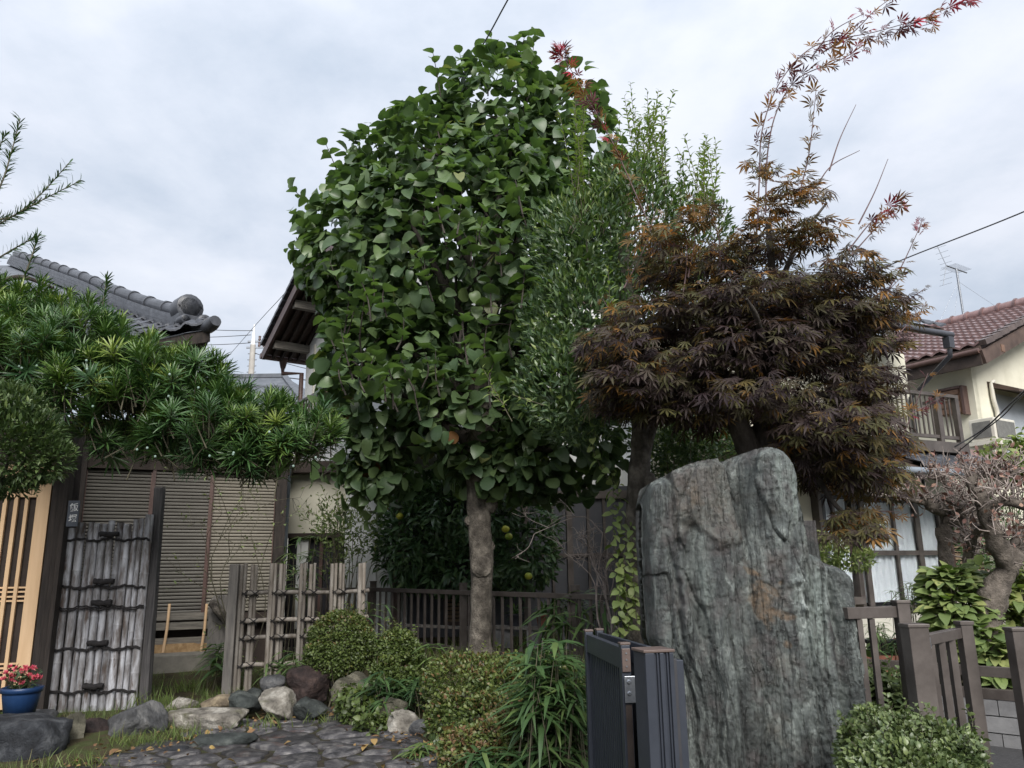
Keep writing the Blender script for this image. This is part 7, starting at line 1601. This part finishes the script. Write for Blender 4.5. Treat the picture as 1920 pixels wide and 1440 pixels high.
for t_, lo, hi, cnt in ((t7_, 0, 6, 260), (t8_, 6, 12, 200)):
    mb = MB(); st = ([], [], [], [], [])
    for i in range(cnt):
        L = limbs7[rng.integers(lo, hi)]; a = L[rng.integers(8, 30)]; d = norm(rng.normal(0, .6, 3) + np.array([0, -.2, .75])); ln = rng.uniform(.1, .34); b = a + d * ln; m_ = (a + b) / 2 + rng.normal(0, .05, 3); mb.tube(smooth_line([a, m_, b], 7), np.linspace(.010, .003, 7), 5)
        for k in range(2):
            c = m_ + (b - m_) * rng.random(); mb.tube([c, c + norm(d + rng.normal(0, .7, 3)) * ln * .4], [.005, .002], 4)
        if rng.random() < .4:
            for k in range(3): st[0].append(b + rng.normal(0, .03, 3)); st[1].append(norm(rng.normal(size=3))); st[2].append(norm(rng.normal(size=3))); st[3].append(rng.uniform(.03, .07)); st[4].append(rng.random())
    tag(mb.build('twig', MT['twig'], t_), kind='stuff'); crown('withered_leaf_tuft', T_OVAL, *[np.array(x) for x in st], 'lf_curl', t_)

# ================================================================== POTS, PLANTERS, SMALL THINGS
qp = P(36, 1338, 7.9); fp = thing('flower_pot', 'blue ribbed plastic flower pot with pink red flowers beside the lattice door', 'flower pot', qp)
k = mpp(36, 1300, 7.9) * .86; mb = MB(); ph = [(0, 29), (0.02, 30), (40, 37), (44, 37.5), (44.5, 41), (54, 42), (55, 40), (50, 37), (42, 35)]
V, n = [], 40
for z, r in ph:
    for j in range(n): a = 2 * math.pi * j / n; rr = r * (1 + (.012 if (j % 2 and z < 44) else 0)); V.append(qp + np.array([math.cos(a) * rr * k, math.sin(a) * rr * k, z * k]))
Fs = [(i * n + j, i * n + (j + 1) % n, (i + 1) * n + (j + 1) % n, (i + 1) * n + j) for i in range(len(ph) - 1) for j in range(n)] + [tuple(range(n - 1, -1, -1))]
mb.add(V, Fs, True); mb.build('pot', MT['pot_blue'], fp)
mb = MB(); mb.tube([qp + UP * 47 * k, qp + UP * 48 * k], [35 * k, 34 * k], 30); mb.build('soil', MT['mortar'], fp)
st = ([], [], [], [], []); mbs = MB()
heads = []
for i in range(34):
    a = rng.uniform(0, 6.28); r = rng.uniform(0, 36) * k; b = qp + np.array([math.cos(a) * r * .5, math.sin(a) * r * .5, 46 * k]); tip = qp + np.array([math.cos(a) * r * 1.2, math.sin(a) * r * .9, (62 + rng.uniform(0, 34)) * k]); leafy_shoot(b, tip, rng.normal(0, .01, 3), .022, .07, .45, st, .003, start=.1)
    if i < 24: heads.append((tip, norm(tip - qp + UP * .1)))
tag(mbs.build('stem', MT['twig_green'], fp), kind='stuff'); crown('foliage', T_LANCE, *[np.array(x) for x in st], 'lf_osm', fp)
for tip, ax in heads:
    tv = []; tf = []; To = []
    Pq = np.array([tip] * 22); dd = norm(unit(22) + ax * .8 - np.array([0, .25, 0])); V, F3, T3 = scatter(T_OVAL, Pq, dd, norm(unit(22)), rng.uniform(.022, .036, 22), rng.random(22)); link(raw_mesh('flower_head', V - qp, F3, T3, True), 'flower_head', MT['petal'], fp)
# brick planter and pots behind the side fence
pa, pbq = P(1600, 1208, 8.6), P(1692, 1212, 8.6); pa[2] = pbq[2] = .42
pln = thing('brick_planter', 'low planter box of reddish bricks with green plants behind the side fence', 'planter', pa); pd = norm(pbq - pa); pn = np.array([pd[1], -pd[0], 0]); lp_ = np.linalg.norm(pbq - pa)
mb = MB(); mb.box((0, 0, 0), (.19, .09, .058), pd, pn); me = mb.mesh('brick'); me.materials.append(MT['brick'])
for r in range(3):
    for i in range(int(lp_ / .2) + 1): inst(me, 'brick', pln, pa + pd * (.1 + .2 * i - .1 * (r % 2)) + UP * (.03 + .064 * r))
mb = MB(); c = pa + pd * lp_ / 2 - pn * .18 + UP * .09; mb.box(c, (lp_, .26, .17), pd, pn); mb.build('soil', MT['mortar'], pln)
sasa('low green plants growing in the brick planter', [(rng.uniform(1615, 1660), rng.uniform(1168, 1180), rng.uniform(.1, .3)) for i in range(14)], 60, .09, .2, 8.6, tone=.8, name='garden_plant', cat='plant')
def pot(label, px, py, Y, r, h, matn, g=None):
    b = P(px, py, Y); b[2] = float(hgt(b[0:1], b[1:2])[0]) + (g or 0); t = thing('plant_pot', label, 'plant pot', b); mb = MB(); mb.tube([b, b + UP * h * .85, b + UP * h * .86, b + UP * h, b + UP * h * .95], [r * .75, r * .95, r * 1.08, r * 1.1, r * .9], 20, caps=True); mb.build('pot', MT[matn], t); return b + UP * h
def potplant(label, px, py, Y, r, h, matn, g=None, size=.12):
    top = pot(label, px, py, Y, r, h, matn, g); t = bpy.data.objects[max((o.name for o in bpy.data.objects if o.name.startswith('plant_pot')), key=lambda s: (len(s), s))]
    n = 60; d = norm(unit(n) + UP * .9); crown('foliage', T_LANCE, np.tile(top, (n, 1)) + d * rng.uniform(0, .15, (n, 1)), d, norm(UP + unit(n) * .4), rng.uniform(size * .6, size * 1.2, n), rng.random(n), 'lf_sasa', t)
zb = .0
bq = P(940, 1190, 12.3); bench = thing('plant_stand', 'low grey plank stand carrying pots behind the metal fence', 'bench', np.array([bq[0], bq[1], .4])); 
b0, b1 = P(925, 1175, 12.3), P(1085, 1180, 11.8); mb = MB(); mb.beam(b0, b1, .3, .04); mb.build('plank', MT['grey_wood'], bench)
for q in (b0 * .9 + b1 * .1, b0 * .5 + b1 * .5, b0 * .1 + b1 * .9): mb = MB(); mb.box((q[0], q[1], (q[2] + .36) / 2), (.25, .2, q[2] - .40)); mb.build('support_block', MT['block'], bench)
for lab, px, mm, sz in (('terracotta window box on the plank stand behind the fence', 1022, 'brick', .15), ('dark pot with pale flowers on the plank stand', 1045, 'wire', .14), ('small dark pot at the left end of the plank stand', 968, 'pipe_dark', .12)):
    t_ = (px - 925) / 160; q = b0 * (1 - t_) + b1 * t_; b = q + UP * .022; t = thing('plant_pot', lab, 'plant pot', b); mb = MB(); mb.tube([b, b + UP * .14, b + UP * .141, b + UP * .17], [.09, .115, .13, .13], 18); mb.build('pot', MT[mm], t); n = 50; d = norm(unit(n) + UP * .9); crown('foliage', T_LANCE, np.tile(b + UP * .16, (n, 1)) + d * rng.uniform(0, .12, (n, 1)), d, norm(UP + unit(n) * .4), rng.uniform(.08, sz, n), rng.random(n), 'lf_sasa', t)
b_s = thing('garden_bench', 'grey slatted plank bench half hidden behind the metal fence bars', 'bench', P(790, 1190, 13.0) * np.array([1, 1, 0]) + UP * .4)
for k in range(3): mb = MB(); mb.beam(P(760, 1172, 12.9 - .16 * k), P(890, 1178, 12.4 - .16 * k), .13, .035); mb.build('plank', MT['grey_wood'], b_s)
for px in (775, 870): q = P(px, 1176, 12.5); mb = MB(); mb.box((q[0], q[1], (q[2] + .38) / 2), (.1, .35, q[2] - .42)); mb.build('leg', MT['grey_wood'], b_s)
# old pots near the curtained window
for lab, px, py, mm in (('round grey pot standing left of the curtained window sill', 1648, 1178, 'rock_grey'), ('dark round pot under the hydrangea leaves', 1725, 1168, 'wire'), ('terracotta pot on the veranda step', 1700, 1160, 'brick')):
    q = P(px, py, 9.3); t = thing('plant_pot', lab, 'plant pot', np.array([q[0], q[1], .41])); b = np.array([q[0], q[1], .41]); h = .30; mb = MB(); mb.tube([b, b + UP * h * .5, b + UP * h * .86, b + UP * h * .87, b + UP * h], [.10, .15, .15, .17, .17], 18); mb.build('pot', MT[mm], t)

# ================================================================== GRASS, WEEDS, FALLEN LEAVES
def grass_patch(name, n, fx, size, matn='grass', TS=T_BLADE, tone=(.5, .25)):
    pts = fx(n); z = hgt(pts[:, 0], pts[:, 1]); Pp = np.column_stack([pts, z]); m_ = len(Pp); D = norm(UP + unit(m_) * .45); V, Fs, To = scatter(TS, Pp, D, norm(unit(m_) + VIEW(Pp) * .5), rng.uniform(size * .4, size * 1.3, m_), np.clip(rng.normal(*tone, m_), 0, 1)); o = link(raw_mesh(name, V, Fs, To, True), name, MT[matn]); tag(o, kind='stuff'); return o
def left_grass(n):
    c = rng.random((n * 4, 2)) * np.array([4.2, 6.0]) + np.array([-5.6, 6.0]); k = np.array([not inside(path_poly, p) for p in c]); d = fbm(np.column_stack([c * 1.5, np.zeros(len(c))]), 5, 3) > -.12; return c[k & d][:n]
grass_patch('grass', 15000, left_grass, .055)
def gar_grass(n):
    c = rng.random((n * 3, 2)) * np.array([10, 6]) + np.array([-2, 8.5]); d = fbm(np.column_stack([c * 1.2, np.zeros(len(c))]), 6, 3) > 0; return c[d][:n]
grass_patch('garden_grass', 6000, gar_grass, .16)
def bed_g(n): return rng.random((n, 2)) * np.array([2.2, 3.2]) + np.array([-1.6, 5.0])
o = grass_patch('ground_cover', 2600, lambda n: np.array([p for p in bed_g(n * 2) if not inside(path_poly, p)])[:n], .06, 'lf_hedge', T_OVAL, (.4, .2))
# tufts with blades along the rocks
for lab, px, py, Y, nb, sz, tn in (('bright grass tuft at the foot of the square dark post', 285, 1318, 9.2, 140, .26, .6), ('grass tuft under the end post of the bamboo fence', 432, 1285, 9.7, 110, .26, .5), ('grass tuft left of the upright pale rock', 470, 1345, 8.4, 90, .22, .5), ('fine grass clump growing over the long white rock', 345, 1385, 7.9, 110, .2, .55), ('weed clump at the foot of the reddish boulder', 610, 1330, 8.6, 60, .22, .6), ('low weeds beside the grey boulder and the path', 250, 1400, 7.6, 160, .16, .55), ('weeds in front of the corner boulder', 140, 1440, 6.9, 120, .16, .6), ('grassy weeds in front of the stone step', 350, 1272, 10.4, 140, .24, .45)):
    b = P(px, py, Y); b[2] = float(hgt(b[0:1], b[1:2])[0]); n = nb; pts = b + np.column_stack([rng.normal(0, .16, n), rng.normal(0, .10, n), np.zeros(n)]); t = thing('grass_tuft', lab, 'grass', b); crown('foliage', T_BLADE, pts, norm(UP + unit(n) * .55), unit(n), rng.uniform(sz * .3, sz * .85, n), np.clip(rng.normal(tn, .2, n), 0, 1), 'grass', t)
FL = ['yellow tan fallen leaf on the middle of the flagstones', 'small bright yellow fallen leaf near the bottom edge of the flagstones', 'rust brown fallen leaf on the right part of the flagstones', 'dark brown fallen leaf under the reddish boulder', 'brown fallen leaf beside the end of the long white rock', 'dry brown fallen leaf in the grass below the grey boulder', 'curled pale fallen leaf at the right margin of the path', 'second curled leaf just right of the pale one at the path margin', 'tan fallen leaf lying behind the pale lumpy rock', 'bright yellow fallen leaf among the azalea stems by the rocks', 'brown leaf at the back edge of the flagstones under the creeper', 'tan leaf between the slanted rock and the pale lumpy rock', 'dark brown leaf at the back corner of the flagstones', 'ochre leaf on the weeds beside the creeper']
for i, (px, py, tn) in enumerate(((545, 1390, .75), (426, 1424, .98), (672, 1398, .45), (620, 1330, .3), (478, 1367, .5), (222, 1404, .4), (700, 1385, .8), (722, 1382, .7), (805, 1345, .6), (835, 1362, .95), (655, 1345, .4), (760, 1352, .5), (600, 1342, .4), (690, 1395, .85))):
    q = PZ(px, py, .07); zg = max(float(hgt(q[0:1], q[1:2])[0]), .05); q = PZ(px, py, zg + .025); V, F3, T3 = scatter(T_OVAL, np.zeros((1, 3)), norm(rng.normal(size=(1, 3)) * np.array([1, 1, .1])), norm(UP[None] + rng.normal(0, .3, (1, 3))), np.array([.095]), np.array([tn])); o = link(raw_mesh('fallen_leaf', V, F3, T3, True), 'fallen_leaf', MT['lf_dry']); o.location = tuple(q); tag(o, FL[i], 'leaf', 'fallen leaves along the path')

# loose leaf litter along the path edges and under the shrubs
def litter(n):
    c = rng.random((n * 6, 2)) * np.array([5.2, 5.2]) + np.array([-5.0, 5.4]); edge_ = np.array([min(math.hypot(*(p - (a + (b - a) * np.clip(np.dot(p - a, b - a) / np.dot(b - a, b - a), 0, 1)))) for a, b in zip(path_poly[2:9], path_poly[3:10])) for p in c]); return c[edge_ < np.abs(rng.normal(0, .28, len(c)))][:n]
pts = litter(700); z = np.maximum(hgt(pts[:, 0], pts[:, 1]), np.where([inside(path_poly, p) for p in pts], .055, 0)) + .012; Pp = np.column_stack([pts, z]); n = len(Pp)
V, Fs, To = scatter(T_HYD, Pp, norm(rng.normal(size=(n, 3)) * np.array([1, 1, .25])), norm(UP + rng.normal(0, .45, (n, 3))), rng.uniform(.02, .065, n), rng.random(n)); o = link(raw_mesh('leaf_litter', V, Fs, To, True), 'leaf_litter', MT['lf_dry']); tag(o, kind='stuff')
